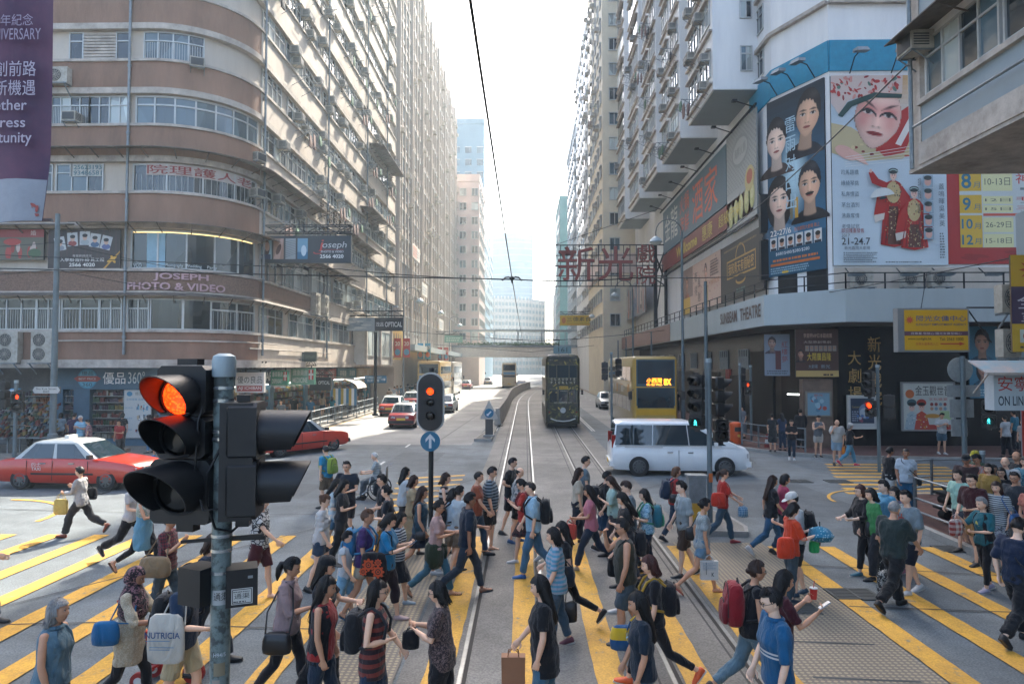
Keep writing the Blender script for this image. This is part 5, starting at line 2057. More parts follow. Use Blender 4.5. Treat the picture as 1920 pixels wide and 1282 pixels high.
def solid_text(txt,x0,x1,z0,z1,y0,y1,m,m2,bold,name='character'):
 vs,d,fs=glyphs(txt,bold)
 k=((x1-x0)/d[0],(z1-z0)/d[1])
 V=[(x0+v[0]*k[0],z0+v[1]*k[1])for v in vs]
 n=len(V)
 b=MB()
 b.add([(x,y0,z)for x,z in V],fs,0)
 b.add([(x,y1,z)for x,z in V],[tuple(reversed(f))for f in fs],1)
 edges={}
 for f in fs:
  for i in range(len(f)):
   e=(f[i],f[(i+1)%len(f)])
   if(e[1],e[0])in edges:
    del edges[(e[1],e[0])]
   else:
    edges[e]=1
 b.add([(x,y0,z)for x,z in V]+[(x,y1,z)for x,z in V],[(e[1],e[0],e[0]+n,e[1]+n)for e in edges],1)
 return b.build(name,[m,m2],t)
for ch,u0,u1,v0,v1,bo in(('新',1046,1115,462,527,.012),('光',1121,1187,462,527,.016),('戲',1193,1228,459,493,.005),('院',1193,1228,499,533,.005)):
 q0,q1=at(u0,v1,60),at(u1,v0,60)
 solid_text(ch,q0.x,q1.x,q0.z,q1.z,-.25,.15,red_letter,sdk,bo)
t=empty('agency_sign',at(1677,660,22))
tag(t,'yellow employment agency light box with a red arrow beside the outdoor units','sign')
b=MB()
b.box(0,2.25,0,.28,0,1.4)
b.build('cabinet',mat('sign_steel','#8d9294',.4,metal=.4),t)
a=Art((.2,-.002,.06),(1,0,0))
a.rect(0,0,2.0,1.28,'#d2a31c')
a.rect(0,.46,2.0,.6,'#5a3a4a')
a.text('我專業·您放心·陽光女傭至稱心',.2,.49,1.8,.57,'#cfc6c4')
for k in range(10):
 an=k*36
 a.poly([(.17+.14*math.cos(R(an)),.96+.14*math.sin(R(an))),(.17+.07*math.cos(R(an+16)),.96+.07*math.sin(R(an+16))),(.17+.07*math.cos(R(an-16)),.96+.07*math.sin(R(an-16)))],'#b5402e')
a.ell(.17,.96,.075,.075,'#c4523a')
a.text('陽光女傭中心',.38,.92,1.95,1.1,'#23508a',.015)
a.text('SUNLIGHT EMPLOYMENT AGENCY',.36,.78,1.95,.85,'#2a3a6a',.01)
a.text('www.sunlight.hk',.1,.3,.85,.4,'#2a2a20',.01)
a.text('Tel: 2563 1000',1.1,.3,1.85,.4,'#2a2a20',.01)
a.text('安寧大廈專用入口',.35,.15,1.05,.24,'#b5402e')
a.rect(1.12,.18,1.75,.22,'#b5402e')
a.poly([(1.72,.14),(1.9,.2),(1.72,.26)],'#b5402e')
a.build('artwork',t)
b=MB()
b.bar((2.25,.1,1.42),(3.4,.1,1.42),.05)
b.bar((2.25,.1,1.4),(3.0,.1,.3),.03)
b.bar((.8,.1,1.4),(1.3,.6,2.6),.02)
b.build('bracket',sdk,t)
t,a=board('shop_sign','white light box with red characters and ON LING below a map patterned awning',at(1850,768,17.2),(1,0,0),2.6,.92,'sign',depth=.35,col='#b4bcbe')
a.rect(0,0,2.6,.92,'#b9c4c6')
a.text('安寧大廈',.1,.48,1.7,.85,'#b5372e',.015)
a.text('ON LING',.1,.12,.85,.36,'#26323a',.015)
a.text('BUILDING',1.0,.12,1.8,.36,'#26323a',.015)
a.build('artwork',t)
t=empty('shop_awning',at(1822,700,17.0))
tag(t,'pale map patterned awning just above the white ON LING sign','awning')
b=MB()
b.loft([[(0,-.3,0),(3,-.3,0),(3,-.3,.03),(0,-.3,.03)],[(0.2,.7,.3),(3,.7,.3),(3,.7,.33),(.2,.7,.33)]])
b.build('cloth',mat('awning_map','#b3a39a',.6,scale=2.2,col2='#6f9cab'),t)
b=MB()
b.box(0,3,-.34,-.301,-.03,.03)
b.bar((.05,-.3,0),(.3,.65,-.5),.03)
b.build('edge',tw,t)
t,a=board('vertical_banner','yellow and purple agency banner with a red sun at the frame edge',at(1886,660,18.5),(1,0,0),1.6,2.6,'banner',depth=.06,col='#5a4a3a')
a.rect(0,0,1.6,2.6,'#c9a332')
a.rect(0,.75,1.6,1.75,'#4a3a52')
a.text('全港',.15,1.15,1.3,1.55,'#cfcad0',.02)
a.text('至好',.25,.8,1.3,1.05,'#cfcad0',.02)
for k in range(10):
 an=k*36
 a.poly([(.55+.34*math.cos(R(an)),2.2+.34*math.sin(R(an))),(.55+.17*math.cos(R(an+16)),2.2+.17*math.sin(R(an+16))),(.55+.17*math.cos(R(an-16)),2.2+.17*math.sin(R(an-16)))],'#b0452e')
a.ell(.55,2.2,.18,.18,'#c0644e')
a.rect(.2,.25,1.0,.6,'#bfc4b8')
a.ell(.4,.42,.12,.13,'#a8402e')
a.ell(.4,.4,.07,.09,'#bfc4b8')
a.lines(.2,.1,1.2,.2,1,'#4a3a30')
a.build('artwork',t)
t,a=board('menu_board','red drinks menu board on the pavement at the frame edge',at(1902,890,18.2),(1,0,0),.9,1.75,'sign',depth=.06,col='#8d2a24')
a.rect(0,0,.9,1.75,'#a8342a')
for y in(1.25,.8):
 a.ell(.35,y,.2,.12,'#c9bcae')
 a.rect(.2,y-.3,.5,y-.05,'#b58a5a')
a.lines(.1,.1,.7,.42,3,'#cdbfb4')
a.build('artwork',t)
t=empty('lamp_post_banner',(0,9.0,0))
tag(t,'tall purple anniversary banner with white lettering, cut by the picture edge','banner')
p0,p1=at(-75,425,9),at(75,-60,9)
b=MB()
rings=[]
for i in range(13):
 z=p0.z+.1+(p1.z-p0.z)*i/12
 rings.append([(p0.x+(p1.x-p0.x)*j/8-(.06*(1-i/12)if j==8 else 0),.05*math.sin(j*.9+i*.25)+(.0 if i>3 else-.03*(3-i)),z-(.05*(8-j)/8 if i==0 else 0))for j in range(9)])
b.loft(rings,closed=False)
me_=b.build('cloth',mat('banner_purple','#3a2340',.6,var=.25,scale=.8,col2='#5a3148'),t,smo=179)
b=MB()
rings2=[[(x,y-.012,z)for x,y,z in r_]for r_ in rings[:3]]
b.loft(rings2,closed=False)
b.build('hem',mat('banner_hem','#8a8f96',.6),t,smo=179)
a=Art((p0.x,-.075,p0.z),(1,0,0),lift=.012)
bw,bh=p1.x-p0.x,p1.z-p0.z
def bt(s_,u0,v0,u1,v1,c='#a39aa8',bo=.0):
 f=lambda u,v:((u+75)/150*bw,(425-v)/485*bh)
 x0,y1=f(u0,v0)
 x1,y0=f(u1,v1)
 a.text(s_,x0,y0,x1,y1,c,bo)
bt('創前路',-30,103,50,133,bo=.005)
bt('新機遇',-30,140,50,170,bo=.005)
bt('Together',-75,178,34,205,bo=.008)
bt('Progress',-75,212,32,238,bo=.008)
bt('Opportunity',-95,240,45,268,bo=.008)
bt('二十周年紀念',-85,12,42,35,'#8d7f92')
bt('ANNIVERSARY',-60,40,58,62,'#8d7f92')
for k in range(5):
 x,y=bw*(52+75)/150,bh*(425-392)/485
 an=R(72*k+20)
 a.ell(x+.05*math.cos(an),y+.075*math.sin(an),.05,.022,'#8e3a30',n=10,rot=math.degrees(an)+60)
a.build('lettering',t)
b=MB()
b.bar((p0.x-.3,.12,p1.z),(p1.x,.12,p1.z),.05)
b.bar((p0.x-.3,.12,p0.z+.15),(p1.x-.05,.12,p0.z+.15),.04)
b.cyl((p0.x-.3,.12,0.14),(p0.x-.3,.12,p1.z+1),.1,n=12)
b.build('post',sgy,t)
pole_mat=mat('pole_paint','#5f6c70',.5,metal=.2,var=.2,scale=2)
def lamp_post(x,y,h,label,arm=-1,r=.1,lamp=True):
 t=empty('street_lamp',(x,y,.14))
 tag(t,label,'street lamp')
 b=MB()
 b.tube([(0,0,0),(0,0,1.2),(0,0,1.25),(0,0,h)],[r*1.4,r*1.4,r,r*.7],10)
 b.build('post',pole_mat,t,smo=40)
 if lamp:
  b=MB()
  b.tube([(0,0,h)]+[(arm*(.8-.8*math.cos(R(a))),0,h+.8*math.sin(R(a)))for a in range(0,181,20)]+[(arm*1.6,0,h-.3)],.04,6)
  b.build('arm',pole_mat,t,smo=60)
  b=MB()
  b.loft([[(arm*1.6+r_*math.cos(2*PI*k/14),r_*math.sin(2*PI*k/14),z)for k in range(14)]for r_,z in((.06,h-.25),(.3,h-.42),(.42,h-.62),(.38,h-.66))])
  lm=b.build('lamp_head',mat('lamp_enamel','#8fa0a6',.4),t,smo=50)
  b=MB()
  b.ball((arm*1.6,0,h-.66),.34,.34,.16,12,6)
  b.build('globe',mat('lamp_glass','#aeb8b8',.2),lm,smo=60)
 return t
p=gnd(1278,802)
lamp_post(9.75,42.5,12.0,'tall dark lamp post with a hooked lamp in front of the restaurant sign')
lamp_post(9.75,62,10.6,'lamp post with a hooked lamp below the red neon characters')
lamp_post(10.2,88,10.6,'smaller lamp post with hooked lamp behind the yellow restaurant sign')
lamp_post(-12.0,67,10.6,'lamp post with a hooked lamp at the start of the finned block',1)
lamp_post(-11.8,82,10.6,'second lamp post along the finned block, with a hooked lamp',1)
lamp_post(-11.6,104,10.4,'far lamp post on the sunny pavement near the footbridge',1)
lamp_post(-17.05,24.4,9.2,'plain grey post with a street name plate behind the waiting taxi',lamp=False,r=.12)
lamp_post(9.9,37.6,8.3,'plain grey post between the bus and the theatre letters',lamp=False,r=.12)
for i,x_ in enumerate((56,70,76)):
 lamp_post(10.3,x_,6.5,['plain pole under the brown fascia, nearest','plain pole under the brown fascia, middle one','plain pole under the brown fascia, farthest'][i],lamp=False,r=.09)
t,a=board('street_name_plate','white arrow shaped street name plate on the grey post',at(50,738,24.2),(1,0,0),1.0,.24,'sign',depth=.04,col='#5a5f60')
a.poly([(.0,.12),(.08,.0),(.92,0),(1.0,.12),(.92,.24),(.08,.24)],'#b9b9b2')
a.text('Shu Kuk Street',.12,.13,.88,.21,'#2a2c2c')
a.text('書局街',.38,.02,.62,.11,'#2a2c2c')
a.build('artwork',t)
def wire(name,label,pts,r=.012,sag=0.):
 P=[Vc(p)for p in pts]
 out=[]
 for p,q in zip(P,P[1:]):
  for i in range(12):
   k=i/12
   v=p.lerp(q,k)
   v.z-=sag*4*k*(1-k)
   out.append(v)
 out.append(P[-1])
 b=MB()
 b.tube(out,r,6)
 tag(b.build(name,mat('wire_dark','#1f2527',.5,metal=.4),smo=60),label,'wire')
wire('contact_wire','tram contact wire running away over the near track',[(-.26,-6,5.6),(-.27,14.3,5.58),(-.2,48,5.6),(.6,90,5.6),(5,125,5.6)],.0085,.03)
wire('contact_wire','tram contact wire over the far track above the dark tram',[(2.33,48,5.6),(3,90,5.6),(7.5,125,5.6)],.009,.03)
wire('span_wire','span wire crossing the street behind the signals with a pulled centre clamp',[(-30,15.5,6.6),(-.28,14.3,5.62),(2.33,14.4,5.66),(11.3,31.6,8.0)],.013,.05)
wire('span_wire','upper span wire across the street in front of the photo studio sign',[(-30,16.5,7.4),(-4,14.7,5.9),(-.3,14.35,5.62)],.01,.04)
wire('span_wire','second span wire far down the street before the dark tram',[(-12,60,7),(-.2,48,5.62),(2.33,48,5.62),(9.75,48,6.3)],.02,.05)
wire('span_wire','third span wire near the footbridge',[(-11.8,88,6.6),(.6,90,5.65),(10.2,88,6.6)],.03,.05)
wire('cable','black cable slanting across the billboards to the overhanging building',[(9.1,15.9,11.0),(12.2,50,12.0)],.02,.5)
wire('cable','lower black cable crossing the programme board',[(14.5,18,7.0),(11.1,45,7.6)],.016,.3)
wire('cable','pair of wires along the front of the photo studio, upper',[(-26,24,8.2),(-17.05,24.4,8.3),(-12,33,7.9),(-12,67,8.2)],.012,.2)
wire('cable','pair of wires along the front of the photo studio, lower',[(-26,24,7.1),(-17.05,24.4,7.3),(-12.1,33,7.0),(-12,67,7.3)],.012,.2)
t=empty('wire_clamp',(-.28,14.32,5.6))
tag(t,'dark tram wire clamp with two curved ears in the middle of the street','wire clamp')
b=MB()
for s_ in(-1,1):
 b.tube([(0,0,.03),(s_*.07,0,.07),(s_*.14,0,.06),(s_*.2,0,.0),(s_*.22,0,.02)],.018,6)
b.ball((0,0,.04),.05)
b.build('ears',sdk,t,smo=60)
b=MB()
b.bar((0,-.2,-.02),(0,.2,-.02),.03)
b.build('ear_clip',sdk,t)
sig_black=mat('signal_black','#121314',.45,var=.25,scale=6)
sig_visor=mat('signal_visor','#17191b',.48,var=.3,scale=3)
lens_off=mat('lens_dark','#1c1d1c',.15,var=.3,scale=20)
sticker=mat('sticker_white','#bdbdb8',.6)
def lens_mat(name,c,e):
 m,nt,p,N,L=nodes(name)
 tc=N.new('ShaderNodeTexCoord')
 v=N.new('ShaderNodeTexVoronoi')
 v.inputs['Scale'].default_value=70
 L.new(tc.outputs['Object'],v.inputs['Vector'])
 r=N.new('ShaderNodeValToRGB')
 r.color_ramp.elements[0].color=lin(c)
 r.color_ramp.elements[1].color=tuple(x*.35 for x in lin(c)[:3])+(1,)
 r.color_ramp.elements[0].position=.25
 r.color_ramp.elements[1].position=.6
 L.new(v.outputs['Distance'],r.inputs[0])
 L.new(r.outputs[0],p.inputs['Emission Color'])
 L.new(r.outputs[0],p.inputs['Base Color'])
 p.inputs['Emission Strength'].default_value=e
 return m
lens_red=lens_mat('lens_red_lit','#ff3c0c',1.5)
lens_green=lens_mat('lens_green_lit','#38e0e8',2.5)
def visor(b,r,L,lo=.22,n=18,m=0,droop=0.):
 """tunnel hood round a lens that faces -y: long on top, cut away below"""
 outer,inner=[],[]
 for k in range(n+1):
  a=R(-50+280*k/n)
  ca,sa=math.cos(a),math.sin(a)
  d=L*(lo+(1-lo)*(sa+.77)/1.77)
  outer.append(((r*ca,0,r*sa),(r*ca*.98,-d,r*sa*.96-droop)))
  inner.append((((r-.006)*ca,0,(r-.006)*sa),((r-.006)*ca*.98,-d,(r-.006)*sa*.96-droop)))
 rings=[]
 for o,i in zip(outer,inner):
  rings.append([o[0],o[1],i[1],i[0]])
 b.loft(rings,m)
def signal_head(parent,loc,rz,lights,sc=1.,depth=.2,wide=.33,back_board=False,name='signal_head',lo=.22):
 """lights: list of (z, lens radius, visor length, state, label) ; faces -y before turning"""
 zs=[l[0]for l in lights]
 z0,z1=min(zs)-lights[-1][1]-.07,max(zs)+lights[0][1]+.07
 b=MB()
 cuts=[z1]+[(zs[i]+zs[i+1])/2+(lights[i+1][1]-lights[i][1])/2 for i in range(len(zs)-1)]+[z0]
 for i in range(len(zs)):
  w_=max(wide,lights[i][1]*2+.09)
  bv=.025
  zz0,zz1=cuts[i+1]+.004,cuts[i]-.004
  b.loft([[(-w_/2+bv,y,zz0),(w_/2-bv,y,zz0),(w_/2,y,zz0+bv),(w_/2,y,zz1-bv),(w_/2-bv,y,zz1),(-w_/2+bv,y,zz1),(-w_/2,y,zz1-bv),(-w_/2,y,zz0+bv)]for y in(0,depth*.8)]+[[(-w_/2+.05,depth,zz0+.03),(w_/2-.05,depth,zz0+.03),(w_/2-.03,depth,zz0+.05),(w_/2-.03,depth,zz1-.05),(w_/2-.05,depth,zz1-.03),(-w_/2+.05,depth,zz1-.03),(-w_/2+.03,depth,zz1-.05),(-w_/2+.03,depth,zz0+.05)]])
 b.box(-.06,.06,.05,.12,z1,z1+.035)
 b.box(-.05,.05,.05,.12,z0-.05,z0)
 h=b.build(name,sig_black,parent,smo=35,loc=loc,rotz=rz)
 h.scale=(sc,sc,sc)
 for z,r,L,st in lights:
  b=MB()
  b.loft([[(q*math.cos(2*PI*k/28),y,q*math.sin(2*PI*k/28))for k in range(28)]for q,y in((r+.018,-.0),(r+.018,-.02),(r+.004,-.024),(r,-.012))],cap=False)
  b.build('bezel',sig_visor,h,smo=40,loc=(0,0,z))
  b=MB()
  b.loft([[(q*math.cos(2*PI*k/28),y,q*math.sin(2*PI*k/28))for k in range(28)]for q,y in((r,-.012),(r*.8,-.02),(r*.45,-.026),(r*.05,-.028))])
  if st=='man':
   b=MB()
   for p_,q_,w_ in(((0,.045),(0,.0),.035),((0,0),(-.03,-.06),.022),((0,0),(.03,-.06),.022),((0,.04),(-.035,0),.018),((0,.04),(.035,0),.018)):
    b.bar((p_[0],-.02,p_[1]),(q_[0],-.02,q_[1]),w_*r*9,.004)
   b.ball((0,-.02,.065),.018,.004,.018)
   b.build('lens',lens_green,h,loc=(0,0,z))
  elif st=='standman':
   b=MB()
   for p_,q_,w_ in(((0,.04),(0,-.01),.05),((-.02,0),(-.02,-.07),.025),((.02,0),(.02,-.07),.025),((-.035,.04),(-.035,-.01),.018),((.035,.04),(.035,-.01),.018)):
    b.bar((p_[0],-.02,p_[1]),(q_[0],-.02,q_[1]),w_*r*9,.004)
   b.ball((0,-.02,.065),.02,.004,.02)
   b.build('lens',lens_red,h,loc=(0,0,z))
  else:
   b.build('lens',{'off':lens_off,'red':lens_red}[st],h,smo=179,loc=(0,0,z))
  b=MB()
  visor(b,r+.02,L,lo)
  b.build('visor',sig_visor,h,smo=40,loc=(0,-.02,z))
 return h
fp=empty('traffic_signal',(-1.68,3.78,0))
tag(fp,'close traffic signal on a scarred grey pole, red lamp lit, two black heads','traffic signal')
m,nt,pb,N,L=nodes('scarred_pole')
tc=N.new('ShaderNodeTexCoord')
ns=N.new('ShaderNodeTexNoise')
ns.inputs['Scale'].default_value=9
ns.inputs['Detail'].default_value=8
ns.inputs['Roughness'].default_value=.7
L.new(tc.outputs['Object'],ns.inputs['Vector'])
r_=N.new('ShaderNodeValToRGB')
r_.color_ramp.elements[0].position=.44
r_.color_ramp.elements[0].color=lin('#3f4644')
r_.color_ramp.elements[1].position=.6
r_.color_ramp.elements[1].color=lin('#74817f')
e_=r_.color_ramp.elements.new(.5)
e_.color=lin('#63716f')
L.new(ns.outputs['Fac'],r_.inputs[0])
L.new(r_.outputs[0],pb.inputs['Base Color'])
pb.inputs['Roughness'].default_value=.55
pb.inputs['Metallic'].default_value=.15
bp_=N.new('ShaderNodeBump')
bp_.inputs['Strength'].default_value=.3
bp_.inputs['Distance'].default_value=.004
L.new(ns.outputs['Fac'],bp_.inputs['Height'])
L.new(bp_.outputs[0],pb.inputs['Normal'])
b=MB()
b.cyl((0,0,0),(0,0,3.8),.052,n=28)
b.build('pole',m,fp,smo=50)
b=MB()
b.loft([[(q*math.cos(2*PI*k/24),q*math.sin(2*PI*k/24),z)for k in range(24)]for q,z in((.062,3.74),(.064,3.75),(.064,3.83),(.058,3.855),(.03,3.87))])
b.build('cap',mat('cap_zinc','#94a2a6',.5,metal=.2),fp,smo=40)
bands=MB()
for z in(3.67,3.6,3.43,3.39,2.78,2.66,2.86):
 bands.loft([[(.0555*math.cos(2*PI*k/24),.0555*math.sin(2*PI*k/24),zz)for k in range(24)]for zz in(z,z+.018)],cap=False)
bands.build('clamp_band',mat('band_steel','#b3b9ba',.25,metal=.8),fp,smo=40)
H1=signal_head(fp,(-.21,-.06,3.3),R(-7),[(.335,.1,.24,'red'),(.115,.1,.24,'off'),(-.165,.13,.33,'off')],wide=.26,depth=.2)
H2=signal_head(fp,(.2,.03,3.3),R(102),[(.13,.105,.25,'off'),(-.155,.105,.25,'off')],wide=.27,depth=.18,lo=.6)
b=MB()
b.box(-.14,.14,.02,.19,-.33,.3)
b.build('rear_case',sig_black,H2)
b=MB()
b.bar((-.24,.03,3.72),(0,0,3.74),.02)
b.bar((-.24,.03,2.82),(.22,.03,2.86),.018)
b.bar((0,0,3.5),(.22,.03,3.52),.018)
b.bar((0,.02,2.84),(.22,.06,2.84),.02)
b.box(-.16,-.03,.0,.2,2.95,3.5)
b.box(.035,.1,.0,.2,2.95,3.45)
b.build('bracket',sig_black,fp)
b=MB()
b.tube([(-.08,-.06,3.62),(-.1,-.09,3.5),(-.11,-.1,3.2),(-.06,-.1,3.02),(.03,-.09,3.03),(.07,-.07,3.15),(.1,-.03,3.3)],.007,6)
b.tube([(.1,-.02,3.42),(.02,-.07,3.36),(-.045,-.08,3.22),(-.05,-.08,3.05),(.0,-.08,2.92),(.08,-.06,2.9),(.12,-.02,2.94)],.008,6)
b.build('cable',mat('cable_black','#0f1011',.5),fp,smo=60)
cb=MB()
cb.obox((-.115,.0,2.6),Vc((.075,-.03,0)),Vc((.03,.07,0)),Vc((0,0,.1)))
cb.obox((.115,.0,2.6),Vc((.075,.03,0)),Vc((-.03,.07,0)),Vc((0,0,.1)))
cb.build('control_box',sig_black,fp)
ux=Vc((.075,.03,0)).normalized()
st_=Art(Vc((.115,0,2.5))-ux*.07-Vc((-.03,.07,0))*1.0,ux,lift=.0015,step=.0006)
st_.rect(.018,.015,.125,.1,'#b9bab5')
st_.rect(.022,.019,.121,.096,'#2a2c2d')
st_.rect(.026,.023,.117,.092,'#b9bab5')
st_.text('通渠',.032,.045,.11,.075,'#232526',.02)
st_.lines(.028,.026,.116,.04,1,'#4a4c4d',2)
st_.lines(.028,.08,.116,.09,1,'#4a4c4d',3)
st_.rect(.1,.15,.125,.165,'#7d8486')
st_.build('sticker',fp)
pp=Path([('a',(0,0),.052,-PI*.75,.052*PI)])
def wrap(txt,z0,z1,s0,s1,col,bg=None,bold=.01,nm='sticker'):
 if bg:
  q=MB()
  n=10
  q.loft([[tuple(pp.at(s0+(s1-s0)*i/n,.0008)+Vc((0,0,z0))),tuple(pp.at(s0+(s1-s0)*i/n,.0008)+Vc((0,0,z1)))]for i in range(n+1)],closed=False)
  q.build(nm,mat('stick_'+bg[1:],bg,.6),fp)
 if txt:
  w_=s1-s0
  path_text(pp,fp,txt,s0+w_*.1,s1-w_*.1,z0+(z1-z0)*.3,z1-(z1-z0)*.15,.0012,mat('stick_ink'+col[1:],col,.6),bold,'lettering',.0004)
wrap('通渠',2.5,2.58,.015,.11,'#1c1d1e','#a5a7a4')
wrap('H94/5',2.21,2.25,.02,.1,'#a9b0b2',None)
wrap('',2.12,2.19,.03,.09,'','#7a6f58')
for k in range(9):
 z=2.1-.08*k
 wrap('',z-random.uniform(.02,.06),z,random.uniform(.0,.04),random.uniform(.06,.11),'',random.choice(('#a4a6a4','#8d8378','#b4b5b2','#5f4a44')))
t=empty('tram_signal',(-2.25,16.2,.0))
tag(t,'oval white rimmed tram signal with a red lamp above a blue arrow disc','traffic signal')
b=MB()
b.cyl((0,.12,0),(0,.12,3.75),.06,n=14)
b.build('pole',sdk,t,smo=50)
def oval(b,w_,h,y0,y1,zc,m=0,n=14):
 r=w_/2
 pts=[(r*math.cos(R(a)),zc+h/2-r+r*math.sin(R(a)))for a in range(0,181,12)]+[(r*math.cos(R(a)),zc-h/2+r+r*math.sin(R(a)))for a in range(180,361,12)]
 b.prism_y(pts,y0,y1,m)
b=MB()
oval(b,.66,1.42,-.02,.04,2.94)
b.build('rim',mat('rim_white','#aeb0ac',.5),t,smo=35)
b=MB()
oval(b,.58,1.34,-.05,-.021,2.94)
hd=b.build('back_board',sig_black,t,smo=35)
for z,st,r in((3.2,'red',.085),(2.93,'off',.085),(2.62,'off',.1)):
 b=MB()
 b.loft([[(q*math.cos(2*PI*k/24),y,q*math.sin(2*PI*k/24))for k in range(24)]for q,y in((r,-.052),(r*.6,-.06),(.01,-.064))])
 b.build('lens',lens_red if st=='red' else lens_off,hd,smo=179,loc=(0,0,z))
 b=MB()
 visor(b,r+.015,.16)
 b.build('visor',sig_visor,hd,smo=40,loc=(0,-.05,z))
b=MB()
b.cyl((0,-.03,2.02),(0,.0,2.02),.235,n=36)
ds=b.build('arrow_disc',mat('sign_blue','#14607f',.4),t,smo=40)
ar=Art((0,-.032,2.02),(1,0,0),lift=.003)
ar.rect(-.03,-.16,.03,.1,'#b9c4c8')
ar.poly([(-.11,.06),(0,.18),(.11,.06),(.11,-.02),(0,.1),(-.11,-.02)],'#b9c4c8')
ar.build('arrow',ds)
def post_signal(name,label,x,y,h,heads,cap_col='#8f9a9a',r=.06,gz=0.):
 t=empty(name,(x,y,gz))
 tag(t,label,'traffic signal')
 b=MB()
 b.cyl((0,0,0),(0,0,h),r,n=14)
 b.build('pole',pole_mat,t,smo=50)
 b=MB()
 b.cyl((0,0,h),(0,0,h+.1),r*1.2,n=14)
 b.build('cap',mat('cap_zinc',''),t,smo=50)
 for hx in heads:
  signal_head(t,*hx)
 return t
t=post_signal('traffic_signal','dark traffic signal on the refuge in front of the white van',4.35,16.3,3.75,[((-.32,0,2.75),R(-40),[(.55,.1,.26,'off'),(.25,.1,.26,'off'),(-.05,.1,.26,'off'),(-.42,.1,.2,'man')]),((.3,.05,2.75),R(100),[(.5,.1,.26,'off'),(.2,.1,.26,'off'),(-.1,.1,.26,'off')]),((.3,0,2.15),R(10),[(.1,.09,.15,'off'),(-.12,.09,.15,'off')])],gz=.13)
b=MB()
b.box(-.04,.04,-.1,-.06,.95,1.15)
b.build('push_button',mat('button_orange','#b5602a',.5),t)
t=empty('control_cabinet',(4.05,16.4,.13))
tag(t,'grey control cabinet with a yellow lower band beside the refuge signal','cabinet')
b=MB()
b.box(-.2,.2,-.15,.15,.45,1.05)
b.box(-.23,.23,-.18,.18,1.05,1.1)
b.build('case',sgy,t)
b=MB()
b.box(-.2,.2,-.15,.15,0,.449)
b.build('plinth',mat('plinth_yellow','#c2942c',.6),t)
post_signal('traffic_signal','traffic signal with three hoods at the theatre kerb, by the opera posters',12.7,24.9,3.75,[((-.35,0,3.0),R(-62),[(.45,.1,.25,'off'),(.15,.1,.25,'off'),(-.15,.1,.25,'off')]),((-.35,-.1,2.35),R(-50),[(.05,.1,.2,'red'),(-.2,.1,.2,'off')]),((.45,.1,2.3),R(150),[(.25,.14,.05,'off'),(-.2,.14,.05,'off')])])
post_signal('pedestrian_signal','pedestrian signal with a green man beside the round sign back',12.75,19.4,1.2,[((.12,-.12,2.3),R(-38),[(.2,.13,.2,'off'),(-.18,.13,.2,'man')])],gz=.14)
post_signal('pedestrian_signal','pedestrian signal with a red man by the orange litter bin',10.35,33.2,3.7,[((.35,-.12,2.6),R(-12),[(.15,.12,.14,'standman'),(-.15,.12,.14,'off')])],gz=.14)
post_signal('pedestrian_signal','pedestrian signal with a lit red man by the toy stalls',-17.9,23.7,3.2,[((.12,-.1,2.55),R(10),[(.17,.13,.14,'standman'),(-.17,.13,.14,'off')]),((-.5,0,2.8),R(-80),[(.3,.1,.25,'off'),(0,.1,.25,'off'),(-.3,.1,.25,'off')])])
post_signal('traffic_signal','traffic signal with two heads back to back at the far refuge by the bus',4.55,36.2,4.3,[((-.35,0,3.3),R(170),[(.4,.1,.2,'off'),(.1,.1,.2,'off'),(-.2,.1,.2,'off')]),((.35,0,3.5),R(185),[(.4,.1,.2,'off'),(.1,.1,.2,'off'),(-.2,.1,.2,'off')])],gz=.13)
post_signal('traffic_signal','small traffic signal by the theatre flank behind the refuge signal',11.0,33.6,3.6,[((-.4,.1,3.0),R(175),[(.4,.1,.2,'off'),(.1,.1,.2,'off'),(-.2,.1,.2,'off')])],gz=.14)
p=at(1798,760,20.2)
t=empty('road_sign',(p.x,20.3,.14))
tag(t,'round road sign and three boards seen from behind on a grey post','road sign')
b=MB()
b.cyl((0,0,0),(0,0,3.95),.07,n=12)
b.build('pole',pole_mat,t,smo=50)
b=MB()
b.cyl((-.02,.08,3.55),(-.02,.1,3.55),.37,n=32)
b.build('disc',mat('sign_back','#9ca3a2',.5,metal=.3,var=.2,scale=5),t,smo=40)
for z0,z1,x0,x1 in((2.75,3.1,-.42,.55),(2.15,2.68,-.35,.35),(1.6,2.1,-.32,.15)):
 b=MB()
 b.box(x0,x1,.08,.1,z0,z1)
 b.build('plate',mat('sign_back',''),t)
t=empty('median_wall')
tag(t,'low curving concrete wall between the tram line and the sunny lanes','wall')
b=MB()
rings=[]
for i in range(30):
 y=42.7+i*2.45
 x=-1.75+track_x(y)*1.0+(.12*math.sin((y-42)*.09))
 rings.append([(x-.22,y,.12),(x+.22,y,.12),(x+.12,y,1.15),(x-.12,y,1.15)])
b.loft(rings)
b.build('wall',mat('median_concrete','#8a8780',.85,var=.25,scale=1,world=True,bump=.3),t,smo=30)
t=empty('keep_left_bollard',(-1.9,35.9,.12))
tag(t,'blue keep left arrow sign on a short dark bollard at the wall end','bollard')
b=MB()
b.box(-.3,.3,-.3,.3,0,.1)
b.build('base',kerb_mat,t)
b=MB()
b.box(-.2,.2,-.1,.1,.1,.95)
b.build('post',mat('bollard_dark','#4a4642',.7),t)
b=MB()
b.prism_y([(-.45,.9),(.45,.9),(.45,1.0),(0,1.9),(-.45,1.0)],-.12,-.08)
b.build('plate',mat('plate_grey','#a8a39a',.6),t)
b=MB()
b.cyl((0,-.15,1.22),(0,-.121,1.22),.24,n=28)
ds=b.build('arrow_disc',mat('sign_blue',''),t)
ar=Art((0,-.152,1.22),(1,0,0))
ar.poly([(-.12,-.14),(.0,-.14),(-.03,-.1),(.13,.06),(.08,.11),(-.08,-.05),(-.12,-.02)],'#c4ced2')
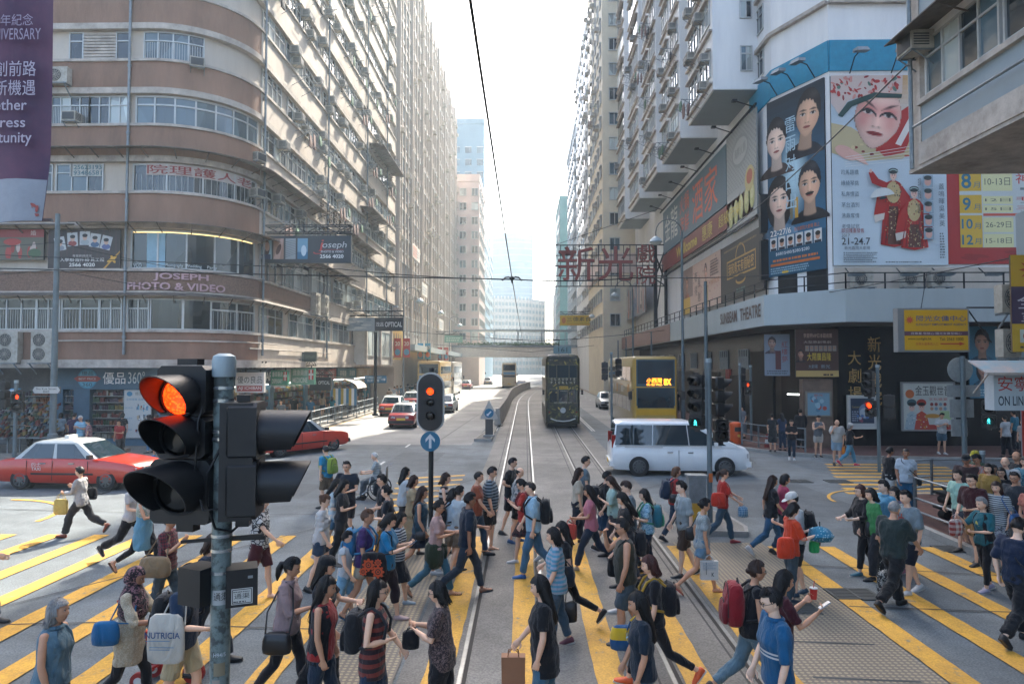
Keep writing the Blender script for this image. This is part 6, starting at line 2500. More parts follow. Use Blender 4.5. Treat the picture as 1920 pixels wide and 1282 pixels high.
ar.build('arrow',ds)
def railing(label,pts,h=1.0,bars=.25,name='railing',m=None):
 m=m or sgy
 t=empty(name,(0,0,0))
 tag(t,label,'railing')
 b,c=MB(),MB()
 for p,q in zip(pts,pts[1:]):
  for z in(h,h*.52,.22):
   b.tube([(p[0],p[1],z+.14),(q[0],q[1],z+.14)],.026,6)
  L_=math.dist(p,q)
  n=max(1,round(L_/1.6))
  for i in range(n+1):
   k=i/n
   c.cyl((p[0]+(q[0]-p[0])*k,p[1]+(q[1]-p[1])*k,.13),(p[0]+(q[0]-p[0])*k,p[1]+(q[1]-p[1])*k,h+.16),.04,n=8)
  if bars:
   n=int(L_/bars)
   for i in range(n):
    k=(i+.5)/n
    b.bar((p[0]+(q[0]-p[0])*k,p[1]+(q[1]-p[1])*k,.36),(p[0]+(q[0]-p[0])*k,p[1]+(q[1]-p[1])*k,h+.12),.018)
 b.build('rail',m,t,smo=60)
 c.build('post',m,t,smo=60)
railing('grey steel railing along the sunny kerb in front of the shops',[(-12.55,40),(-12.55,58)],bars=.5)
railing('far grey railing along the sunny kerb past the stall awning',[(-12.5,60),(-12.4,96)],bars=.8)
railing('low railing with plants in front of the theatre flank',[(9.75,46),(9.8,74)],bars=.3,m=sdk)
railing('steel pipe railing on the red theatre pavement by the litter bin',[(9.8,33.6),(10.5,31.1),(11.9,29.4)],bars=0)
railing('curved steel pipe railing at the near corner with the two women behind it',[(16,20.0),(11.6,19.85),(10.4,19.4),(9.5,18.2),(9.3,16.6),(9.3,15.0),(9.2,13.2)],bars=0)
railing('dark pipe railing under the ON LING sign',[(13.2,19.2),(18,19.6)],bars=.4)
t=empty('litter_bin',(9.95,32.6,.14))
tag(t,'bright orange litter bin on the theatre kerb','litter bin')
b=MB()
b.loft([[(q*math.cos(2*PI*k/16),q*math.sin(2*PI*k/16),z)for k in range(16)]for q,z in((.24,0),(.27,.05),(.28,.8),(.3,.85),(.27,.98),(.1,1.02))])
b.build('body',mat('bin_orange','#c9511e',.45),t,smo=40)
b=MB()
b.box(-.14,.14,-.3,-.27,.6,.8)
b.build('opening',sig_black,t)
b=MB()
b.cyl((.05,-.3,.4),(.05,-.28,.4),.07,n=12)
b.build('badge',yellow_paint,t)
t=empty('traffic_cone',gnd(1433,842)+Vc((0,0,.0)))
tag(t,'dark red and white traffic cone by the theatre kerb rail','traffic cone')
b=MB()
b.box(-.2,.2,-.2,.2,0,.05)
b.tube([(0,0,.05),(0,0,.3),(0,0,.3001),(0,0,.5),(0,0,.5001),(0,0,.75)],[.15,.11,.11,.08,.08,.04],14)
cn=b.build('cone',[mat('cone_red','#7a2c26',.6),mat('cone_white','#b4b4ae',.6)],t,smo=40)
for p_ in cn.data.polygons:
 if .31<p_.center.z<.49 and abs(p_.normal.z)<.6:
  p_.material_index=1
for i,(x,y,w_,h)in enumerate(((10.7,15.3,.9,.7),(10.6,16.7,.7,.9),(11.6,17.6,.8,1.0))):
 t=empty('cardboard_stack',(x,y,.14))
 tag(t,['flattened brown cardboard leaning on the near railing','folded brown cardboard by the dumb-bell shaped trolley wheels','large pale cardboard sheet held upright behind the railing'][i],'cardboard')
 t['label']=['flattened brown cardboard leaning on the near railing','folded brown cardboard standing behind the railing','large pale cardboard sheet upright behind the railing'][i]
 q=MB()
 for k in range(5):
  q.obox((0,.05*k,h/2),(w_/2,.02*(k%3),0),(0,.012,.0),(.03*(k%2),.12-.02*k,h/2-.02*k))
 q.build('sheet',mat('cardboard','#8d7458',.85,var=.15),t)
t=empty('hand_trolley',(9.75,16.2,.14))
tag(t,'black wheeled trolley stacked behind the curved railing','trolley')
for dx,dz in((0,.2),(0,.55),(.1,.85),(.4,.2),(.4,.55),(.45,.85)):
 b=MB()
 b.cyl((dx,-.12,dz),(dx,.12,dz),.1,n=12)
 b.build('wheel',sig_black,t,smo=40)
b=MB()
b.box(-.1,.55,-.3,.3,.32,.4)
b.box(-.1,.55,-.3,.3,.66,.72)
b.bar((.6,-.25,.1),(.65,-.25,1.1),.03)
b.bar((.6,.25,.1),(.65,.25,1.1),.03)
b.build('frame',sdk,t)
q=MB()
for i in range(1500):
 y=rp.uniform(47,73)
 c=Vc((10.0+rp.uniform(-.2,.3),y,.3+abs(rp.gauss(0,.4))))
 q.obox(c,Vc((rp.uniform(-.1,.1),rp.uniform(-.1,.1),.02)),Vc((.02,rp.uniform(-.08,.08),rp.uniform(-.08,.08))),Vc((0,.006,.006)))
tag(q.build('planter_hedge',mat('hedge_leaf','#48603c',.8,var=.4,scale=1.5,world=True)),'low green planting behind the dark railing by the theatre flank','hedge')
car_glass=glass_mat('car_glass','#1b2a31',rough=.03,var=.3,scale=1.0)
tyre_m=mat('tyre','#191919',.85,bump=.3,bscale=80)
rim_m=mat('rim_alloy','#8f9394',.35,metal=.8)
chrome=mat('chrome','#b9bcbc',.15,metal=.9)
btr=mat('black_trim','#17181a',.5)
head_m=mat('headlamp','#c2c8ca',.08,metal=.3)
tail_m=mat('tail_lamp','#8a1a14',.2)
amber_m=mat('amber_lamp','#c9681e',.2)
plate_y=mat('plate_yellow','#d0a422',.5)
plate_w=mat('plate_white','#c4c6c2',.5)
white_plate_text='#1a1a1a'
def paint(name,c,var=.06):
 return mat('paint_'+name,c,.28,var=var,scale=1.2,coat=.6)
def panel(b,q,u0,u1,v0,v1,off=.004,m=0):
 p00,p10,p11,p01=[Vc(x)for x in q]
 g=lambda u,v:(u[0]*(1-v)+u[1]*v)if isinstance(u,tuple)else u
 f=lambda u,v:fq(g(u,v),v)
 fq=lambda u,v:(p00*(1-u)+p10*u)*(1-v)+(p01*(1-u)+p11*u)*v
 n=(p10-p00).cross(p01-p00).normalized()*off
 c=[f(u0,v0),f(u1,v0),f(u1,v1),f(u0,v1)]
 b.add([x+n for x in c]+[x-n for x in c],[(0,1,2,3),(0,4,5,1),(1,5,6,2),(2,6,7,3),(3,7,4,0)],m)
def cut(o,cyls):
 q=MB()
 for c in cyls:
  q.cyl(*c,n=28)
 k=q.build('cutter',btr)
 o.modifiers.new('tri','TRIANGULATE')
 md=o.modifiers.new('cut','BOOLEAN')
 md.operation='DIFFERENCE'
 md.object=k
 md.solver='EXACT'
 bpy.context.view_layer.update()
 me=D.meshes.new_from_object(o.evaluated_get(bpy.context.evaluated_depsgraph_get()))
 o.modifiers.clear()
 old=o.data
 o.data=me
 D.meshes.remove(old)
 D.objects.remove(k)
 me.polygons.foreach_set('use_smooth',[True]*len(me.polygons))
 me.set_sharp_from_angle(angle=R(32))
WH={}
def wheel(parent,x,y,r,side,wd=.2,spokes=6,rim=None):
 key=(r,wd,spokes,side)
 if key not in WH:
  b=MB()
  pr=[(r*.66,-wd/2),(r*.95,-wd/2),(r,-wd/2+.03),(r,wd/2-.03),(r*.95,wd/2),(r*.66,wd/2)]
  b.loft([[(q*math.cos(2*PI*k/28),w_,q*math.sin(2*PI*k/28))for k in range(28)]for q,w_ in pr],cap=False)
  c=MB()
  s=side
  c.loft([[(q*math.cos(2*PI*k/28),s*w_,q*math.sin(2*PI*k/28))for k in range(28)]for q,w_ in((r*.66,wd/2),(r*.6,wd/2-.01),(r*.58,wd/2-.07),(r*.1,wd/2-.075),(.01,wd/2-.075))],cap=False,m=1)
  for k in range(spokes):
   a=2*PI*k/spokes
   c.obox((r*.36*math.cos(a),s*(wd/2-.03),r*.36*math.sin(a)),Vc((r*.27*math.cos(a),0,r*.27*math.sin(a))),Vc((-r*.085*math.sin(a),0,r*.085*math.cos(a))),Vc((0,.025,0)),0)
  c.cyl((0,s*(wd/2-.06),0),(0,s*(wd/2+.0),0),r*.15,n=14)
  c.loft([[(q*math.cos(2*PI*k/28),s*w_,q*math.sin(2*PI*k/28))for k in range(28)]for q,w_ in((r*.67,wd/2),(r*.6,wd/2+.012),(r*.56,wd/2-.02))],cap=False)
  WH[key]=(b.build('tyre',tyre_m,mesh_only=True,smo=40),c.build('rim',[rim or rim_m,btr],mesh_only=True,smo=40))
 t=put('wheel',WH[key][0],parent,(x,y,r))
 put('rim',WH[key][1],t)
 return t
def body_ring(x,z0,z1,hw,tuck=.1,n=4):
 """half-barrel cross section: tucked sill, bulged flank, shoulder"""
 h=z1-z0
 half=[(hw-tuck,z0),(hw-.02,z0+h*.18),(hw,z0+h*.45),(hw-.02,z0+h*.8),(hw-.07,z0+h*.96),(hw-.13,z1)]
 return[(x,y,z)for y,z in half]+[(x,-y,z)for y,z in reversed(half)]
SPEC={'taxi':dict(st=[(-2.34,.42,.74,.70),(-2.3,.27,.84,.80),(-2.0,.24,.91,.835),(-1.45,.22,.95,.85),(-.4,.21,.965,.85),(.9,.21,.96,.85),(1.25,.22,.94,.85),(2.0,.24,.84,.83),(2.26,.27,.76,.79),(2.33,.42,.68,.68)],base=(-1.72,1.12,.945,.755),roof=(-1.05,.30,1.49,.6),ax=(-1.38,1.40),r=.31,sides=((.10,.47),(.52,.86))),'van':dict(st=[(-2.36,.4,.98,.76),(-2.3,.24,1.06,.86),(-2.1,.2,1.1,.9),(-1.4,.18,1.1,.92),(.3,.18,1.04,.92),(1.2,.18,1.03,.92),(1.85,.2,1.05,.9),(2.24,.22,.98,.86),(2.38,.3,.84,.76)],base=(-2.3,2.1,1.03,.87),roof=(-2.18,.45,1.87,.72),ax=(-1.42,1.5),r=.34,sides=((.012,(.3,.45)),((.307,.46),(.585,.86)),((.592,.87),.9))),}
SPEC['car']=SPEC['taxi']
def make_car(name,label,cat,style,body_m,roof_m,loc,rz,taxi=True,rear_plate=plate_y,group=None):
 sp=SPEC[style]
 t=empty(name,loc,rz)
 tag(t,label,cat,group)
 b=MB()
 st=sp['st']
 rings=[]
 for i in range(len(st)-1):
  k=3 if st[i+1][0]-st[i][0]>.3 else 1
  for j in range(k):
   q=[st[i][c]+(st[i+1][c]-st[i][c])*j/k for c in range(4)]
   rings.append(body_ring(*q))
 rings.append(body_ring(*st[-1]))
 b.loft(rings)
 body=b.build('body',[body_m],t)
 hw=max(q[3]for q in st)
 r=sp['r']
 cut(body,[((x,s*(hw+.1),r),(x,s*(hw-.3),r),r+.055)for x in sp['ax']for s in(-1,1)])
 b=MB()
 for x in sp['ax']:
  for s in(-1,1):
   b.cyl((x,s*(hw-.29),r),(x,s*(hw-.295),r),r+.05,n=20)
 b.box(sp['ax'][0],sp['ax'][1],-.5,.5,.12,.3)
 b.build('underbody',btr,t)
 bx0,bx1,bz,bw=sp['base']
 rx0,rx1,rz_,rw_=sp['roof']
 def rr(x0,x1,hw_,z,c):
  return[(x0,-hw_+c,z),(x0+c,-hw_,z),(x1-c,-hw_,z),(x1,-hw_+c,z),(x1,hw_-c,z),(x1-c,hw_,z),(x0+c,hw_,z),(x0,hw_-c,z)]
 b=MB()
 zt=rz_-.07
 k=(zt-bz)/(rz_-bz)
 L3=lambda a,c,q:a+(c-a)*q
 b.loft([rr(bx0,bx1,bw,bz-.05,.06),rr(L3(bx0,rx0,k),L3(bx1,rx1,k),L3(bw,rw_,k),zt,.08),rr(rx0+.08,rx1-.1,rw_-.05,rz_-.012,.1),rr(rx0+.3,rx1-.35,rw_-.25,rz_+.012,.1)])
 cabin=b.build('roof',roof_m,t,smo=28)
 A0,A1,A2,A3=(bx0,-bw,bz-.02),(bx1,-bw,bz-.02),(L3(bx1,rx1,k),-L3(bw,rw_,k),zt),(L3(bx0,rx0,k),-L3(bw,rw_,k),zt)
 for u0,u1 in sp['sides']:
  for s in(-1,1):
   b=MB()
   q=[(x,-s*y,z)for x,y,z in(A0,A1,A2,A3)]
   panel(b,q,u0,u1,.06,.93,.006)
   b.build('side_window',car_glass,t)
 f=[(bx1,-bw,bz),(bx1,bw,bz),(L3(bx1,rx1,k),L3(bw,rw_,k),zt),(L3(bx1,rx1,k),-L3(bw,rw_,k),zt)]
 b=MB()
 panel(b,f,.06,.94,.05,.95,.006)
 b.build('windscreen',car_glass,t)
 g=[(bx0,bw,bz),(bx0,-bw,bz),(L3(bx0,rx0,k),-L3(bw,rw_,k),zt),(L3(bx0,rx0,k),L3(bw,rw_,k),zt)]
 b=MB()
 panel(b,g,.07,.93,.1,.93,.006)
 b.build('rear_window',car_glass,t)
 for x in sp['ax']:
  for s in(-1,1):
   wheel(t,x,s*(hw-(.11 if style!='van' else .01)),r,s,.2,8 if style=='taxi' else 10,mat('rim_grey','#5f6263',.4,metal=.6))
 fx,bxx=st[-1][0],st[0][0]
 zf,zb=(st[-2][1]+st[-2][2])/2,(st[1][1]+st[1][2])/2
 for s in(-1,1):
  b=MB()
  b.obox((fx-.05,s*(hw-.27),zf+.1),(.035,s*-.012,0),(0.02,.16,0),(0,0,.075))
  b.build('headlight',head_m,t)
  b=MB()
  if style=='van':
   b.box(bxx+.02,bxx+.16,s*(hw-.17)-.05,s*(hw-.17)+.07,.95,1.4)
  else:
   b.obox((bxx-.005,s*(hw-.26),zb+.12),(.03,0,0),(0,.17,0),(0,0,.07))
  b.build('tail_light',tail_m,t)
  b=MB()
  b.obox((.93 if style!='van' else 1.2,s*(hw+.06),bz+.08),(.05,0,0),(0,.09,0),(0,0,.06))
  b.build('mirror',btr if taxi else body_m,t)
  b=MB()
  for x in((-.62,.3)if style!='van' else(-.35,.35)):
   b.box(x-.09,x+.09,s*(hw-.005)-.02,s*(hw-.005)+.02,.8,.835)
  b.build('door_handle',chrome,t)
  b=MB()
  for x in((-1.15,-.32,.82)if style!='van' else(-.05,1.0)):
   b.box(x-.006,x+.006,s*(hw-.006)-.008,s*(hw-.006)+.008,.3,.9)
  b.build('door_seam',btr,t)
 b=MB()
 b.box(fx-.14,fx+.05,-hw+.08,hw-.08,.32,.5)
 b.build('bumper',btr if style!='van' else body_m,t)
 b=MB()
 b.box(bxx-.06,bxx+.12,-hw+.08,hw-.08,.32,.5)
 b.build('bumper',btr if style!='van' else body_m,t)
 b=MB()
 b.box(fx-.03,fx+.035,-.45,.45,zf+.04,zf+.17)
 b.build('grille',chrome if taxi else btr,t)
 for x,pm,s in((fx+.06,plate_w,1),(bxx-.07,rear_plate,-1)):
  b=MB()
  b.box(min(x,x-s*.02),max(x,x-s*.02),-.26,.26,.52 if s<0 and style!='van' else .38,.65 if s<0 and style!='van' else .5)
  b.build('number_plate',pm,t)
 if taxi:
  b=MB()
  for s in(-1,1):
   b.box(-1.0,1.0,s*hw-.012,s*hw+.012,.47,.53)
  b.build('side_strip',btr,t)
  b=MB()
  b.box(-.42,-.28,-.2,.2,rz_,rz_+.12)
  b.build('roof_sign',plate_w,t)
  for s in(-1,1):
   ar=Art((-.98 if s<0 else-.6,s*(hw+.001),.6),(1,0,0)if s<0 else(-1,0,0),lift=.008)
   ar.text('的士',0,.12,.3,.24,'#c9b8b4',.02)
   ar.text('TAXI',0,0,.3,.1,'#c9b8b4',.02)
   ar.build('lettering',t)
  ar=Art((bxx-.005,.62,.62),(0,-1,0),lift=.03)
  ar.ell(.12,.02,.14,.12,'#a9c0cc',a0=0,a1=180)
  ar.rect(.9,.0,1.08,.14,'#a9b0b0')
  ar.build('decal',t)
 return t
red_paint=paint('taxi_red','#b5301c')
deep_red=paint('taxi_deep_red','#8f2420')
silver_roof=paint('roof_silver','#a9adaa')
white_paint_c=paint('van_white','#dcdedd')
grey_paint_c=paint('car_grey','#6d7478')
make_car('taxi','red taxi with a pale roof waiting side on by the grocery shop','taxi','taxi',red_paint,silver_roof,(-14.15,21.6,0),R(-3))
make_car('taxi','red taxi turning away behind the black signal hood','taxi','taxi',red_paint,silver_roof,(-10.05,29.9,0),R(55))
make_car('taxi','dark red taxi seen from behind, nearest the tram signal','taxi','taxi',deep_red,silver_roof,(-7.6,43.6,0),R(92))
make_car('taxi','red taxi close to the railing with its boot towards us','taxi','taxi',red_paint,silver_roof,(-10.3,53.6,0),R(91))
make_car('taxi','third red taxi in the queue, half hidden by the oval signal','taxi','taxi',deep_red,silver_roof,(-10.2,62.5,0),R(90))
make_car('parked_car','grey car just behind the oval tram signal','car','car',grey_paint_c,grey_paint_c,(-6.6,57,0),R(90),taxi=False)
make_car('taxi','tiny red taxi far along the sunny lane','taxi','taxi',red_paint,silver_roof,(-9.6,112,0),R(90))
make_car('small_car','tiny dark car far along the sunny lane','car','car',grey_paint_c,grey_paint_c,(-7.6,140,0),R(90),taxi=False)
make_car('small_car','dark car beside the yellow white bus in the distance','car','car',paint('car_dark','#2c3437'),paint('car_dark',''),(-.6,112,0),R(88),taxi=False)
make_car('small_car','pale car facing us in the road past the right hand bus','car','car',silver_roof,silver_roof,(7.35,62,0),R(-90),taxi=False)
D.objects[[o.name for o in D.objects if o.get('label','').startswith('pale car facing us')][0]]['label']='pale car facing us behind the dark blue bus'
vn=make_car('people_carrier','white people carrier crossing in front of the dark blue bus','people carrier','van',white_paint_c,white_paint_c,(5.38,24.7,0),R(-2),taxi=False)
b=MB()
for s in(-1,1):
 b.box(-2.2,1.4,s*.918-.01,s*.918+.006,1.03,1.045)
 b.box(-1.9,-.6,s*.925-.01,s*.925+.004,.985,.998)
b.build('belt_line',chrome,vn)
def bus(name,label,loc,rz,L=11.3,W=2.5,H=4.35,side='#a98f4a',front='#1d4c60',edge='#c99a22',dest=None,upper='#b7b2a6',rear=False,cat='bus',ad=None,skirt=None):
 t=empty(name,loc,rz)
 tag(t,label,cat)
 b=MB()
 def ring(x,inset,z0,z1,c=.16):
  h=W/2-inset
  return[(x,-h+.05,z0),(x,-h,z0+.1),(x,-h,z1-c-.1),(x,-h+c*.4,z1-c*.35),(x,-h+c,z1),(x,h-c,z1),(x,h-c*.4,z1-c*.35),(x,h,z1-c-.1),(x,h,z0+.1),(x,h-.05,z0)]
 x0,x1=-L/2,L/2
 b.loft([ring(x0,.1,.4,H-.12),ring(x0+.08,.02,.3,H-.03),ring(x0+.3,0,.28,H),ring(x1-.4,0,.28,H),ring(x1-.12,.04,.28,H-.02),ring(x1,.14,.32,H-.14)])
 body=b.build('body',paint('bus_'+side[1:],side),t)
 r=.5
 axs=(x0+2.3,x0+3.6,x1-2.6)if L>10 else(x0+2.2,x1-2.4)
 cut(body,[((x,s*(W/2+.1),r),(x,s*(W/2-.4),r),r+.06)for x in axs for s in(-1,1)])
 for x in axs:
  for s in(-1,1):
   wheel(t,x,s*(W/2-.16),r,s,.28,8)
 b=MB()
 b.box(x0+.3,x1-.5,-W/2+.42,W/2-.42,.2,.6)
 b.build('underbody',btr,t)
 for s in(-1,1):
  for z0,z1,nm in((1.25,2.05,'lower'),(2.95,3.75,'upper')):
   n=6
   for i in range(n):
    q0=x0+.5+(L-1.3)*i/n
    b=MB()
    b.box(q0+.04,q0+(L-1.3)/n-.04,s*(W/2)-.012,s*(W/2)+.012,z0,z1)
    b.build('side_window',car_glass,t)
  b=MB()
  b.box(x0+.4,x1-.6,s*W/2-.008,s*W/2+.008,2.1,2.9)
  b.build('side_panel',paint('busad_'+upper[1:],upper),t)
  if ad:
   ar=Art((x0+1.0 if s<0 else x1-1,s*(W/2+.008),2.15),(1,0,0)if s<0 else(-1,0,0),lift=.004)
   for i in range(16):
    q0=rp.uniform(0,L-3)
    ar.rect(q0,rp.uniform(0,.3),q0+rp.uniform(.2,1.2),rp.uniform(.35,.7),rp.choice(ad))
   ar.build('advert_print',t)
 e=[(x1+.005,-W/2+.14,.32),(x1+.005,W/2-.14,.32),(x1+.005,W/2-.14,H-.16),(x1+.005,-W/2+.14,H-.16)]
 b=MB()
 panel(b,e,.02,.98,.33,.99,.006)
 b.build('front_mask',paint('mask_'+front[1:],front),t)
 b=MB()
 panel(b,e,.05,.95,.30,.585,.014)
 b.build('windscreen',car_glass,t)
 b=MB()
 panel(b,e,.05,.95,.645,.975,.014)
 b.build('upper_windscreen',car_glass,t)
 b=MB()
 panel(b,e,.0,.018,.05,.99,.012)
 panel(b,e,.982,1,.05,.99,.012)
 panel(b,e,.02,.98,.59,.605,.013)
 panel(b,e,.02,.98,.2,.285,.013)
 b.build('edge_trim',paint('edge_'+edge[1:],edge),t)
 if dest:
  ar=Art((x1+.022,-W*.2,2.72),(0,1,0),lift=.005)
  ar.text(dest[0],0,.14,.85,.42,'#ff8a1e',.02)
  ar.text(dest[1],0,0,.85,.11,'#ff8a1e',.01)
  ar.text(dest[2],.95,.02,1.35,.38,'#ff8a1e',.02)
  ar.build('destination_display',t,emit=1.6)
 for s in(-1,1):
  b=MB()
  b.obox((x1+.0,s*(W/2-.38),.82),(.03,0,0),(0,.2,s*.03),(0,0,.09))
  b.build('headlight',head_m,t)
  b=MB()
  b.obox((x0+.05,s*(W/2-.2),1.0),(.05,0,0),(0,.08,0),(0,0,.2))
  b.build('tail_light',tail_m,t)
  b=MB()
  b.obox((x0+.04,s*(W/2-.2),2.3),(.05,0,0),(0,.08,0),(0,0,.08))
  b.build('indicator',amber_m,t)
  b=MB()
  b.tube([(x1-.1,s*(W/2-.05),2.5),(x1+.35,s*(W/2+.2),2.4)],.025,6)
  b.box(x1+.28,x1+.36,s*(W/2+.2)-.1,s*(W/2+.2)+.1,1.95,2.4)
  b.build('mirror',btr,t)
 b=MB()
 b.box(x1-.1,x1+.06,-W/2+.12,W/2-.12,.34,.62)
 b.build('bumper',paint('skirt_'+(skirt or front)[1:],skirt or front),t)
 g=[(x0-.005,W/2-.1,.42),(x0-.005,-W/2+.1,.42),(x0-.005,-W/2+.1,H-.14),(x0-.005,W/2-.1,H-.14)]
 b=MB()
 panel(b,g,.06,.94,.68,.95,.012)
 b.build('rear_window',car_glass,t)
 b=MB()
 panel(b,g,.06,.94,.38,.48,.012)
 b.build('rear_grille',btr,t)
 b=MB()
 panel(b,g,.06,.94,.5,.62,.012)
 b.build('rear_panel',paint('rearp','#4f86a8'),t)
 b=MB()
 panel(b,g,.38,.62,.06,.1,.014)
 b.build('number_plate',plate_y,t)
 return t
bus('double_decker_bus','dark blue and yellow double decker with an orange lit route display',(7.2,43.6,0),-PI/2,dest=('小西灣','Siu Sai Wan','8X'),side='#b0924e',upper='#b59a62',ad=('#b5823a','#8a8f94','#c4bcb0','#b39a6a'))
bus('double_decker_bus','yellow sided double decker leading the queue at the sunny kerb',(-10.4,79,0),PI/2,side='#c2a05a',upper='#c99a2e',front='#c2bda8',ad=('#8a6a3a','#b5b0a0'))
bus('double_decker_bus','white double decker with red lower panels at the sunny kerb',(-10.3,92,0),PI/2,side='#b0a89c',upper='#b5b7b8',front='#b5b7b8',ad=('#8a9aa6','#c4c6c6'))
bus('double_decker_bus','cream double decker seen from behind in the middle of the sunny road',(-2.9,124,0),R(91),side='#c4b390',upper='#c4b390',front='#c4b390')
bus('double_decker_bus','hazy double decker far beyond the cream one',(-10.6,150,0),PI/2,side='#7d8a94',upper='#9aa2a6')
bus('double_decker_bus','white and orange double decker coming towards us at the bend',(6.4,128,0),-PI/2-.1,side='#b5b0a6',upper='#a9563a',front='#b5b0a6')
def tram(name,label,loc,rz,number=True,base='#23231d'):
 t=empty(name,loc,rz)
 tag(t,label,'tram')
 L,W,H=8.4,2.12,4.5
 m,nt_,p_,N_,L_=nodes(name+'_wrap')
 tc_=N_.new('ShaderNodeTexCoord')
 vo=N_.new('ShaderNodeTexVoronoi')
 vo.inputs['Scale'].default_value=3.2
 no=N_.new('ShaderNodeTexNoise')
 no.inputs['Scale'].default_value=2.4
 no.inputs['Detail'].default_value=5
 no.inputs['Distortion'].default_value=2.2
 L_.new(tc_.outputs['Object'],no.inputs['Vector'])
 L_.new(no.outputs['Color'],vo.inputs['Vector'])
 r2=N_.new('ShaderNodeValToRGB')
 el=r2.color_ramp.elements
 el[0].position,el[0].color=.50,lin(base)
 el[1].position,el[1].color=.72,lin('#8d8038')
 e2=el.new(.62)
 e2.color=lin('#4d4f2a')
 L_.new(no.outputs['Fac'],r2.inputs[0])
 L_.new(r2.outputs[0],p_.inputs['Base Color'])
 p_.inputs['Roughness'].default_value=.35
 b=MB()
 def ring(x,w_,z0,z1):
  h=w_/2
  return[(x,-h,z0),(x,-h,z1-.25),(x,-h+.12,z1-.06),(x,-h+.3,z1),(x,h-.3,z1),(x,h-.12,z1-.06),(x,h,z1-.25),(x,h,z0)]
 x1=L/2
 b.loft([ring(-x1,W-.3,.35,H-.1),ring(-x1+.15,W,.3,H),ring(x1-.5,W,.3,H),ring(x1-.1,W-.08,.3,H-.02),ring(x1,W-.28,.35,H-.1)])
 b.build('body',m,t,smo=25)
 b=MB()
 b.loft([ring(x1+.004,W-.3,H-.42,H-.14),ring(x1+.016,W-.34,H-.42,H-.16)])
 b.build('roof_board',mat('tram_roof','#24261f',.5),t)
 for s in(-1,1):
  for i in range(6):
   for z0,z1 in((1.25,2.0),(3.05,3.8)):
    b=MB()
    b.box(-x1+.6+i*1.22,-x1+1.65+i*1.22,s*W/2-.012,s*W/2+.012,z0,z1)
    b.build('side_window',car_glass,t)
 e=[(x1+.003,-W/2+.14,.35),(x1+.003,W/2-.14,.35),(x1+.003,W/2-.14,H-.15),(x1+.003,-W/2+.14,H-.15)]
 for u0,u1,v0,v1,nm in((.04,.28,.685,.875,'upper_window'),(.31,.69,.685,.875,'upper_window'),(.72,.96,.685,.875,'upper_window'),(.06,.3,.31,.505,'windscreen'),(.36,.64,.31,.505,'windscreen'),(.7,.94,.31,.505,'windscreen')):
  b=MB()
  panel(b,e,u0,u1,v0,v1,.012)
  g_=b.build(nm,car_glass,t)
  b=MB()
  for q in((u0-.012,u0,v0-.01,v1+.01),(u1,u1+.012,v0-.01,v1+.01),(u0,u1,v0-.01,v0),(u0,u1,v1,v1+.01)):
   panel(b,e,*q,.016)
  b.build('frame',mat('tram_frame','#55523a',.5),g_)
 b=MB()
 b.box(-x1+.4,x1-.4,-W/2+.15,W/2-.15,.1,.32)
 b.build('truck',btr,t)
 for x in(-1.2,1.2):
  for s in(-1,1):
   b=MB()
   b.cyl((x,s*.5,.33),(x,s*.58,.33),.33,n=20)
   b.build('wheel',sdk,t)
 b=MB()
 b.tube([(x1+.05,-.75,.62),(x1+.1,-.4,.5),(x1+.11,0,.46),(x1+.1,.4,.5),(x1+.05,.75,.62)],.035,8)
 b.build('fender',plate_w,t,smo=60)
 b=MB()
 b.cyl((x1+.0,0,1.12),(x1+.06,0,1.12),.17,n=20)
 b.build('headlight',head_m,t,smo=40)
 for s in(-1,1):
  b=MB()
  b.cyl((x1-.02,s*.82,1.0),(x1+.03,s*.82,1.0),.05,n=10)
  b.build('tail_light',tail_m,t)
  b=MB()
  b.box(x1-.25,x1-.1,s*(W/2+.12)-.06,s*(W/2+.12)+.06,2.05,2.35)
  b.bar((x1-.2,s*W/2,2.3),(x1-.2,s*(W/2+.12),2.3),.03)
  b.build('mirror',btr,t)
 if number:
  b=MB()
  b.box(x1-.6,x1-.5,-.55,.55,H+.06,H+.52)
  b.bar((x1-.55,-.4,H-.05),(x1-.55,-.4,H+.1),.04)
  b.bar((x1-.55,.4,H-.05),(x1-.55,.4,H+.1),.04)
  nb_=b.build('number_board',mat('number_board','#6d8688',.5),t)
  ar=Art((x1-.5,-.55,H+.06),(0,1,0))
  ar.text('161',.3,.1,.85,.38,'#22302f')
  ar.build('lettering',nb_)
  ar=Art((x1+.018,-W/2,0),(0,1,0),lift=.006)
  for i,ch in enumerate('CLAUDIE'):
   ar.text(ch,.32+i*.23,2.93,.44+i*.23,3.08,'#b5b3a2',.015,keep=True)
  for i,ch in enumerate('PIERLOT'):
   ar.text(ch,.32+i*.23,2.72,.44+i*.23,2.87,'#b5b3a2',.015,keep=True)
  ar.rect(.85,2.38,1.38,2.58,'#b5922e')
  ar.text('PARIS',.9,2.42,1.33,2.53,'#5a4a1e')
  ar.text('PARIS',.92,2.25,1.32,2.32,'#a5a392')
  ar.text('IFC I HARBOUR CITY',.55,1.52,1.6,1.62,'#b5b3a2')
  ar.text('161',1.72,.72,1.92,.84,'#b5b3a2')
  ar.text('161',.22,4.12,.42,4.22,'#8d8a72')
  ar.text('161',1.68,4.12,1.9,4.22,'#8d8a72')
  for i in range(30):
   x,z=rp.uniform(.15,1.95),rp.choice((rp.uniform(.8,1.5),rp.uniform(2.1,2.8),rp.uniform(3.85,4.2)))
   ar.ell(x,z,rp.uniform(.06,.16),rp.uniform(.02,.05),rp.choice(('#8f8238','#5d5c2c','#a8954a')),n=10,rot=rp.uniform(0,180))
  ar.build('advert',t)
  b=MB()
  b.tube([(-.5,0,H),(-.9,0,5.0),(-.3,0,5.56)],.025,6)
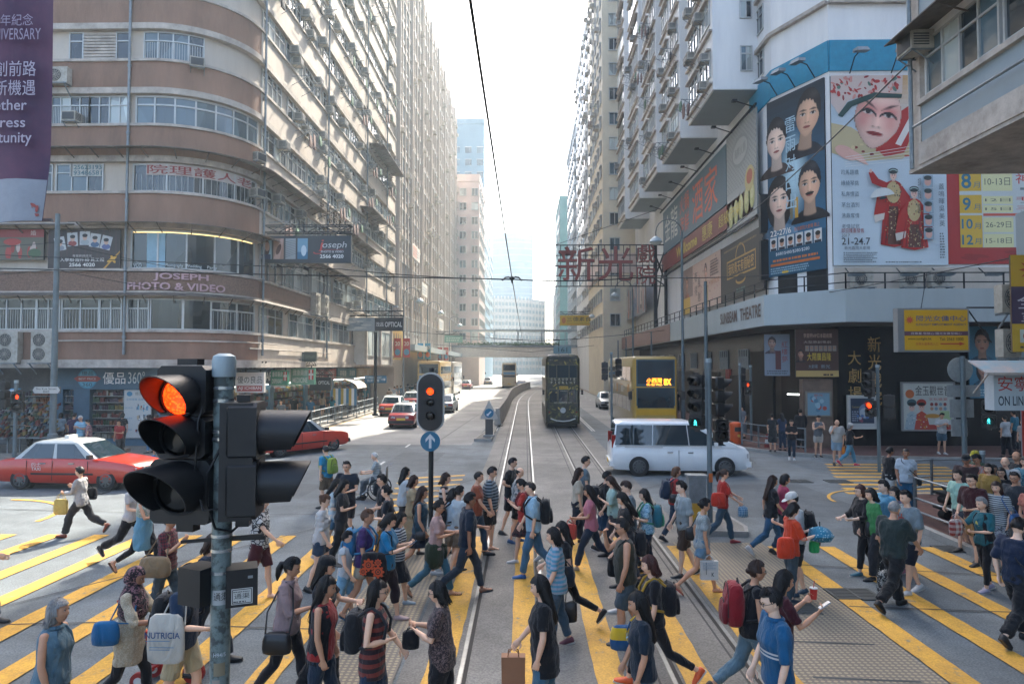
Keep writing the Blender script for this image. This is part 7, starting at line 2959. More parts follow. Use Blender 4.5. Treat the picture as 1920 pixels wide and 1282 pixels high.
  b.tube([(-.3,-.4,5.57),(-.3,.4,5.57)],.025,6)
  b.build('trolley_pole',sdk,t)
 return t
tram('tram','dark double deck tram 161 wrapped in a leafy fashion advert',(2.28,41.6+4.2,0),-PI/2)
tram('tram_car','far double deck tram with a red brown lower half at the bend',(track_x(150)+2.3,140,0),-PI/2-.15,number=False,base='#4a2a28')
SKINS=[('#cda083','#a5685a'),('#d8ad90','#b5756a'),('#bb8c6e','#965f4c'),('#9a6d53','#7a4c3c'),('#dcb89e','#bb7b72')]
def skin_mat(i):
 c,l=SKINS[i]
 return mat('skin_%d'%i,c,.5,var=.08,scale=9,spec=.35),mat('lips_%d'%i,l,.45)
HAIRC={'k':'#131110','b':'#2b1d16','r':'#3a1f1a','g':'#6f6f6d','w':'#a9a9a5','l':'#4a3222'}
def hair_mat(k):
 n='hair_'+k
 if n in MATS:
  return MATS[n]
 m,nt_,p,N_,L_=nodes(n)
 tc_=N_.new('ShaderNodeTexCoord')
 mp=N_.new('ShaderNodeMapping')
 mp.inputs['Scale'].default_value=(60,60,3)
 no=N_.new('ShaderNodeTexNoise')
 no.inputs['Scale'].default_value=1.6
 no.inputs['Detail'].default_value=4
 L_.new(tc_.outputs['Object'],mp.inputs[0])
 L_.new(mp.outputs[0],no.inputs['Vector'])
 r2=N_.new('ShaderNodeValToRGB')
 c=lin(HAIRC[k])
 r2.color_ramp.elements[0].position=.3
 r2.color_ramp.elements[1].position=.7
 r2.color_ramp.elements[0].color=tuple(x*.6 for x in c[:3])+(1,)
 r2.color_ramp.elements[1].color=tuple(min(1,x*1.7)for x in c[:3])+(1,)
 L_.new(no.outputs['Fac'],r2.inputs[0])
 L_.new(r2.outputs[0],p.inputs['Base Color'])
 p.inputs['Roughness'].default_value=.5
 p.inputs['Specular IOR Level'].default_value=.3
 bp=N_.new('ShaderNodeBump')
 bp.inputs['Strength'].default_value=.5
 bp.inputs['Distance'].default_value=.006
 L_.new(no.outputs['Fac'],bp.inputs['Height'])
 L_.new(bp.outputs[0],p.inputs['Normal'])
 MATS[n]=m
 return m
def cmat(spec):
 """'#rrggbb' or '#rrggbb/pattern/#rrggbb/scale' ; patterns: h (hoops), v (upright stripes), k (check), f (flowers), d (denim), n (net), o (dots)"""
 n='cloth_'+spec
 if n in MATS:
  return MATS[n]
 q=spec.split('/')
 m,nt_,p,N_,L_=nodes(n[:60])
 tc_=N_.new('ShaderNodeTexCoord')
 c1=lin(q[0])
 pt=q[1]if len(q)>1 else ''
 c2=lin(q[2])if len(q)>2 else tuple(x*.75 for x in c1[:3])+(1,)
 sc=float(q[3])if len(q)>3 else 10.
 fold=N_.new('ShaderNodeTexNoise')
 fold.inputs['Scale'].default_value=9
 fold.inputs['Detail'].default_value=4
 fold.inputs['Distortion'].default_value=.8
 mp=N_.new('ShaderNodeMapping')
 mp.inputs['Scale'].default_value=(1,1,.45)
 L_.new(tc_.outputs['Object'],mp.inputs[0])
 L_.new(mp.outputs[0],fold.inputs['Vector'])
 weave=N_.new('ShaderNodeTexNoise')
 weave.inputs['Scale'].default_value=260
 L_.new(tc_.outputs['Object'],weave.inputs['Vector'])
 sep=N_.new('ShaderNodeSeparateXYZ')
 L_.new(tc_.outputs['Object'],sep.inputs[0])
 r2=N_.new('ShaderNodeValToRGB')
 r2.color_ramp.interpolation='CONSTANT' if pt in('h','v','k','o','n','f')else 'LINEAR'
 a,b_=r2.color_ramp.elements
 a.color,b_.color=c1,c2
 a.position,b_.position=0,.5
 def mth(op,x,y=None):
  k=N_.new('ShaderNodeMath')
  k.operation=op
  for i_,z in((0,x),(1,y)):
   if z is None:
    continue
   if isinstance(z,(int,float)):
    k.inputs[i_].default_value=z
   else:
    L_.new(z,k.inputs[i_])
  return k.outputs[0]
 if pt in('h','v','k'):
  src=sep.outputs['Z']if pt in('h','k')else mth('ADD',sep.outputs['Y'],mth('MULTIPLY',sep.outputs['X'],.35))
  f=mth('FRACT',mth('MULTIPLY',mth('ADD',src,10.0),sc))
  if pt=='k':
   g=mth('FRACT',mth('MULTIPLY',mth('ADD',mth('ADD',sep.outputs['Y'],sep.outputs['X']),10.0),sc))
   f=mth('MULTIPLY',mth('ADD',mth('GREATER_THAN',f,.5),mth('GREATER_THAN',g,.5)),.5)
   b_.position=.6
   e=r2.color_ramp.elements.new(.3)
   e.color=tuple((x+y)/2 for x,y in zip(c1,c2))
  L_.new(f,r2.inputs[0])
 elif pt in('f','o','n'):
  v=N_.new('ShaderNodeTexVoronoi')
  v.inputs['Scale'].default_value=sc
  if pt=='n':
   v.feature='DISTANCE_TO_EDGE'
   b_.position=.09
   a.color,b_.color=c2,c1
  elif pt=='o':
   a.color,b_.color=c2,c1
   b_.position=.28
  else:
   b_.position=.5
   nz=N_.new('ShaderNodeTexNoise')
   nz.inputs['Scale'].default_value=sc*1.2
   nz.inputs['Detail'].default_value=3
   L_.new(tc_.outputs['Object'],nz.inputs['Vector'])
   L_.new(nz.outputs['Color'],v.inputs['Vector'])
   v.inputs['Scale'].default_value=7
  if pt!='f':
   L_.new(tc_.outputs['Object'],v.inputs['Vector'])
  L_.new(v.outputs['Distance'],r2.inputs[0])
 else:
  a.position,b_.position=.35,.7
  if pt!='d':
   b_.color=tuple(x*.86 for x in c1[:3])+(1,)
  L_.new(fold.outputs['Fac'],r2.inputs[0])
 L_.new(r2.outputs[0],p.inputs['Base Color'])
 p.inputs['Roughness'].default_value=.85
 p.inputs['Specular IOR Level'].default_value=.2
 p.inputs['Sheen Weight'].default_value=.15
 add=mth('ADD',mth('MULTIPLY',fold.outputs['Fac'],1.0),mth('MULTIPLY',weave.outputs['Fac'],.06))
 bp=N_.new('ShaderNodeBump')
 bp.inputs['Strength'].default_value=.9
 bp.inputs['Distance'].default_value=.05
 L_.new(add,bp.inputs['Height'])
 L_.new(bp.outputs[0],p.inputs['Normal'])
 MATS[n]=m
 return m
eye_white=mat('eye_white','#b5aca4',.3)
eye_dark=mat('eye_dark','#1a1210',.2)
shoe_sole=mat('shoe_sole','#b5b3ac',.7)
leather_black=mat('leather_black','#1a1a1b',.4,var=.2,scale=12,bump=.15,bscale=80)
def ring3(c,a,b,ra,rb,n=16,sq=0.):
 """ellipse ring in 3-D; sq squares it off a little"""
 out=[]
 for k in range(n):
  t=2*PI*k/n
  ct,st=math.cos(t),math.sin(t)
  if sq:
   e=1-sq
   ct=math.copysign(abs(ct)**e,ct)
   st=math.copysign(abs(st)**e,st)
  out.append(c+a*(ra*ct)+b*(rb*st))
 return out
def limb(b,pts,rs,n=12,flat=1.0,m=0):
 """tapered round limb with domed ends along a polyline"""
 P=[Vc(p)for p in pts]
 d0,d1=(P[1]-P[0]).normalized(),(P[-1]-P[-2]).normalized()
 Q=[P[0]-d0*rs[0]*.75,P[0]-d0*rs[0]*.4]+P+[P[-1]+d1*rs[-1]*.4,P[-1]+d1*rs[-1]*.75]
 RR=[rs[0]*.35,rs[0]*.85]+list(rs)+[rs[-1]*.85,rs[-1]*.35]
 b.tube(Q,RR,n,m)
def remesh(b,vox,smooth_it=3,wrinkle=0.,seed=0):
 """weld the overlapping volumes of a builder into one skin"""
 o=b.build('weld',[eye_dark])
 md=o.modifiers.new('r','REMESH')
 md.mode='VOXEL'
 md.voxel_size=vox
 sm=o.modifiers.new('s','SMOOTH')
 sm.factor=.5
 sm.iterations=smooth_it
 dg=bpy.context.evaluated_depsgraph_get()
 me=D.meshes.new_from_object(o.evaluated_get(dg))
 D.objects.remove(o)
 n=len(me.vertices)
 co=np.empty(n*3,dtype=np.float32)
 me.vertices.foreach_get('co',co)
 co=co.reshape(-1,3)
 if wrinkle and n:
  no=np.empty(n*3,dtype=np.float32)
  me.vertices.foreach_get('normal',no)
  no=no.reshape(-1,3)
  r=np.random.default_rng(seed)
  d=np.zeros(n)
  for _ in range(5):
   k=r.normal(0,1,3)*np.array([16,16,26])
   d+=np.sin(co@k+r.uniform(0,6.28)+1.6*np.sin(co@(r.normal(0,1,3)*11)))
  co=co+no*(d*wrinkle/2.2)[:,None]
 nf=len(me.polygons)
 ls=np.empty(nf,dtype=np.int32)
 me.polygons.foreach_get('loop_start',ls)
 vi=np.empty(len(me.loops),dtype=np.int32)
 me.loops.foreach_get('vertex_index',vi)
 V=[tuple(map(float,c))for c in co]
 F=[tuple(int(x)for x in vi[ls[i]:(ls[i+1]if i+1<nf else len(vi))])for i in range(nf)]
 D.meshes.remove(me)
 return V,F
def head_grid(hs,fem,fat=1.0,nu=30,nv=26):
 """head in its own frame: x forwards, z up, centre of the skull at the origin, height about .23 * hs"""
 pts=[]
 for i in range(nv+1):
  th=PI*i/nv
  row=[]
  for j in range(nu):
   ph=2*PI*j/nu
   x,y,z=math.sin(th)*math.cos(ph),math.sin(th)*math.sin(ph),-math.cos(th)
   X,Y,Z=.098*x,.076*y,.116*z
   f=max(0,x)
   if z<0:
    t=-z
    Y*=1-(.34 if fem else .26)*t**1.6
    X=X*(1-.12*t)+(.012*t if x>-.3 else .012*t+.0)
    if x<0:
     X*=1-.42*t**1.5
   else:
    if x<0:
     X*=1.05
    Y*=1.02
   if x>0:
    X*=1-.07*(1-abs(y))*0-.05
   g=lambda yy,zz,sy,sz:math.exp(-((Y-yy)/sy)**2-((Z-zz)/sz)**2)
   if x>.1:
    X+=.006*g(0,.032,.05,.012)
    for s in(-1,1):
     X-=.012*g(s*.031,.008,.018,.013)
     X+=.004*g(s*.045,-.03,.022,.02)
    nz=max(0,min(1,(.012-Z)/.05))if-.045<Z<.02 else 0
    X+=.024*nz*math.exp(-(Y/(.008+.008*nz))**2)*(1 if Z>-.04 else .4)
    X+=.007*g(0,-.062,.02,.007)+.007*g(0,-.076,.018,.006)
    X-=.004*g(0,-.069,.022,.003)
    X+=.008*g(0,-.1,.022,.014)
   row.append(Vc((X,Y*fat,Z))*hs)
  pts.append(row)
 return pts
def add_grid(b,pts,M,mfun):
 nv,nu=len(pts),len(pts[0])
 base=len(b.v)
 for row in pts:
  for p in row:
   b.v.append(tuple(M@p))
 for i in range(nv-1):
  for j in range(nu):
   k=(j+1)%nu
   b.f.append((base+i*nu+j,base+i*nu+k,base+(i+1)*nu+k,base+(i+1)*nu+j))
   c=(pts[i][j]+pts[i+1][k])/2
   b.m.append(mfun(c))
def frame_from(d,up=Vc((0,0,1))):
 d=d.normalized()
 s=up.cross(d)
 s=s.normalized()if s.length>1e-4 else Vc((0,1,0))
 return d,s,d.cross(s)
def hand(b,wrist,d,inward,sc,curl=.5,m=0,side=1):
 """palm, four unequal bent fingers, thumb from the side of the palm near its base"""
 d=d.normalized()
 pn=(inward-d*inward.dot(d)).normalized()
 ac=d.cross(pn)*side
 L=.095*sc
 rings=[]
 for k,(t,wa,wb)in enumerate(((-.012,.024,.019),(.02,.034,.016),(.06,.042,.014),(.095,.04,.012),(.102,.03,.008))):
  rings.append(ring3(wrist+d*t*sc,ac,pn,wa*sc,wb*sc,10))
 b.loft(rings,m)
 for i,(off,ln)in enumerate(((.031,.066),(.011,.075),(-.01,.07),(-.03,.055))):
  p=wrist+d*(.09*sc)+ac*(off*sc)
  pts=[p]
  a=.15
  for sgm in(.42,.33,.25):
   a+=curl*(.75+.1*i)
   v=d*math.cos(a)+pn*math.sin(a)
   pts.append(pts[-1]+v*(ln*sgm*sc))
  b.tube(pts+[pts[-1]+(pts[-1]-pts[-2]).normalized()*.004*sc],[.0088*sc,.0082*sc,.0075*sc,.0065*sc,.003*sc],7,m)
 p=wrist+d*.025*sc+ac*.03*sc
 v1=(d*.55+ac*.75+pn*.35).normalized()
 v2=(d*.85+ac*.2+pn*.5).normalized()
 b.tube([p-v1*.01*sc,p+v1*.032*sc,p+v1*.032*sc+v2*.026*sc,p+v1*.032*sc+v2*.044*sc],[.013*sc,.0115*sc,.0095*sc,.005*sc],7,m)
POSE={}
PEOPLE_N=0
def Pn(label,u=None,vh=None,H=1.65,face=0,fem=True,skin=0,hair='long',hc='k',top='#ffffff',slv=.35,btm=('trousers','#222'),shoes=('shoe','#222'),walk=.5,ph=1,armL=None,armR=None,lean=2.,look=8.,turn=0.,fat=1.0,hem=.0,xyz=None,gz=0.,glasses=None,cap=None,extra=None,group=None,sit=False,loose=1.0,tilt=0.,Y=None):
 """build one figure. face: heading in degrees, 0 = +x (right), 90 = away from the camera, 180 = left, 270 = towards us.
    walk: stride 0..1, ph=+1 puts the left leg forwards. arms: (shoulder swing, spread, elbow bend, inward turn) in degrees"""
 global PEOPLE_N
 PEOPLE_N+=1
 seed=PEOPLE_N*17
 if xyz is None:
  if Y is None:
   Y=(CAM_Z-gz-H*.985)*F_PX/(vh-HOR_V)
  xyz=((u-VP_U)/F_PX*Y,Y,gz)
 dist=math.hypot(xyz[0],xyz[1])
 vox=max(.0115,min(.027,.0016*dist))
 root=empty('person',xyz,R(face))
 tag(root,label,'person',group)
 k=H/1.70
 rr=random.Random(seed)
 kid=H<1.45
 hs=.97 if not kid else .97/k*max(.8,k*1.12)
 hipw=(.088 if fem else .086)*fat**.5
 shw=(.168 if fem else .195)*(1+(fat-1)*.3)
 st=walk*34
 aF,kF=st*.85+2,6+10*walk
 aB,kB=-st*.75,4+34*walk
 if sit:
  legs={1:(82,80),-1:(82,80)}
 else:
  legs={ph:(aF,kF),-ph:(aB,kB)}
 J={}
 def legpts(s,hz):
  a,kn=legs[s]
  hip=Vc((0,s*hipw,hz))
  t=Vc((math.sin(R(a)),0,-math.cos(R(a))))*.43
  c=Vc((math.sin(R(a-kn)),0,-math.cos(R(a-kn))))*.41
  return hip,hip+t,hip+t+c,a-kn
 low={}
 for s in(1,-1):
  h,kk,an,sh=legpts(s,0)
  fp_=10*walk if s==ph else max(-50,min(0,sh*.85))if not sit else 0
  toe=an+Vc((math.cos(R(fp_)),0,math.sin(R(fp_))))*.15
  low[s]=min(an.z-.075*math.cos(R(fp_))-(.05*math.sin(R(fp_))if fp_>0 else 0),toe.z-.045)
 hz=-min(low.values())
 if sit:
  hz=sit/k
 lean_=R(lean)
 up=Vc((math.sin(lean_),0,math.cos(lean_)))
 fw=Vc((math.cos(lean_),0,-math.sin(lean_)))
 side=Vc((0,1,0))
 hipc=Vc((0,0,hz))
 def tp(z,x=0.,y=0.):
  """torso point: z metres above the hip joint along the leaning spine"""
  return hipc+up*z+fw*x+side*y
 Z_SH,Z_NK=.50,.555
 shoulder={s:tp(Z_SH-.012,-.005,s*shw)for s in(1,-1)}
 arms={}
 sw=walk*26
 for s,a in((1,armL),(-1,armR)):
  if a is None:
   a=((-sw if s==ph else sw)+2,7+rr.uniform(0,4),14+12*walk,8)
  arms[s]=a
 elbow,wrist,hdir,hin={},{},{},{}
 for s in(1,-1):
  sa,sb,ef,inn=arms[s]
  d=Vc((math.sin(R(sa))*math.cos(R(sb)),s*math.sin(R(sb)),-math.cos(R(sa))*math.cos(R(sb))))
  elbow[s]=shoulder[s]+d*.285
  d2=Vc((math.sin(R(sa+ef))*math.cos(R(inn)),-s*math.sin(R(inn)),-math.cos(R(sa+ef))*math.cos(R(inn))))
  wrist[s]=elbow[s]+d2*.245
  hdir[s]=d2
  hin[s]=Vc((0,-s,0))if ef<50 else Vc((-.2,-s*.6,.7))if ef<110 else Vc((-.7,-s*.6,0))
 headc=tp(Z_NK+.135*hs,.03)
 hyaw,hpit,hrol=R(turn),R(look)+lean_*.6,R(tilt)
 HM=Matrix.Translation(headc)@Matrix.Rotation(hyaw,4,'Z')@Matrix.Rotation(hpit,4,'Y')@Matrix.Rotation(hrol,4,'X')
 f_=fat
 if fem:
  prof=[(-.09,.150,.105,-.005),(-.02,.172,.118,-.008),(.06,.160,.108,-.004),(.15,.128,.092,.002),(.24,.130,.096,.006),(.33,.142,.112,.018),(.41,.152,.102,.008),(.47,.150,.078,-.002),(.51,.105,.06,-.004),(.545,.055,.052,.0)]
 else:
  prof=[(-.09,.145,.105,-.002),(-.02,.163,.112,-.003),(.06,.156,.106,.002),(.15,.150,.102,.004),(.24,.156,.108,.004),(.33,.172,.116,.006),(.41,.182,.108,.0),(.47,.176,.084,-.004),(.51,.118,.066,-.006),(.545,.06,.056,.0)]
 belly=(f_-1)*.10
 def torso_ring(z,w_,dpt,sh,grow=0.,n=20):
  wf=f_ if z<.38 else 1+(f_-1)*.45
  bl=belly*math.exp(-((z-.14)/.12)**2)
  return ring3(tp(z,sh+bl*.6),side,fw,w_*wf+grow,dpt*wf+bl*.5+grow,n,.12)
 def interp(z):
  for q0,q1 in zip(prof,prof[1:]):
   if q0[0]<=z<=q1[0]:
    t=(z-q0[0])/(q1[0]-q0[0])
    return tuple(a+(b_-a)*t for a,b_ in zip(q0,q1))
  return prof[0]if z<prof[0][0]else prof[-1]
 b=MB()
 b.loft([torso_ring(*q,grow=-.012)for q in prof])
 b.tube([tp(.5,-.005),tp(.56,.008),headc+Vc((-.015,0,-.06*hs))],[.062 if not fem else .056,.052 if not fem else .046,.05 if not fem else .045],14)
 LP={}
 for s in(1,-1):
  h,kn,an,sh=legpts(s,hz)
  LP[s]=(h,kn,an,sh)
  ta=(kn-h)
  lf=f_**.6
  calf=kn.lerp(an,.3)+Vc((-.018,0,0))
  limb(b,[h+Vc((0,0,-.02)),h.lerp(kn,.35),h.lerp(kn,.75),kn,calf,kn.lerp(an,.65),an],[.082*lf,.078*lf,.06*lf,.052*lf,.054*lf,.041,.034],12)
  limb(b,[shoulder[s]+Vc((0,-s*.02,0)),shoulder[s].lerp(elbow[s],.4),elbow[s],elbow[s].lerp(wrist[s],.35),wrist[s]],[(.05 if not fem else .043)*lf,(.046 if not fem else .039)*lf,.035*lf,.036*lf,.025],10)
 V,Fc=remesh(b,vox,3)
 sk,lip=skin_mat(skin)
 body=MB()
 body.add(V,Fc,0)
 hg=head_grid(hs,fem,1+(f_-1)*.35)
 add_grid(body,hg,HM,lambda c:1 if c.x>.06*hs and abs(c.y)<.024*hs and-.083*hs<c.z<-.056*hs else 0)
 for s in(-1,1):
  e=HM@(Vc((.0795,s*.031,.009))*hs)
  ex,ey,ez=(HM.to_3x3()@Vc((1,0,0))),(HM.to_3x3()@Vc((0,1,0))),(HM.to_3x3()@Vc((0,0,1)))
  for c,ra,rb,rc,m_ in((e,.008,.0135,.006,2),(e+ex*.005*hs,.005,.006,.006,3),(e+ez*.0065*hs+ex*.002,.007,.0145,.002,3),(e+ez*.021*hs+ex*.008*hs,.004,.017,.0032,4)):
   rings=[]
   for i in range(6):
    t=PI*i/5
    rings.append([c+ey*(rb*hs*max(math.sin(t),.05)*math.cos(q))+ez*(rc*hs*max(math.sin(t),.05)*math.sin(q))-ex*(ra*hs*math.cos(t))for q in[2*PI*j/8 for j in range(8)]])
   body.loft(rings,m_)
  c=HM@(Vc((-.004,s*.077*(1+(f_-1)*.35),-.008))*hs)
  rings=[ring3(c+ey*s*t*hs,ex,ez,q*.55*hs,q*hs,10)for t,q in((-.006,.026),(.004,.03),(.009,.026),(.006,.014))]
  body.loft(rings,0)
  hand(body,wrist[s]-hdir[s]*.005,hdir[s],hin[s],1.0 if not fem else .92,.5 if arms[s][2]<50 else .62,0,side=s)
 FT={}
 for s in(1,-1):
  h,kn,an,sh=LP[s]
  fp_=10*walk if s==ph else max(-50,min(0,sh*.85))
  if sit:
   fp_=0
  fd=Vc((math.cos(R(fp_)),s*.08,math.sin(R(fp_)))).normalized()
  fu=Vc((-math.sin(R(fp_)),0,math.cos(R(fp_))))
  sd_=fu.cross(fd).normalized()
  FT[s]=(an,fd,fu,sd_)
  body.loft([ring3(an+fd*t+fu*z,sd_,fu,wa,wb,10)for t,z,wa,wb in((-.05,-.04,.018,.022),(-.035,-.03,.03,.038),(.02,-.03,.033,.04),(.08,-.048,.038,.024),(.13,-.056,.042,.016),(.165,-.06,.03,.011))],0)
 S_=Matrix.Scale(k,4)
 hm=hair_mat(hc)
 def fin(bl,name,mats,sm=179):
  o=bl.build(name,mats,root,smo=sm)
  o.scale=(k,k,k)
  return o
 fin(body,'body',[sk,lip,eye_white,eye_dark,hm],60)
 def garment(bl,name,spec,wr=.004,sm=2):
  V_,F_=remesh(bl,vox,sm,wr*min(1.4,max(1,vox/.014)),seed+len(name))
  q=MB()
  q.add(V_,F_)
  return fin(q,name,[cmat(spec)])
 kind,bcol=btm[0],btm[1]
 if kind in('trousers','jeans','shorts','capri','tight'):
  q=MB()
  q.loft([torso_ring(*interp(z)[:1],*interp(z)[1:],grow=.012)for z in(-.09,-.04,.02,.08,.105)])
  end={'trousers':1.93,'jeans':1.9,'shorts':btm[2]if len(btm)>2 else .8,'capri':1.5,'tight':1.85}[kind]
  gw={'trousers':.022,'jeans':.012,'shorts':.026,'capri':.018,'tight':.006}[kind]*loose
  for s in(1,-1):
   h,kn,an,sh=LP[s]
   lf=f_**.6
   pts,rs_=[h+Vc((0,0,.0))],[.088*lf+gw*.5]
   for t in(.35,.75,1.0,1.3,1.65,1.95):
    if t>end:
     t=end
    p=h.lerp(kn,t)if t<=1 else kn.lerp(an,t-1)+Vc((-.01 if t<1.6 else 0,0,0))
    base_r=np.interp(t,[0,.35,.75,1,1.3,1.65,2],[.085,.08,.064,.055,.055,.045,.04])
    pts.append(p)
    rs_.append(float(base_r)*lf+gw*(1+.35*t if kind in('trousers','jeans')else 1+.25*t if kind=='shorts' else 1))
    if t>=end:
     break
   P_=[Vc(p)for p in pts]
   q.tube([P_[0]+Vc((0,0,.07))]+P_,[rs_[0]*.8]+rs_,14)
  garment(q,{'jeans':'jeans','shorts':'shorts','capri':'trousers','tight':'leggings','trousers':'trousers'}[kind],bcol,.0055 if kind!='tight' else .0015)
 elif kind in('skirt','dress'):
  ln=btm[2]if len(btm)>2 else .45
  q=MB()
  rings=[torso_ring(*interp(z)[:1],*interp(z)[1:],grow=.014)for z in(.1,.03,-.05)]
  spread=abs(math.sin(R(aF)))*.43 if not sit else 0
  for t in(.35,.7,1.0):
   z=-.05-ln*t
   mid=sum(((LP[s][0].lerp(LP[s][1],min(1,-z/.43)))for s in(1,-1)),Vc())/2
   rings.append(ring3(Vc((mid.x,0,hz+z)),side,Vc((1,0,0)),.175*f_+.03*t,.12*f_+.035*t+spread*t*.75,20))
  q.loft(rings)
  garment(q,'skirt',bcol,.006)
 if top:
  q=MB()
  zb=-.06-hem
  zs=[z for z in(.02,.09,.16,.24,.33,.41,.47,.505)if z>zb]
  rings=[]
  rings.append(torso_ring(zb,*interp(max(zb,-.09))[1:],grow=.026*loose+.02*max(0,hem)))
  for z in zs:
   rings.append(torso_ring(*interp(z)[:1],*interp(z)[1:],grow=(.024 if z<.3 else .018)*(loose if z<.36 else 1)))
  zn=.532 if slv>0 else .525
  rings.append(torso_ring(zn,.082,.066,-.002,grow=0))
  q.loft(rings)
  if slv>0:
   for s in(1,-1):
    up_=shoulder[s]+Vc((0,-s*.085,.012))
    pts=[up_,shoulder[s]+Vc((0,-s*.012,.006)),shoulder[s].lerp(elbow[s],.2)]
    r0=(.066 if not fem else .057)*f_**.5
    rs_=[r0*.85,r0*1.06,r0*1.03]
    for t in(.55,.8,1.0,1.4,1.9):
     te=min(t,slv*2)
     p=shoulder[s].lerp(elbow[s],te)if te<=1 else elbow[s].lerp(wrist[s],te-1)
     pts.append(p)
     rs_.append(r0*(1.04 if te<1 else .86 if te<1.5 else .72)*(1.02 if loose>1.1 else .98))
     if t>=slv*2:
      break
    q.tube(pts,rs_,14)
  else:
   for s in(1,-1):
    q.tube([tp(.44,-.06,s*(shw-.05)),tp(.525,-.005,s*(shw-.075)),tp(.44,.06,s*(shw-.055))],[.03,.026,.03],10)
  garment(q,'shirt',top,.0062)
  if extra and 'collar' in extra:
   q=MB()
   n=20
   q.loft([ring3(tp(z,-.002+.01*(z-.52)*10),side,fw,w_,d_,n)for z,w_,d_ in((.515,.082,.072),(.555,.07,.066),(.53,.098,.086))],cap=False)
   fin(q,'collar',[cmat(top)],60)
 if extra and 'vest' in extra:
  q=MB()
  for s in(1,-1):
   rings=[]
   for z in(-.1,.05,.2,.33,.44,.515):
    w_,d_,sh=interp(max(z,-.09))[1:]
    pts=[tp(z,sh+(d_*f_+.03)*math.cos(t)*1.05,s*(w_*f_+.032)*math.sin(t))for t in[R(a)for a in(38,60,90,120,150,182)]]
    pts2=[tp(z,sh+(d_*f_+.01)*math.cos(t)*1.05,s*(w_*f_+.012)*math.sin(t))for t in[R(a)for a in(182,150,120,90,60,38)]]
    rings.append(pts+pts2)
   q.loft(rings)
  fin(q,'waistcoat',[cmat(extra['vest'])],60)
 if extra and 'scarf' in extra:
  q=MB()
  M3=HM
  q.loft([[M3@(Vc((cx+rx*math.cos(t),ry*math.sin(t),z))*hs)for t in[2*PI*j/20 for j in range(20)]]for z,rx,ry,cx in((.135,.02,.02,-.02),(.12,.07,.06,-.02),(.07,.108,.09,-.022),(0,.105,.097,-.03),(-.08,.1,.09,-.025))])
  q.loft([ring3(tp(z,x),side,fw,w_,d_,20)for z,x,w_,d_ in((.6,.0,.09,.095),(.52,.0,.15,.12),(.42,.01,.2,.15),(.3,.015,.19,.15),(.22,.02,.15,.12))])
  garment(q,'headscarf',extra['scarf'],.006)
  q2=MB()
 hb=MB()
 def cap_shell(off,mask,jit=.0):
  nv,nu=len(hg),len(hg[0])
  idx={}
  for i in range(nv):
   for j in range(nu):
    p=hg[i][j]
    idx[i,j]=p*(1+off/p.length*(1+jit*math.sin(j*2.1+i*1.3)))
  base={}
  for i in range(nv-1):
   for j in range(nu):
    kq=(j+1)%nu
    c=(hg[i][j]+hg[i+1][kq])/(2*hs)
    if mask(c):
     for key in((i,j),(i,kq),(i+1,kq),(i+1,j)):
      if key not in base:
       base[key]=len(hb.v)
       hb.v.append(tuple(HM@idx[key]))
     hb.f.append(tuple(base[key]for key in((i,j),(i,kq),(i+1,kq),(i+1,j))))
     hb.m.append(0)
 def fall(rows,wave=.0):
  n=22
  rings=[]
  for z,rx,ry,cx in rows:
   ring=[]
   for j in range(n):
    t=2*PI*j/n
    w_=1+.05*math.sin(5*t+seed)+.03*math.sin(9*t+seed*2)
    ring.append((Vc((cx+rx*w_*math.cos(t)+wave*math.sin(z*40),ry*w_*math.sin(t),z))*hs))
   rings.append(ring)
  return rings
 top_mask=lambda lo:(lambda c:c.z>.066+(.0 if c.x>0 else-.2)*min(1,max(0,-c.x/.02+.0))and c.x<=.08 or(c.x<.03 and c.z>lo+max(0,c.x)*1.4)or c.z>.075)
 if hair in('short','crop'):
  o_=.016 if hair=='short' else .008
  cap_shell(o_,lambda c:(c.z>.062 and c.x>.03)or(c.x<=.03 and c.z>.015 and not(abs(c.y)>.06 and c.x>.005 and c.z<.03))or(c.x<-.02 and c.z>-.045),.35)
  if hair=='short':
   for i in range(26):
    a_=rr.uniform(-1.2,1.2)
    p=HM@(Vc((.07*math.cos(a_)-.02,.07*math.sin(a_),.105+rr.uniform(-.012,.012)))*hs)
    hb.tube([p-Vc((.03,0,.01)),p+Vc((0,0,.012)),p+(HM.to_3x3()@Vc((.03,rr.uniform(-.01,.01),-.016)))],[.011,.009,.002],5)
 elif hair=='bald':
  cap_shell(.006,lambda c:c.x<.0 and-.04<c.z<.035 and(abs(c.y)>.03 or c.x<-.03))
 elif hair in('bob','long','vlong'):
  cap_shell(.016,lambda c:c.z>.058 or(c.x<.035 and c.z>-.03),.2)
  end={'bob':-.115,'long':-.27,'vlong':-.40}[hair]
  rows=[(.075,.085,.078,-.02),(.03,.088,.089,-.032),(-.03,.078,.093,-.044),(-.08,.066,.094,-.055)]
  if hair=='bob':
   rows+=[(-.115,.06,.09,-.055),(-.13,.035,.06,-.05)]
  else:
   rows+=[(-.13,.052,.096,-.072),(-.19,.04,.1,-.095),(end*.55-.09,.034,.094,-.108),(end,.028,.08,-.112),(end-.03,.012,.05,-.112)]
  hb.loft([[HM@p for p in r_]for r_ in fall(rows,.003)])
 elif hair in('pony','bun','tied'):
  cap_shell(.012,lambda c:(c.z>.06 and c.x>.02)or(c.x<=.02 and c.z>-.005)or(c.x<-.03 and c.z>-.05),.15)
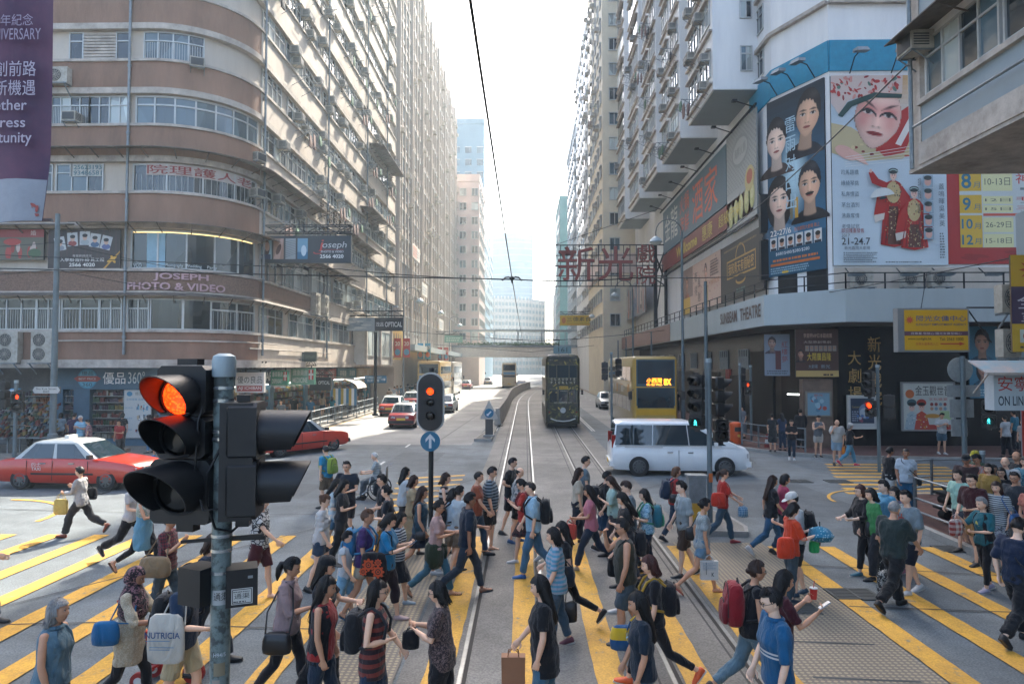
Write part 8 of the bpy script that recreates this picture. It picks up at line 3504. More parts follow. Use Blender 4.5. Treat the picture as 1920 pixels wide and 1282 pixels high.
  if hair=='pony':
   rows=[(-.112,.03),(-.15,.042),(-.17,.045),(-.165,.034),(-.16,.012)]
   pts=[Vc((-.10,0,.035)),Vc((-.135,0,.02)),Vc((-.15,0,-.05)),Vc((-.145,0,-.13)),Vc((-.135,0,-.2))]
   hb.tube([HM@(p*hs)for p in pts],[.022,.036,.042,.032,.008],12)
  else:
   c=Vc((-.105,0,.065 if hair=='bun' else-.0))*hs
   rings=[]
   for i in range(7):
    t=PI*i/6
    rings.append([HM@(c+Vc((.036*max(math.sin(t),.06)*math.cos(q),.042*max(math.sin(t),.06)*math.sin(q),-.036*math.cos(t)))*hs)for q in[2*PI*j/12 for j in range(12)]])
   hb.loft(rings)
 if dist<15 and hair not in('none','bald','crop'):
  dn={'long':.22,'vlong':.36,'bob':.11}.get(hair,0)
  for i in range(80):
   ph=rr.uniform(75,285)if dn else rr.uniform(0,360)
   cp,sp=math.cos(R(ph)),math.sin(R(ph))
   off=1.13+rr.uniform(0,.09)
   front=cp>.25
   pts=[HM@(Vc((.098*math.sin(R(t))*cp,.076*math.sin(R(t))*sp,.116*math.cos(R(t))))*(hs*off))for t in(range(8,50,10)if front else range(8,98,15))]
   if dn:
    z0,bk=-.02,rr.uniform(.02,.06)
    q_=Vc((.1*cp*.9-.02,.086*sp,z0))
    for t in(.33,.66,1):
     pts.append(HM@(Vc((q_.x*(1-.3*t)-bk*t*1.4,q_.y*(1+.12*t+rr.uniform(-.05,.05)),z0-dn*t-rr.uniform(0,.03)))*hs))
   hb.tube(pts,[.006]*(len(pts)-1)+[.0015],4)
 if hb.v:
  fin(hb,'hair',[hm],60)
 if cap:
  q=MB()
  n=20
  q.loft([[HM@(Vc((-.004+rx*math.cos(t),ry*math.sin(t),z))*hs)for t in[2*PI*j/n for j in range(n)]]for z,rx,ry in((.04,.113,.094),(.085,.108,.09),(.12,.085,.07),(.138,.04,.035))])
  q.loft([[HM@(Vc((x,y*s_,z))*hs)for s_,x,y,z in((1,.07,.08,.045),(1,.15,.06,.032),(1,.185,.02,.026),(-1,.185,.02,.026),(-1,.15,.06,.032),(-1,.07,.08,.045))],[HM@(Vc((x,y*s_,z+.008))*hs)for s_,x,y,z in((1,.07,.08,.045),(1,.15,.06,.032),(1,.185,.02,.026),(-1,.185,.02,.026),(-1,.15,.06,.032),(-1,.07,.08,.045))]])
  fin(q,'cap',[cmat(cap)],50)
 if glasses:
  q=MB()
  for s in(-1,1):
   c=Vc((.097,s*.032,.006))*hs
   if glasses=='sun':
    q.loft([[HM@(c+Vc((t,.027*math.cos(2*PI*j/10),.02*math.sin(2*PI*j/10)))*hs)for j in range(10)]for t in(-.004,.003)])
   else:
    q.tube([HM@(c+Vc((0,.025*math.cos(2*PI*j/12),.018*math.sin(2*PI*j/12)))*hs)for j in range(13)],.0024,5)
   q.tube([HM@(Vc((.097,s*.058,.01))*hs),HM@(Vc((.05,s*.079,.012))*hs),HM@(Vc((-.005,s*.083,.008))*hs)],.0026,5)
  q.tube([HM@(Vc((.102,-.008,.008))*hs),HM@(Vc((.102,.008,.008))*hs)],.0024,5)
  fin(q,'glasses',[btr],60)
 skn,scol=shoes
 if skn!='none':
  for s in(1,-1):
   an,fd,fu,sd_=FT[s]
   q=MB()
   if skn in('shoe','sneaker'):
    g_=1.12
    q.loft([ring3(an+fd*t+fu*z,sd_,fu,wa*g_,wb*g_,14,.15)for t,z,wa,wb in((-.062,-.045,.018,.02),(-.05,-.036,.032,.036),(.0,-.03,.036,.045),(.05,-.042,.039,.036),(.1,-.052,.043,.026),(.15,-.058,.04,.019),(.18,-.062,.022,.012))],0)
    for z0,z1 in((-.072,-.088),):
     prof_=[(-.068,.022),(-.05,.036),(.02,.036),(.09,.046),(.15,.042),(.188,.02)]
     pts=[(t,w_)for t,w_ in prof_]+[(t,-w_)for t,w_ in reversed(prof_)]
     q.loft([[an+fd*t+sd_*w_+fu*z for t,w_ in pts]for z in(z1,z0)],1)
    fin(q,'shoe',[mat('shoe_'+scol[1:],scol,.6,var=.15,scale=10),shoe_sole if skn=='sneaker' else btr],50)
   else:
    prof_=[(-.06,.022),(-.045,.034),(.02,.036),(.09,.046),(.15,.042),(.185,.02)]
    pts=[(t,w_)for t,w_ in prof_]+[(t,-w_)for t,w_ in reversed(prof_)]
    q.loft([[an+fd*t+sd_*w_+fu*z for t,w_ in pts]for z in(-.086,-.068)],0)
    q.tube([an+fd*.07+sd_*.045-fu*.065,an+fd*.085+fu*-.02,an+fd*.07-sd_*.045-fu*.065],.009,6)
    q.tube([an+fd*.1+sd_*.046-fu*.068,an+fd*.115+fu*-.034,an+fd*.1-sd_*.046-fu*.068],.008,6)
    if skn=='sandal':
     q.tube([an-fd*.02+sd_*.036-fu*.05,an-fd*.055-fu*.03,an-fd*.02-sd_*.036-fu*.05],.007,6)
    fin(q,'sandal',[mat('shoe_'+scol[1:],scol,.6)],50)
 if extra and 'print' in extra:
  txt,col,sc_=extra['print']
  vs,d,fs=glyphs(txt,.01)
  if len(vs):
   w_=.2*sc_
   h_=w_*d[1]/d[0]
   q=MB()
   pts=[]
   zc=.34
   for v in vs:
    y=-(v[0]/d[0]-.5)*w_
    z=zc+(v[1]/d[1]-.5)*h_
    wv,dv,sh=interp(z)[1:]
    x=sh+(dv*f_+.034)*math.sqrt(max(0,1-(y/(wv+.02))**2))
    pts.append(tp(z,x,y))
   q.add(pts,fs)
   fin(q,'shirt_print',[mat('print_'+col[1:],col,.8)])
 Mw=Matrix.Translation(xyz)@Matrix.Rotation(R(face),4,'Z')@Matrix.Scale(k,4)
 info=dict(M=Mw,wrist=wrist,hdir=hdir,tp=tp,sh=shoulder,elbow=elbow,k=k,face=face,shw=shw,fat=f_,hz=hz,interp=interp,root=root,headc=headc,palm={s:wrist[s]+hdir[s]*.1 for s in(1,-1)})
 return info
def _thing(name,label,cat,I,group=None):
 t=empty(name,(0,0,0))
 t.matrix_world=I['M']
 tag(t,label,cat,group)
 return t
def soft_box(b,c,ux,uy,uz,w_,d_,h,taper=.9,puff=.2,m=0):
 """bag shape: rounded rings from bottom to top"""
 rings=[]
 for t,s_ in((0,.72),(.06,.94),(.3,1.0),(.65,.97),(.92,taper),(1.0,taper*.72)):
  rings.append(ring3(c+uz*(h*t),ux,uy,w_/2*s_,d_/2*s_*(1+puff*math.sin(t*PI)),16,.3))
 b.loft(rings,m)
def bpk(I,label,col,col2=None,sz=1.0,trim=None):
 t=_thing('backpack',label,'backpack',I)
 tp=I['tp']
 up=(tp(1)-tp(0)).normalized()
 fw=(tp(0,1)-tp(0)).normalized()
 sd_=Vc((0,1,0))
 b=MB()
 d_=.115*I['fat']+.02
 soft_box(b,tp(.06,-d_-.075*sz),sd_,fw,up,.30*sz,.17*sz,.42*sz,.86,.25)
 b.build('body',cmat(col),t,smo=60)
 b=MB()
 soft_box(b,tp(.08,-d_-.17*sz),sd_,fw,up,.23*sz,.07*sz,.22*sz,.9,.3)
 b.build('pocket',cmat(col2 or col),t,smo=60)
 b=MB()
 for x_,w2,z0,z1 in((-d_-.155*sz,.125,.1,.43),(-d_-.19*sz,.1,.14,.26)):
  b.tube([tp(.06+(z0+(z1-z0)*math.sin(q))*sz,x_,w2*sz*math.cos(q))for q in[PI*j/10 for j in range(11)]],.006,5)
 b.tube([tp(.46*sz,-d_-.04,-.04),tp(.52*sz,-d_-.05,0),tp(.46*sz,-d_-.04,.04)],.01,6)
 b.build('zip',btr,t,smo=60)
 for s in(1,-1):
  b=MB()
  y=s*(I['shw']-.065)
  b.tube([tp(.44,-d_-.02,y*.8),tp(.53,-.05,y),tp(.545,.0,y),tp(.5,.085,y),tp(.38,.135*I['fat']+.02,y),tp(.25,.12*I['fat']+.02,y*1.15),tp(.18,.02,y*1.75),tp(.14,-d_*.8,y*1.3)],.017,7)
  b.build('strap',cmat(trim or col2 or col),t,smo=60)
 return t
def sbag(I,label,col,s=1,w_=.28,h=.22,d_=.1,z=-.12,x=.0,across=False,leather=False,out=.0,name='shoulder_bag'):
 """bag at the hip; s: which side (+1 left)"""
 t=_thing(name,label,'bag',I)
 tp=I['tp']
 y=s*((.175*I['fat']+.055)+d_/2+out)
 c=tp(z,x,y)
 up=Vc((0,0,1))
 b=MB()
 m=mat('leather_'+col[1:7],col,.38,var=.15,scale=14,bump=.1,bscale=70)if leather else cmat(col)
 soft_box(b,c,Vc((1,0,0)),Vc((0,1,0)),up,w_,d_,h,.85,.2)
 b.build('body',m,t,smo=60)
 b=MB()
 ss=-s if across else s
 ysh=ss*(I['shw']-(.06 if not across else .07))
 b.tube([c+up*h*.92+Vc((-w_*.4,0,0)),tp(.25,-.13*I['fat'],(y+ysh)/2 if across else y*.9),tp(.5,-.06,ysh),tp(.55,.0,ysh),tp(.48,.09,ysh),tp(.25,.145*I['fat'],(y+ysh)/2 if across else y*.9),c+up*h*.92+Vc((w_*.4,0,0))],.01,6)
 b.build('strap',m,t,smo=60)
 return t
def hbag(I,label,col,s=1,w_=.3,h=.34,d_=.1,name='shopping_bag',box=False,strap=.16,draw=None,cat='bag',leather=False):
 """bag hanging from a hand; its handles end in the palm"""
 t=_thing(name,label,cat,I)
 p=I['palm'][s]+Vc((0,0,-.01))
 up=Vc((0,0,1))
 c=p+up*(-strap-h)
 b=MB()
 m=mat('leather_'+col[1:7],col,.38,var=.15,scale=14,bump=.1,bscale=70)if leather else cmat(col)if not box else mat('paper_'+col[1:7],col,.7,var=.08,scale=6)
 if box:
  b.loft([[c+Vc((i*w_/2*q,j*d_/2*q,z))for i,j in((-1,-1),(1,-1),(1,1),(-1,1))]for z,q in((0,1),(h*.5,.99),(h,1.02))])
 else:
  soft_box(b,c,Vc((1,0,0)),Vc((0,1,0)),up,w_,d_,h,.95,.3)
 b.build('body',m,t,smo=40)
 for y in(-d_*.4,d_*.4):
  b=MB()
  b.tube([c+Vc((-w_*.25,y,h*.96)),c+Vc((-w_*.2,y*.8,h+strap*.6)),p,c+Vc((w_*.2,y*.8,h+strap*.6)),c+Vc((w_*.25,y,h*.96))],.006,5)
  b.build('handle',m,t,smo=60)
 if draw:
  for sg in(-1,1):
   a_=Art(c+Vc((-w_/2 if sg<0 else w_/2,sg*(d_/2*1.02+(.002 if box else .012)),0)),(1,0,0)if sg<0 else(-1,0,0),lift=.004)
   draw(a_,w_,h)
   a_.build('artwork',t)
 return t
def phone(I,label,s=1,col='#15181b',name='mobile_phone',big=1.0):
 t=_thing(name,label,'phone',I)
 p=I['palm'][s]
 d=I['hdir'][s]
 n=Vc((-.5,0,.8)).normalized()
 a_=d-n*d.dot(n)
 a_=a_.normalized()
 sd_=n.cross(a_)
 b=MB()
 b.obox(p+n*.018+a_*.02,a_*.068*big,sd_*.034*big,n*.005)
 b.build('case',mat('phone_'+col[1:],col,.3),t)
 b=MB()
 b.obox(p+n*.0242+a_*.02,a_*.06*big,sd_*.03*big,n*.0008)
 b.build('screen',mat('phone_glass','#1f2d36',.1),t)
 return t
BLK,NAVY,DEN,LDEN,GRY='#17181b','#1b2433','#2f4357/d/#22303f','#5f7f93/d/#49667a','#6a6f72'
HOLD=(16,6,104,32)
HOLD2=(6,8,96,36)
HANG=(3,9,10,4)
FRONT=(8,10,92,42)
I=Pn('grey haired woman in a sleeveless denim waistcoat at the lower corner',100,1130,1.58,3,skin=2,hair='bob',hc='g',top='#54717f/d/#3f5a69',slv=0,btm=('skirt',BLK,.5),walk=.3,fat=1.08,look=-4,armR=HANG,extra=dict(collar=1,vest='#5d7a88/d/#46616f'))
I=Pn('woman in a dark floral headscarf and a cream lace blouse pushing a red trolley',247,1066,1.6,5,skin=3,hair='none',top='#b9ae9a/f/#a3977f/30',slv=.6,btm=('tight',BLK),walk=.6,hem=.22,loose=1.4,armL=(30,8,40,10),armR=(24,10,62,22),extra=dict(scarf='#7d5a5f/f/#201a1d/14'),look=16)
sbag(I,'bright blue tote behind the floral headscarf woman','#1f5f8c',s=-1,w_=.3,h=.26,z=.02,x=-.14)
I=Pn('small child in a pale blue shirt riding the red tricycle',278,1098,1.0,0,fem=False,skin=1,hair='short',top='#7fa6b8',btm=('shorts',NAVY),sit=.42,armL=(60,5,20,0),armR=(66,5,15,0),xyz=at(316,1180,8.25)*Vc((1,1,0)),walk=0)
I=Pn('person in a navy T-shirt and cream shorts carrying a white canvas tote',345,1062,1.68,0,fem=False,skin=1,hair='short',top='#1d3046',btm=('shorts','#b5a684',.85),walk=.5,look=20,armR=(20,14,60,20),shoes=('sneaker','#2c3036'))
def d_nut(a,w_,h):
 a.text('NUTRICIA',w_*.08,h*.62,w_*.95,h*.76,'#27466e',.02)
 a.rect(w_*.1,h*.56,w_*.7,h*.575,'#4f7fa0')
 a.rect(w_*.2,h*.42,w_*.8,h*.435,'#4f7fa0')
 a.rect(w_*.2,h*.37,w_*.7,h*.385,'#4f7fa0')
bpk(I,'black backpack of the person with the canvas tote','#17181a')
t=sbag(I,'white canvas tote printed NUTRICIA on a shoulder','#bdb8ac',s=-1,w_=.4,h=.5,d_=.07,z=-.12,x=-.02,name='canvas_tote',out=.03)
a_=Art((-.23,-(.175+.055+.05+.03+.075),-.12+I['hz']),(1,0,0),lift=.004)
d_nut(a_,.42,.46)
a_.build('artwork',t)
I=Pn('woman in a red plaid blouse with a big khaki shoulder bag',312,965,1.62,0,skin=2,hair='tied',top='#6a2a30/k/#2a2428/22',btm=('jeans','#3d4a52'),walk=.55,armR=(30,10,105,20),slv=.38,shoes=('shoe','#1d1d1d'),fat=1.06)
sbag(I,'big khaki bag on the plaid blouse woman','#7d6a50',s=-1,w_=.48,h=.3,d_=.16,z=-.08)
I=Pn('woman in a pale blue tunic, black sleeves and a flowered white headscarf',268,912,1.62,0,skin=2,hair='none',top='#5f8fa6',slv=0,hem=.32,loose=1.3,btm=('tight',BLK),walk=.9,extra=dict(scarf='#b5b0aa/f/#8a9a8c/16'),armR=(26,8,80,25),shoes=('sandal','#5a3a2c'))
I=Pn('person in a white T-shirt and black trousers striding behind the signal',245,893,1.66,0,skin=1,hair='short',top='#b5b3b0',btm=('trousers',BLK),walk=1,armR=(5,8,70,20),shoes=('sneaker','#1b1b1b'))
hbag(I,'grey cloth bag of the striding person behind the signal','#3a4146',s=-1,w_=.3,h=.34,strap=.2)
I=Pn('woman in a pale patterned jacket striding alone on the sunlit stripes',148,874,1.6,180,skin=1,hair='short',hc='k',top='#a9a79f/f/#8f9094/26',slv=.95,btm=('trousers','#2a2a2c'),walk=1,armL=(18,8,70,20),armR=(15,6,110,30),shoes=('shoe','#7d3a24'),hem=.05)
hbag(I,'yellow dotted shopping bag of the woman alone on the sunlit stripes','#b5a05a/o/#8d7a3a/40',s=1,w_=.34,h=.36,strap=.14)
sbag(I,'small black shoulder bag of the woman alone on the sunlit stripes',BLK,s=-1,w_=.24,h=.28,z=-.02,x=-.08)
Pn('walker cut by the picture edge, one arm with a bracelet swinging in',-42,958,1.7,0,fem=False,skin=1,hair='short',top='#3a4a5a',btm=('jeans',DEN),walk=.6,armR=(48,5,18,2),armL=(-20,5,10,2))
Pn('man in a white net patterned shirt and maroon shorts behind the black signal head',487,930,1.7,0,fem=False,skin=1,hair='short',top='#b9b9b5/n/#22252a/14',btm=('shorts','#4a2226',.9),walk=.5,armR=(38,8,12,4),shoes=('flip','#a5a59f'))
Pn('person in navy trousers hidden by the scarred pole',393,1002,1.66,0,fem=False,skin=1,hair='bob',hc='b',top='#1f2c3c',btm=('trousers','#16222e'),walk=.7,shoes=('shoe','#18191b'))
I=Pn('woman with curly ponytail in a dusty pink shirt, white earphone in',541,1047,1.62,0,skin=2,hair='pony',hc='k',top='#8f7a78',slv=.62,btm=('tight','#1c1d22'),walk=.6,armR=(18,8,82,26),fat=1.1,shoes=('sandal','#1d1d1f'),extra=dict(collar=1),look=14)
sbag(I,'glossy black handbag with ring clasp on the pink shirt woman','#16181a',s=-1,w_=.34,h=.24,d_=.12,z=-.2,leather=True)
Pn('woman in a black cap and dark clothes beside the pink shirt woman',606,1046,1.64,0,skin=1,hair='long',top='#1b1d21',btm=('trousers',BLK),cap='#14161a',walk=.4,armL=(30,8,60,20))
I=Pn('woman with long black hair in a black cardigan over a red top',607,1084,1.6,-4,skin=2,hair='vlong',top='#8d2422',slv=.0,btm=('jeans','#1e2c3c'),walk=.3,extra=dict(vest='#15161a'),armR=HANG,armL=HANG)
I=Pn('woman with glasses in a striped sleeveless tribal top',702,1091,1.62,-2,skin=1,hair='vlong',top='#2a2024/h/#74332c/11',slv=0,btm=('jeans','#24354a'),walk=.35,glasses='thin',armR=(-4,16,95,40),armL=(20,8,20,4),hem=.12,look=2)
bpk(I,'black backpack of the woman in the tribal top','#1b1c1f',trim='#26282c')
I=Pn('older woman in a brown leaf print blouse facing the other way',830,1093,1.55,180,skin=1,hair='bob',hc='k',top='#6d5a56/f/#2f2627/22',slv=.42,btm=('trousers','#17171a'),walk=.2,glasses='thin',armL=(18,10,88,40),armR=(20,8,90,30),fat=1.08,hem=.08,loose=1.2)
hbag(I,'black pouch in the hands of the leaf print blouse woman','#15161a',s=1,w_=.2,h=.2,strap=.03)
I=Pn('man in a navy polo and dark jeans, seen from behind',876,922,1.72,18,fem=False,skin=3,hair='short',top='#1a2532',slv=.46,btm=('jeans','#2a3540'),walk=.85,armR=(-6,9,8,3),armL=(20,8,60,10),shoes=('flip','#3a3c40'),fat=1.05,extra=dict(collar=1))
Pn('boy in a pale T-shirt and khaki shorts walking away',858,914,1.58,40,fem=False,skin=1,hair='short',top='#a9b3b5',btm=('shorts','#6a5a48',.85),walk=.35,shoes=('sneaker','#24282c'))
bpk(I:=Pn('girl in a pale shirt with a black bag behind the navy polo man',846,918,1.52,20,skin=1,hair='bob',top='#9fb0b8',btm=('shorts','#75634e',.8),walk=.4,shoes=('sneaker','#9aa0a0')),'black daypack between the striped top woman and the navy polo man','#1c1d20')
Pn('woman in a black and white hooped vest with bob hair',832,889,1.62,0,skin=1,hair='bob',hc='b',top='#b9b4ac/h/#1b1b1e/9',slv=0,btm=('jeans','#2a3a4c'),walk=.3)
I=Pn('woman in a pink T-shirt with an olive jacket tied at the waist',818,937,1.6,0,skin=2,hair='short',top='#b09088',slv=.4,btm=('jeans','#3f6a7c'),walk=.8,armR=(12,9,85,34),armL=(14,8,80,14),glasses='thin',shoes=('sandal','#5d4638'))
t=_thing('tied_jacket','olive jacket tied round the hips of the pink T-shirt woman','jacket',I)
b=MB()
tp=I['tp']
b.loft([ring3(tp(z,-.02),Vc((0,1,0)),Vc((1,0,0)),w_,d_,18)for z,w_,d_ in((.1,.16,.12),(.04,.2,.16),(-.15,.21,.17),(-.3,.19,.16),(-.36,.12,.1))])
b.build('cloth',cmat('#2f3a2a'),t,smo=60)
b=MB()
b.tube([tp(.07,.1,-.08),tp(.04,.17,0),tp(-.1,.18,.04),tp(-.2,.16,.05)],.03,8)
b.build('sleeve',cmat('#2f3a2a'),t,smo=60)
I=Pn('woman with very long dark hair in a teal denim vest top and short skirt',788,912,1.63,0,skin=2,hair='vlong',hc='b',top='#2f4a56/d/#263c47',slv=0,btm=('skirt','#1c2430',.26),walk=.75,armR=(2,8,24,8),shoes=('sneaker','#a5a8a8'))
sbag(I,'little black bag on a chain of the teal vest woman','#15171a',s=-1,w_=.2,h=.15,z=-.12,x=.06,leather=True,across=True)
Pn('young woman in a white shirt with long black hair, looking away',757,879,1.6,25,skin=1,hair='long',top='#aab6bb',btm=('shorts','#1b1d22',.5),walk=.3)
Pn('man with glasses in a black T-shirt and mustard trousers',721,892,1.66,200,fem=False,skin=1,hair='short',top='#191b1e',btm=('trousers','#8a6428'),walk=.4,glasses='thin',armL=(8,6,70,20))
I=Pn('woman with tied back hair and a brown strap over a dark blouse',730,913,1.6,182,skin=1,hair='tied',top='#1d2126',btm=('trousers','#20242a'),walk=.4,armL=(10,8,75,30))
sbag(I,'brown strapped bag of the dark blouse woman','#5a3a2a',s=-1,w_=.26,h=.2,across=True,leather=True)
I=Pn('girl in a navy and white hooped T-shirt and dark skirt',748,962,1.47,0,skin=1,hair='long',top='#a9b0b2/h/#1f2a3a/22',btm=('skirt','#1b2028',.38),walk=.4,armR=FRONT,shoes=('sneaker','#8d9ba3'))
I=Pn('woman in a blue polo with a bob, reading her phone',726,964,1.6,-3,skin=1,hair='bob',top='#1f6f96',slv=.42,btm=('capri','#2a1f24'),walk=.5,armR=(26,8,84,22),armL=(26,6,86,24),look=26,shoes=('shoe','#a58d8a'),fat=1.05)
t=sbag(I,'black tote printed with orange gear wheels on the blue polo woman','#17181b',s=-1,w_=.42,h=.36,d_=.1,z=-.1,x=-.12,name='canvas_tote')
a_=Art((-.33,-(.175*1.05+.055+.05+.085),I['hz']-.1),(1,0,0),lift=.006)
for x,y,r in((.15,.2,.075),(.3,.1,.075),(.3,.24,.045),(.07,.1,.05)):
 for q in range(8):
  a_.ell(x+r*1.08*math.cos(q*PI/4),y+r*1.08*math.sin(q*PI/4),r*.26,r*.26,'#b5461f',n=8)
 a_.ell(x,y,r,r,'#b5461f')
 a_.ell(x,y,r*.6,r*.6,'#17181b')
 a_.ell(x,y,r*.4,r*.4,'#b5461f')
 a_.ell(x,y,r*.2,r*.2,'#17181b')
a_.build('artwork',t)
phone(I,'phone read by the blue polo woman',-1,'#2c5a74')
I=Pn('woman with short brown hair in a purple T-shirt and pale shorts',684,958,1.62,0,skin=2,hair='short',hc='l',top='#3d2a58',slv=.38,btm=('shorts','#9a9484',.55),walk=.45,armR=(4,9,14,4),fat=1.15,shoes=('flip','#2a4a60'))
bpk(I,'sky blue backpack on the purple T-shirt woman','#2a6a92','#2f759c',1.05)
Pn('boy in a white vest and pale blue shorts behind the blue backpack',648,1000,1.3,0,fem=False,skin=1,hair='short',top='#b0b7ba',slv=.1,btm=('shorts','#6f9cb5',.95),walk=.4,shoes=('flip','#3a4a5a'))
I=Pn('woman with a brown bun in a white printed T-shirt and denim shorts',604,931,1.6,0,skin=4,hair='bun',hc='l',top='#b9b9b6',slv=.5,loose=1.35,btm=('shorts',DEN,.55),walk=.3,extra=dict(print=('MUSE','#22262c',.9)),look=18)
I=Pn('woman with wavy black hair in a pale top, denim shorts, phone in hand',627,899,1.6,-4,skin=4,hair='long',top='#9fb1b8/h/#b9c0c0/8',slv=.42,btm=('shorts',LDEN,.5),walk=.55,armR=FRONT,look=20,shoes=('sneaker','#b0a8a6'))
phone(I,'phone of the wavy haired woman in the pale top',-1)
Pn('woman in black behind the wavy haired woman',641,902,1.6,5,skin=1,hair='long',top='#1d2024',btm=('trousers','#1d2024'),walk=.3,armR=FRONT,look=18)
Pn('man with glasses in a dark T-shirt and black shorts looking towards us',652,867,1.72,262,fem=False,skin=1,hair='short',hc='k',top='#1d2530',btm=('shorts','#17181b',.95),walk=.25,glasses='thin',armL=(12,8,70,36),armR=(4,8,20,4),look=4)
I=Pn('youth in a sky blue shirt with a lime backpack walking away to the shops',613,838,1.66,150,fem=False,skin=1,hair='short',top='#2f82a6',btm=('shorts','#5d5040',.9),walk=.35)
bpk(I,'lime green backpack of the sky blue shirt youth','#7d9440','#6a8236')
wc=gnd(706,934)
I=Pn('white haired man sitting in a wheelchair',xyz=(wc.x+.05,wc.y,0),H=1.66,face=186,fem=False,skin=1,hair='crop',hc='w',top='#9aa3a3/h/#8d9698/14',btm=('trousers','#4a5156'),sit=.55,walk=0,armL=(25,6,60,8),armR=(25,6,60,8),lean=6,shoes=('shoe','#2a2c2e'))
t=empty('wheelchair',(wc.x+.08,wc.y,0),R(186))
tag(t,'steel wheelchair with big spoked wheels under the white haired man','wheelchair')
for s in(-1,1):
 b=MB()
 b.tube([(-.02+.3*math.cos(2*PI*q/28),s*.28,.3+.3*math.sin(2*PI*q/28))for q in range(29)],.018,6)
 for q in range(10):
  b.bar((-.02,s*.28,.3),(-.02+.29*math.cos(q*PI/5),s*.28,.3+.29*math.sin(q*PI/5)),.006)
 b.build('wheel',tyre_m,t,smo=60)
 b=MB()
 b.tube([(.42+.08*math.cos(2*PI*q/14),s*.22,.09+.08*math.sin(2*PI*q/14))for q in range(15)],.014,6)
 b.build('caster',tyre_m,t,smo=60)
 b=MB()
 b.tube([(-.2,s*.24,.2),(-.22,s*.24,.95),(-.38,s*.24,.98)],.014,6)
 b.tube([(-.2,s*.24,.68),(.2,s*.24,.68),(.25,s*.24,.48)],.014,6)
 b.tube([(-.2,s*.24,.3),(.3,s*.24,.3),(.5,s*.2,.12)],.014,6)
 b.bar((.5,s*.12,.12),(.68,s*.12,.14),.1,.015)
 b.build('frame',chrome,t,smo=60)
b=MB()
b.box(-.2,.25,-.22,.22,.44,.48)
b.obox((-.22,0,.7),(.015,0,0),(0,.22,0),(0,0,.22))
b.build('seat',leather_black,t)
b=MB()
soft_box(b,Vc((.52,0,.15)),Vc((1,0,0)),Vc((0,1,0)),Vc((0,0,1)),.3,.3,.4)
tag(b.build('shopping_bag',cmat('#22262b'),loc=(wc.x-.4,wc.y-.25,0)),'dark bag standing by the wheelchair footrest','bag')
I=Pn('heavy man in a navy and white fine hooped T-shirt and black shorts',918,878,1.70,-4,fem=False,skin=1,hair='short',top='#20303c/h/#7d8c92/16',slv=.5,btm=('shorts','#17181b',.9),walk=.1,glasses='thin',fat=1.28,armR=HANG,armL=HANG,shoes=('flip','#1d1f22'),look=16)
Pn('slim man in a black T-shirt with a hand on his hip',957,860,1.71,-10,fem=False,skin=1,hair='short',top='#15171a',btm=('shorts','#1b1d20',.85),walk=.25,armR=(-28,24,88,46),glasses='thin',look=14,shoes=('shoe','#222427'),extra=dict(print=('RUN','#8a9094',.6)))
I=Pn('balding man in a grey and white upright striped shirt',970,878,1.6,-5,fem=False,skin=1,hair='bald',hc='k',top='#a9aaa6/v/#5d666a/20',slv=.5,btm=('shorts','#17181b',.8),walk=.2,fat=1.15,armR=HANG,look=22,shoes=('sneaker','#2a4f78'))
sbag(I,'black strap bag across the upright striped shirt',BLK,s=1,w_=.22,h=.18,across=True)
I=Pn('woman in a red top with glasses tapping her phone behind the blue shirt man',982,899,1.6,178,skin=1,hair='tied',top='#a8352c',btm=('skirt','#4a2a2a/k/#1d1d1f/16',.3),walk=.5,armL=HOLD,armR=HOLD,glasses='thin',look=26,shoes=('sneaker','#b8b8b4'))
bpk(I,'dark red backpack behind the pale blue shirt man','#6a2226')
phone(I,'phone of the red top woman',1,'#7d2a3a')
I=Pn('man in a pale blue shirt and faded jeans stepping out, balding temples',1000,903,1.72,182,fem=False,skin=1,hair='crop',hc='k',top='#8fb0c0/v/#86a6b6/60',slv=.5,btm=('jeans','#49708a/d/#38586e'),walk=.6,ph=1,armL=(-4,8,12,4),armR=(16,7,14,4),fat=1.06,shoes=('sneaker','#2a5a92'),extra=dict(collar=1))
bpk(I,'small black backpack on the pale blue shirt man','#16181b')
I=Pn('woman in a multicolour striped polo and jeans',1043,991,1.58,178,skin=1,hair='bob',hc='k',top='#8d97a6/h/#4f8aa0/16',slv=.45,btm=('jeans','#3a4f5e'),walk=.25,fat=1.12,armL=(6,9,18,6),shoes=('sneaker','#5a2a34'),hem=.06)
sbag(I,'slate shoulder bag of the striped polo woman','#2a3038',s=-1,w_=.34,h=.3,z=-.15,x=-.1)
I=Pn('woman with glasses in a black shirt and leggings, trailing foot raised',1059,972,1.6,180,skin=1,hair='long',top='#16181b',btm=('tight','#18191c'),walk=1.,glasses='thin',armL=(-12,8,12,5),shoes=('sneaker','#17181b'))
hbag(I,'black leather bag held low behind the striped polo woman','#18191c',s=1,w_=.24,h=.3,strap=.2,leather=True)
I=Pn('woman with long black hair in a black blouse holding a brown paper bag',1020,1081,1.62,180,skin=1,hair='vlong',top='#16171a',slv=.35,btm=('jeans','#3f6478'),walk=.25,fat=1.08,hem=.16,loose=1.3,armR=(20,6,22,2),armL=(2,10,12,6))
hbag(I,'brown paper carrier bag in front of the black blouse woman','#8a5f42',s=-1,w_=.26,h=.36,d_=.12,box=True,strap=.08,name='paper_bag')
Pn('woman with long hair in a cream blouse and dark trousers',1081,879,1.6,0,skin=1,hair='long',hc='b',top='#b5ab96',slv=.42,btm=('trousers','#1c2430'),walk=.25,armR=HANG)
Pn('man with glasses in a slate shirt behind the cream blouse woman',1093,857,1.72,0,fem=False,skin=1,hair='short',top='#5f7078',btm=('trousers','#2a2c30'),walk=.25,glasses='thin')
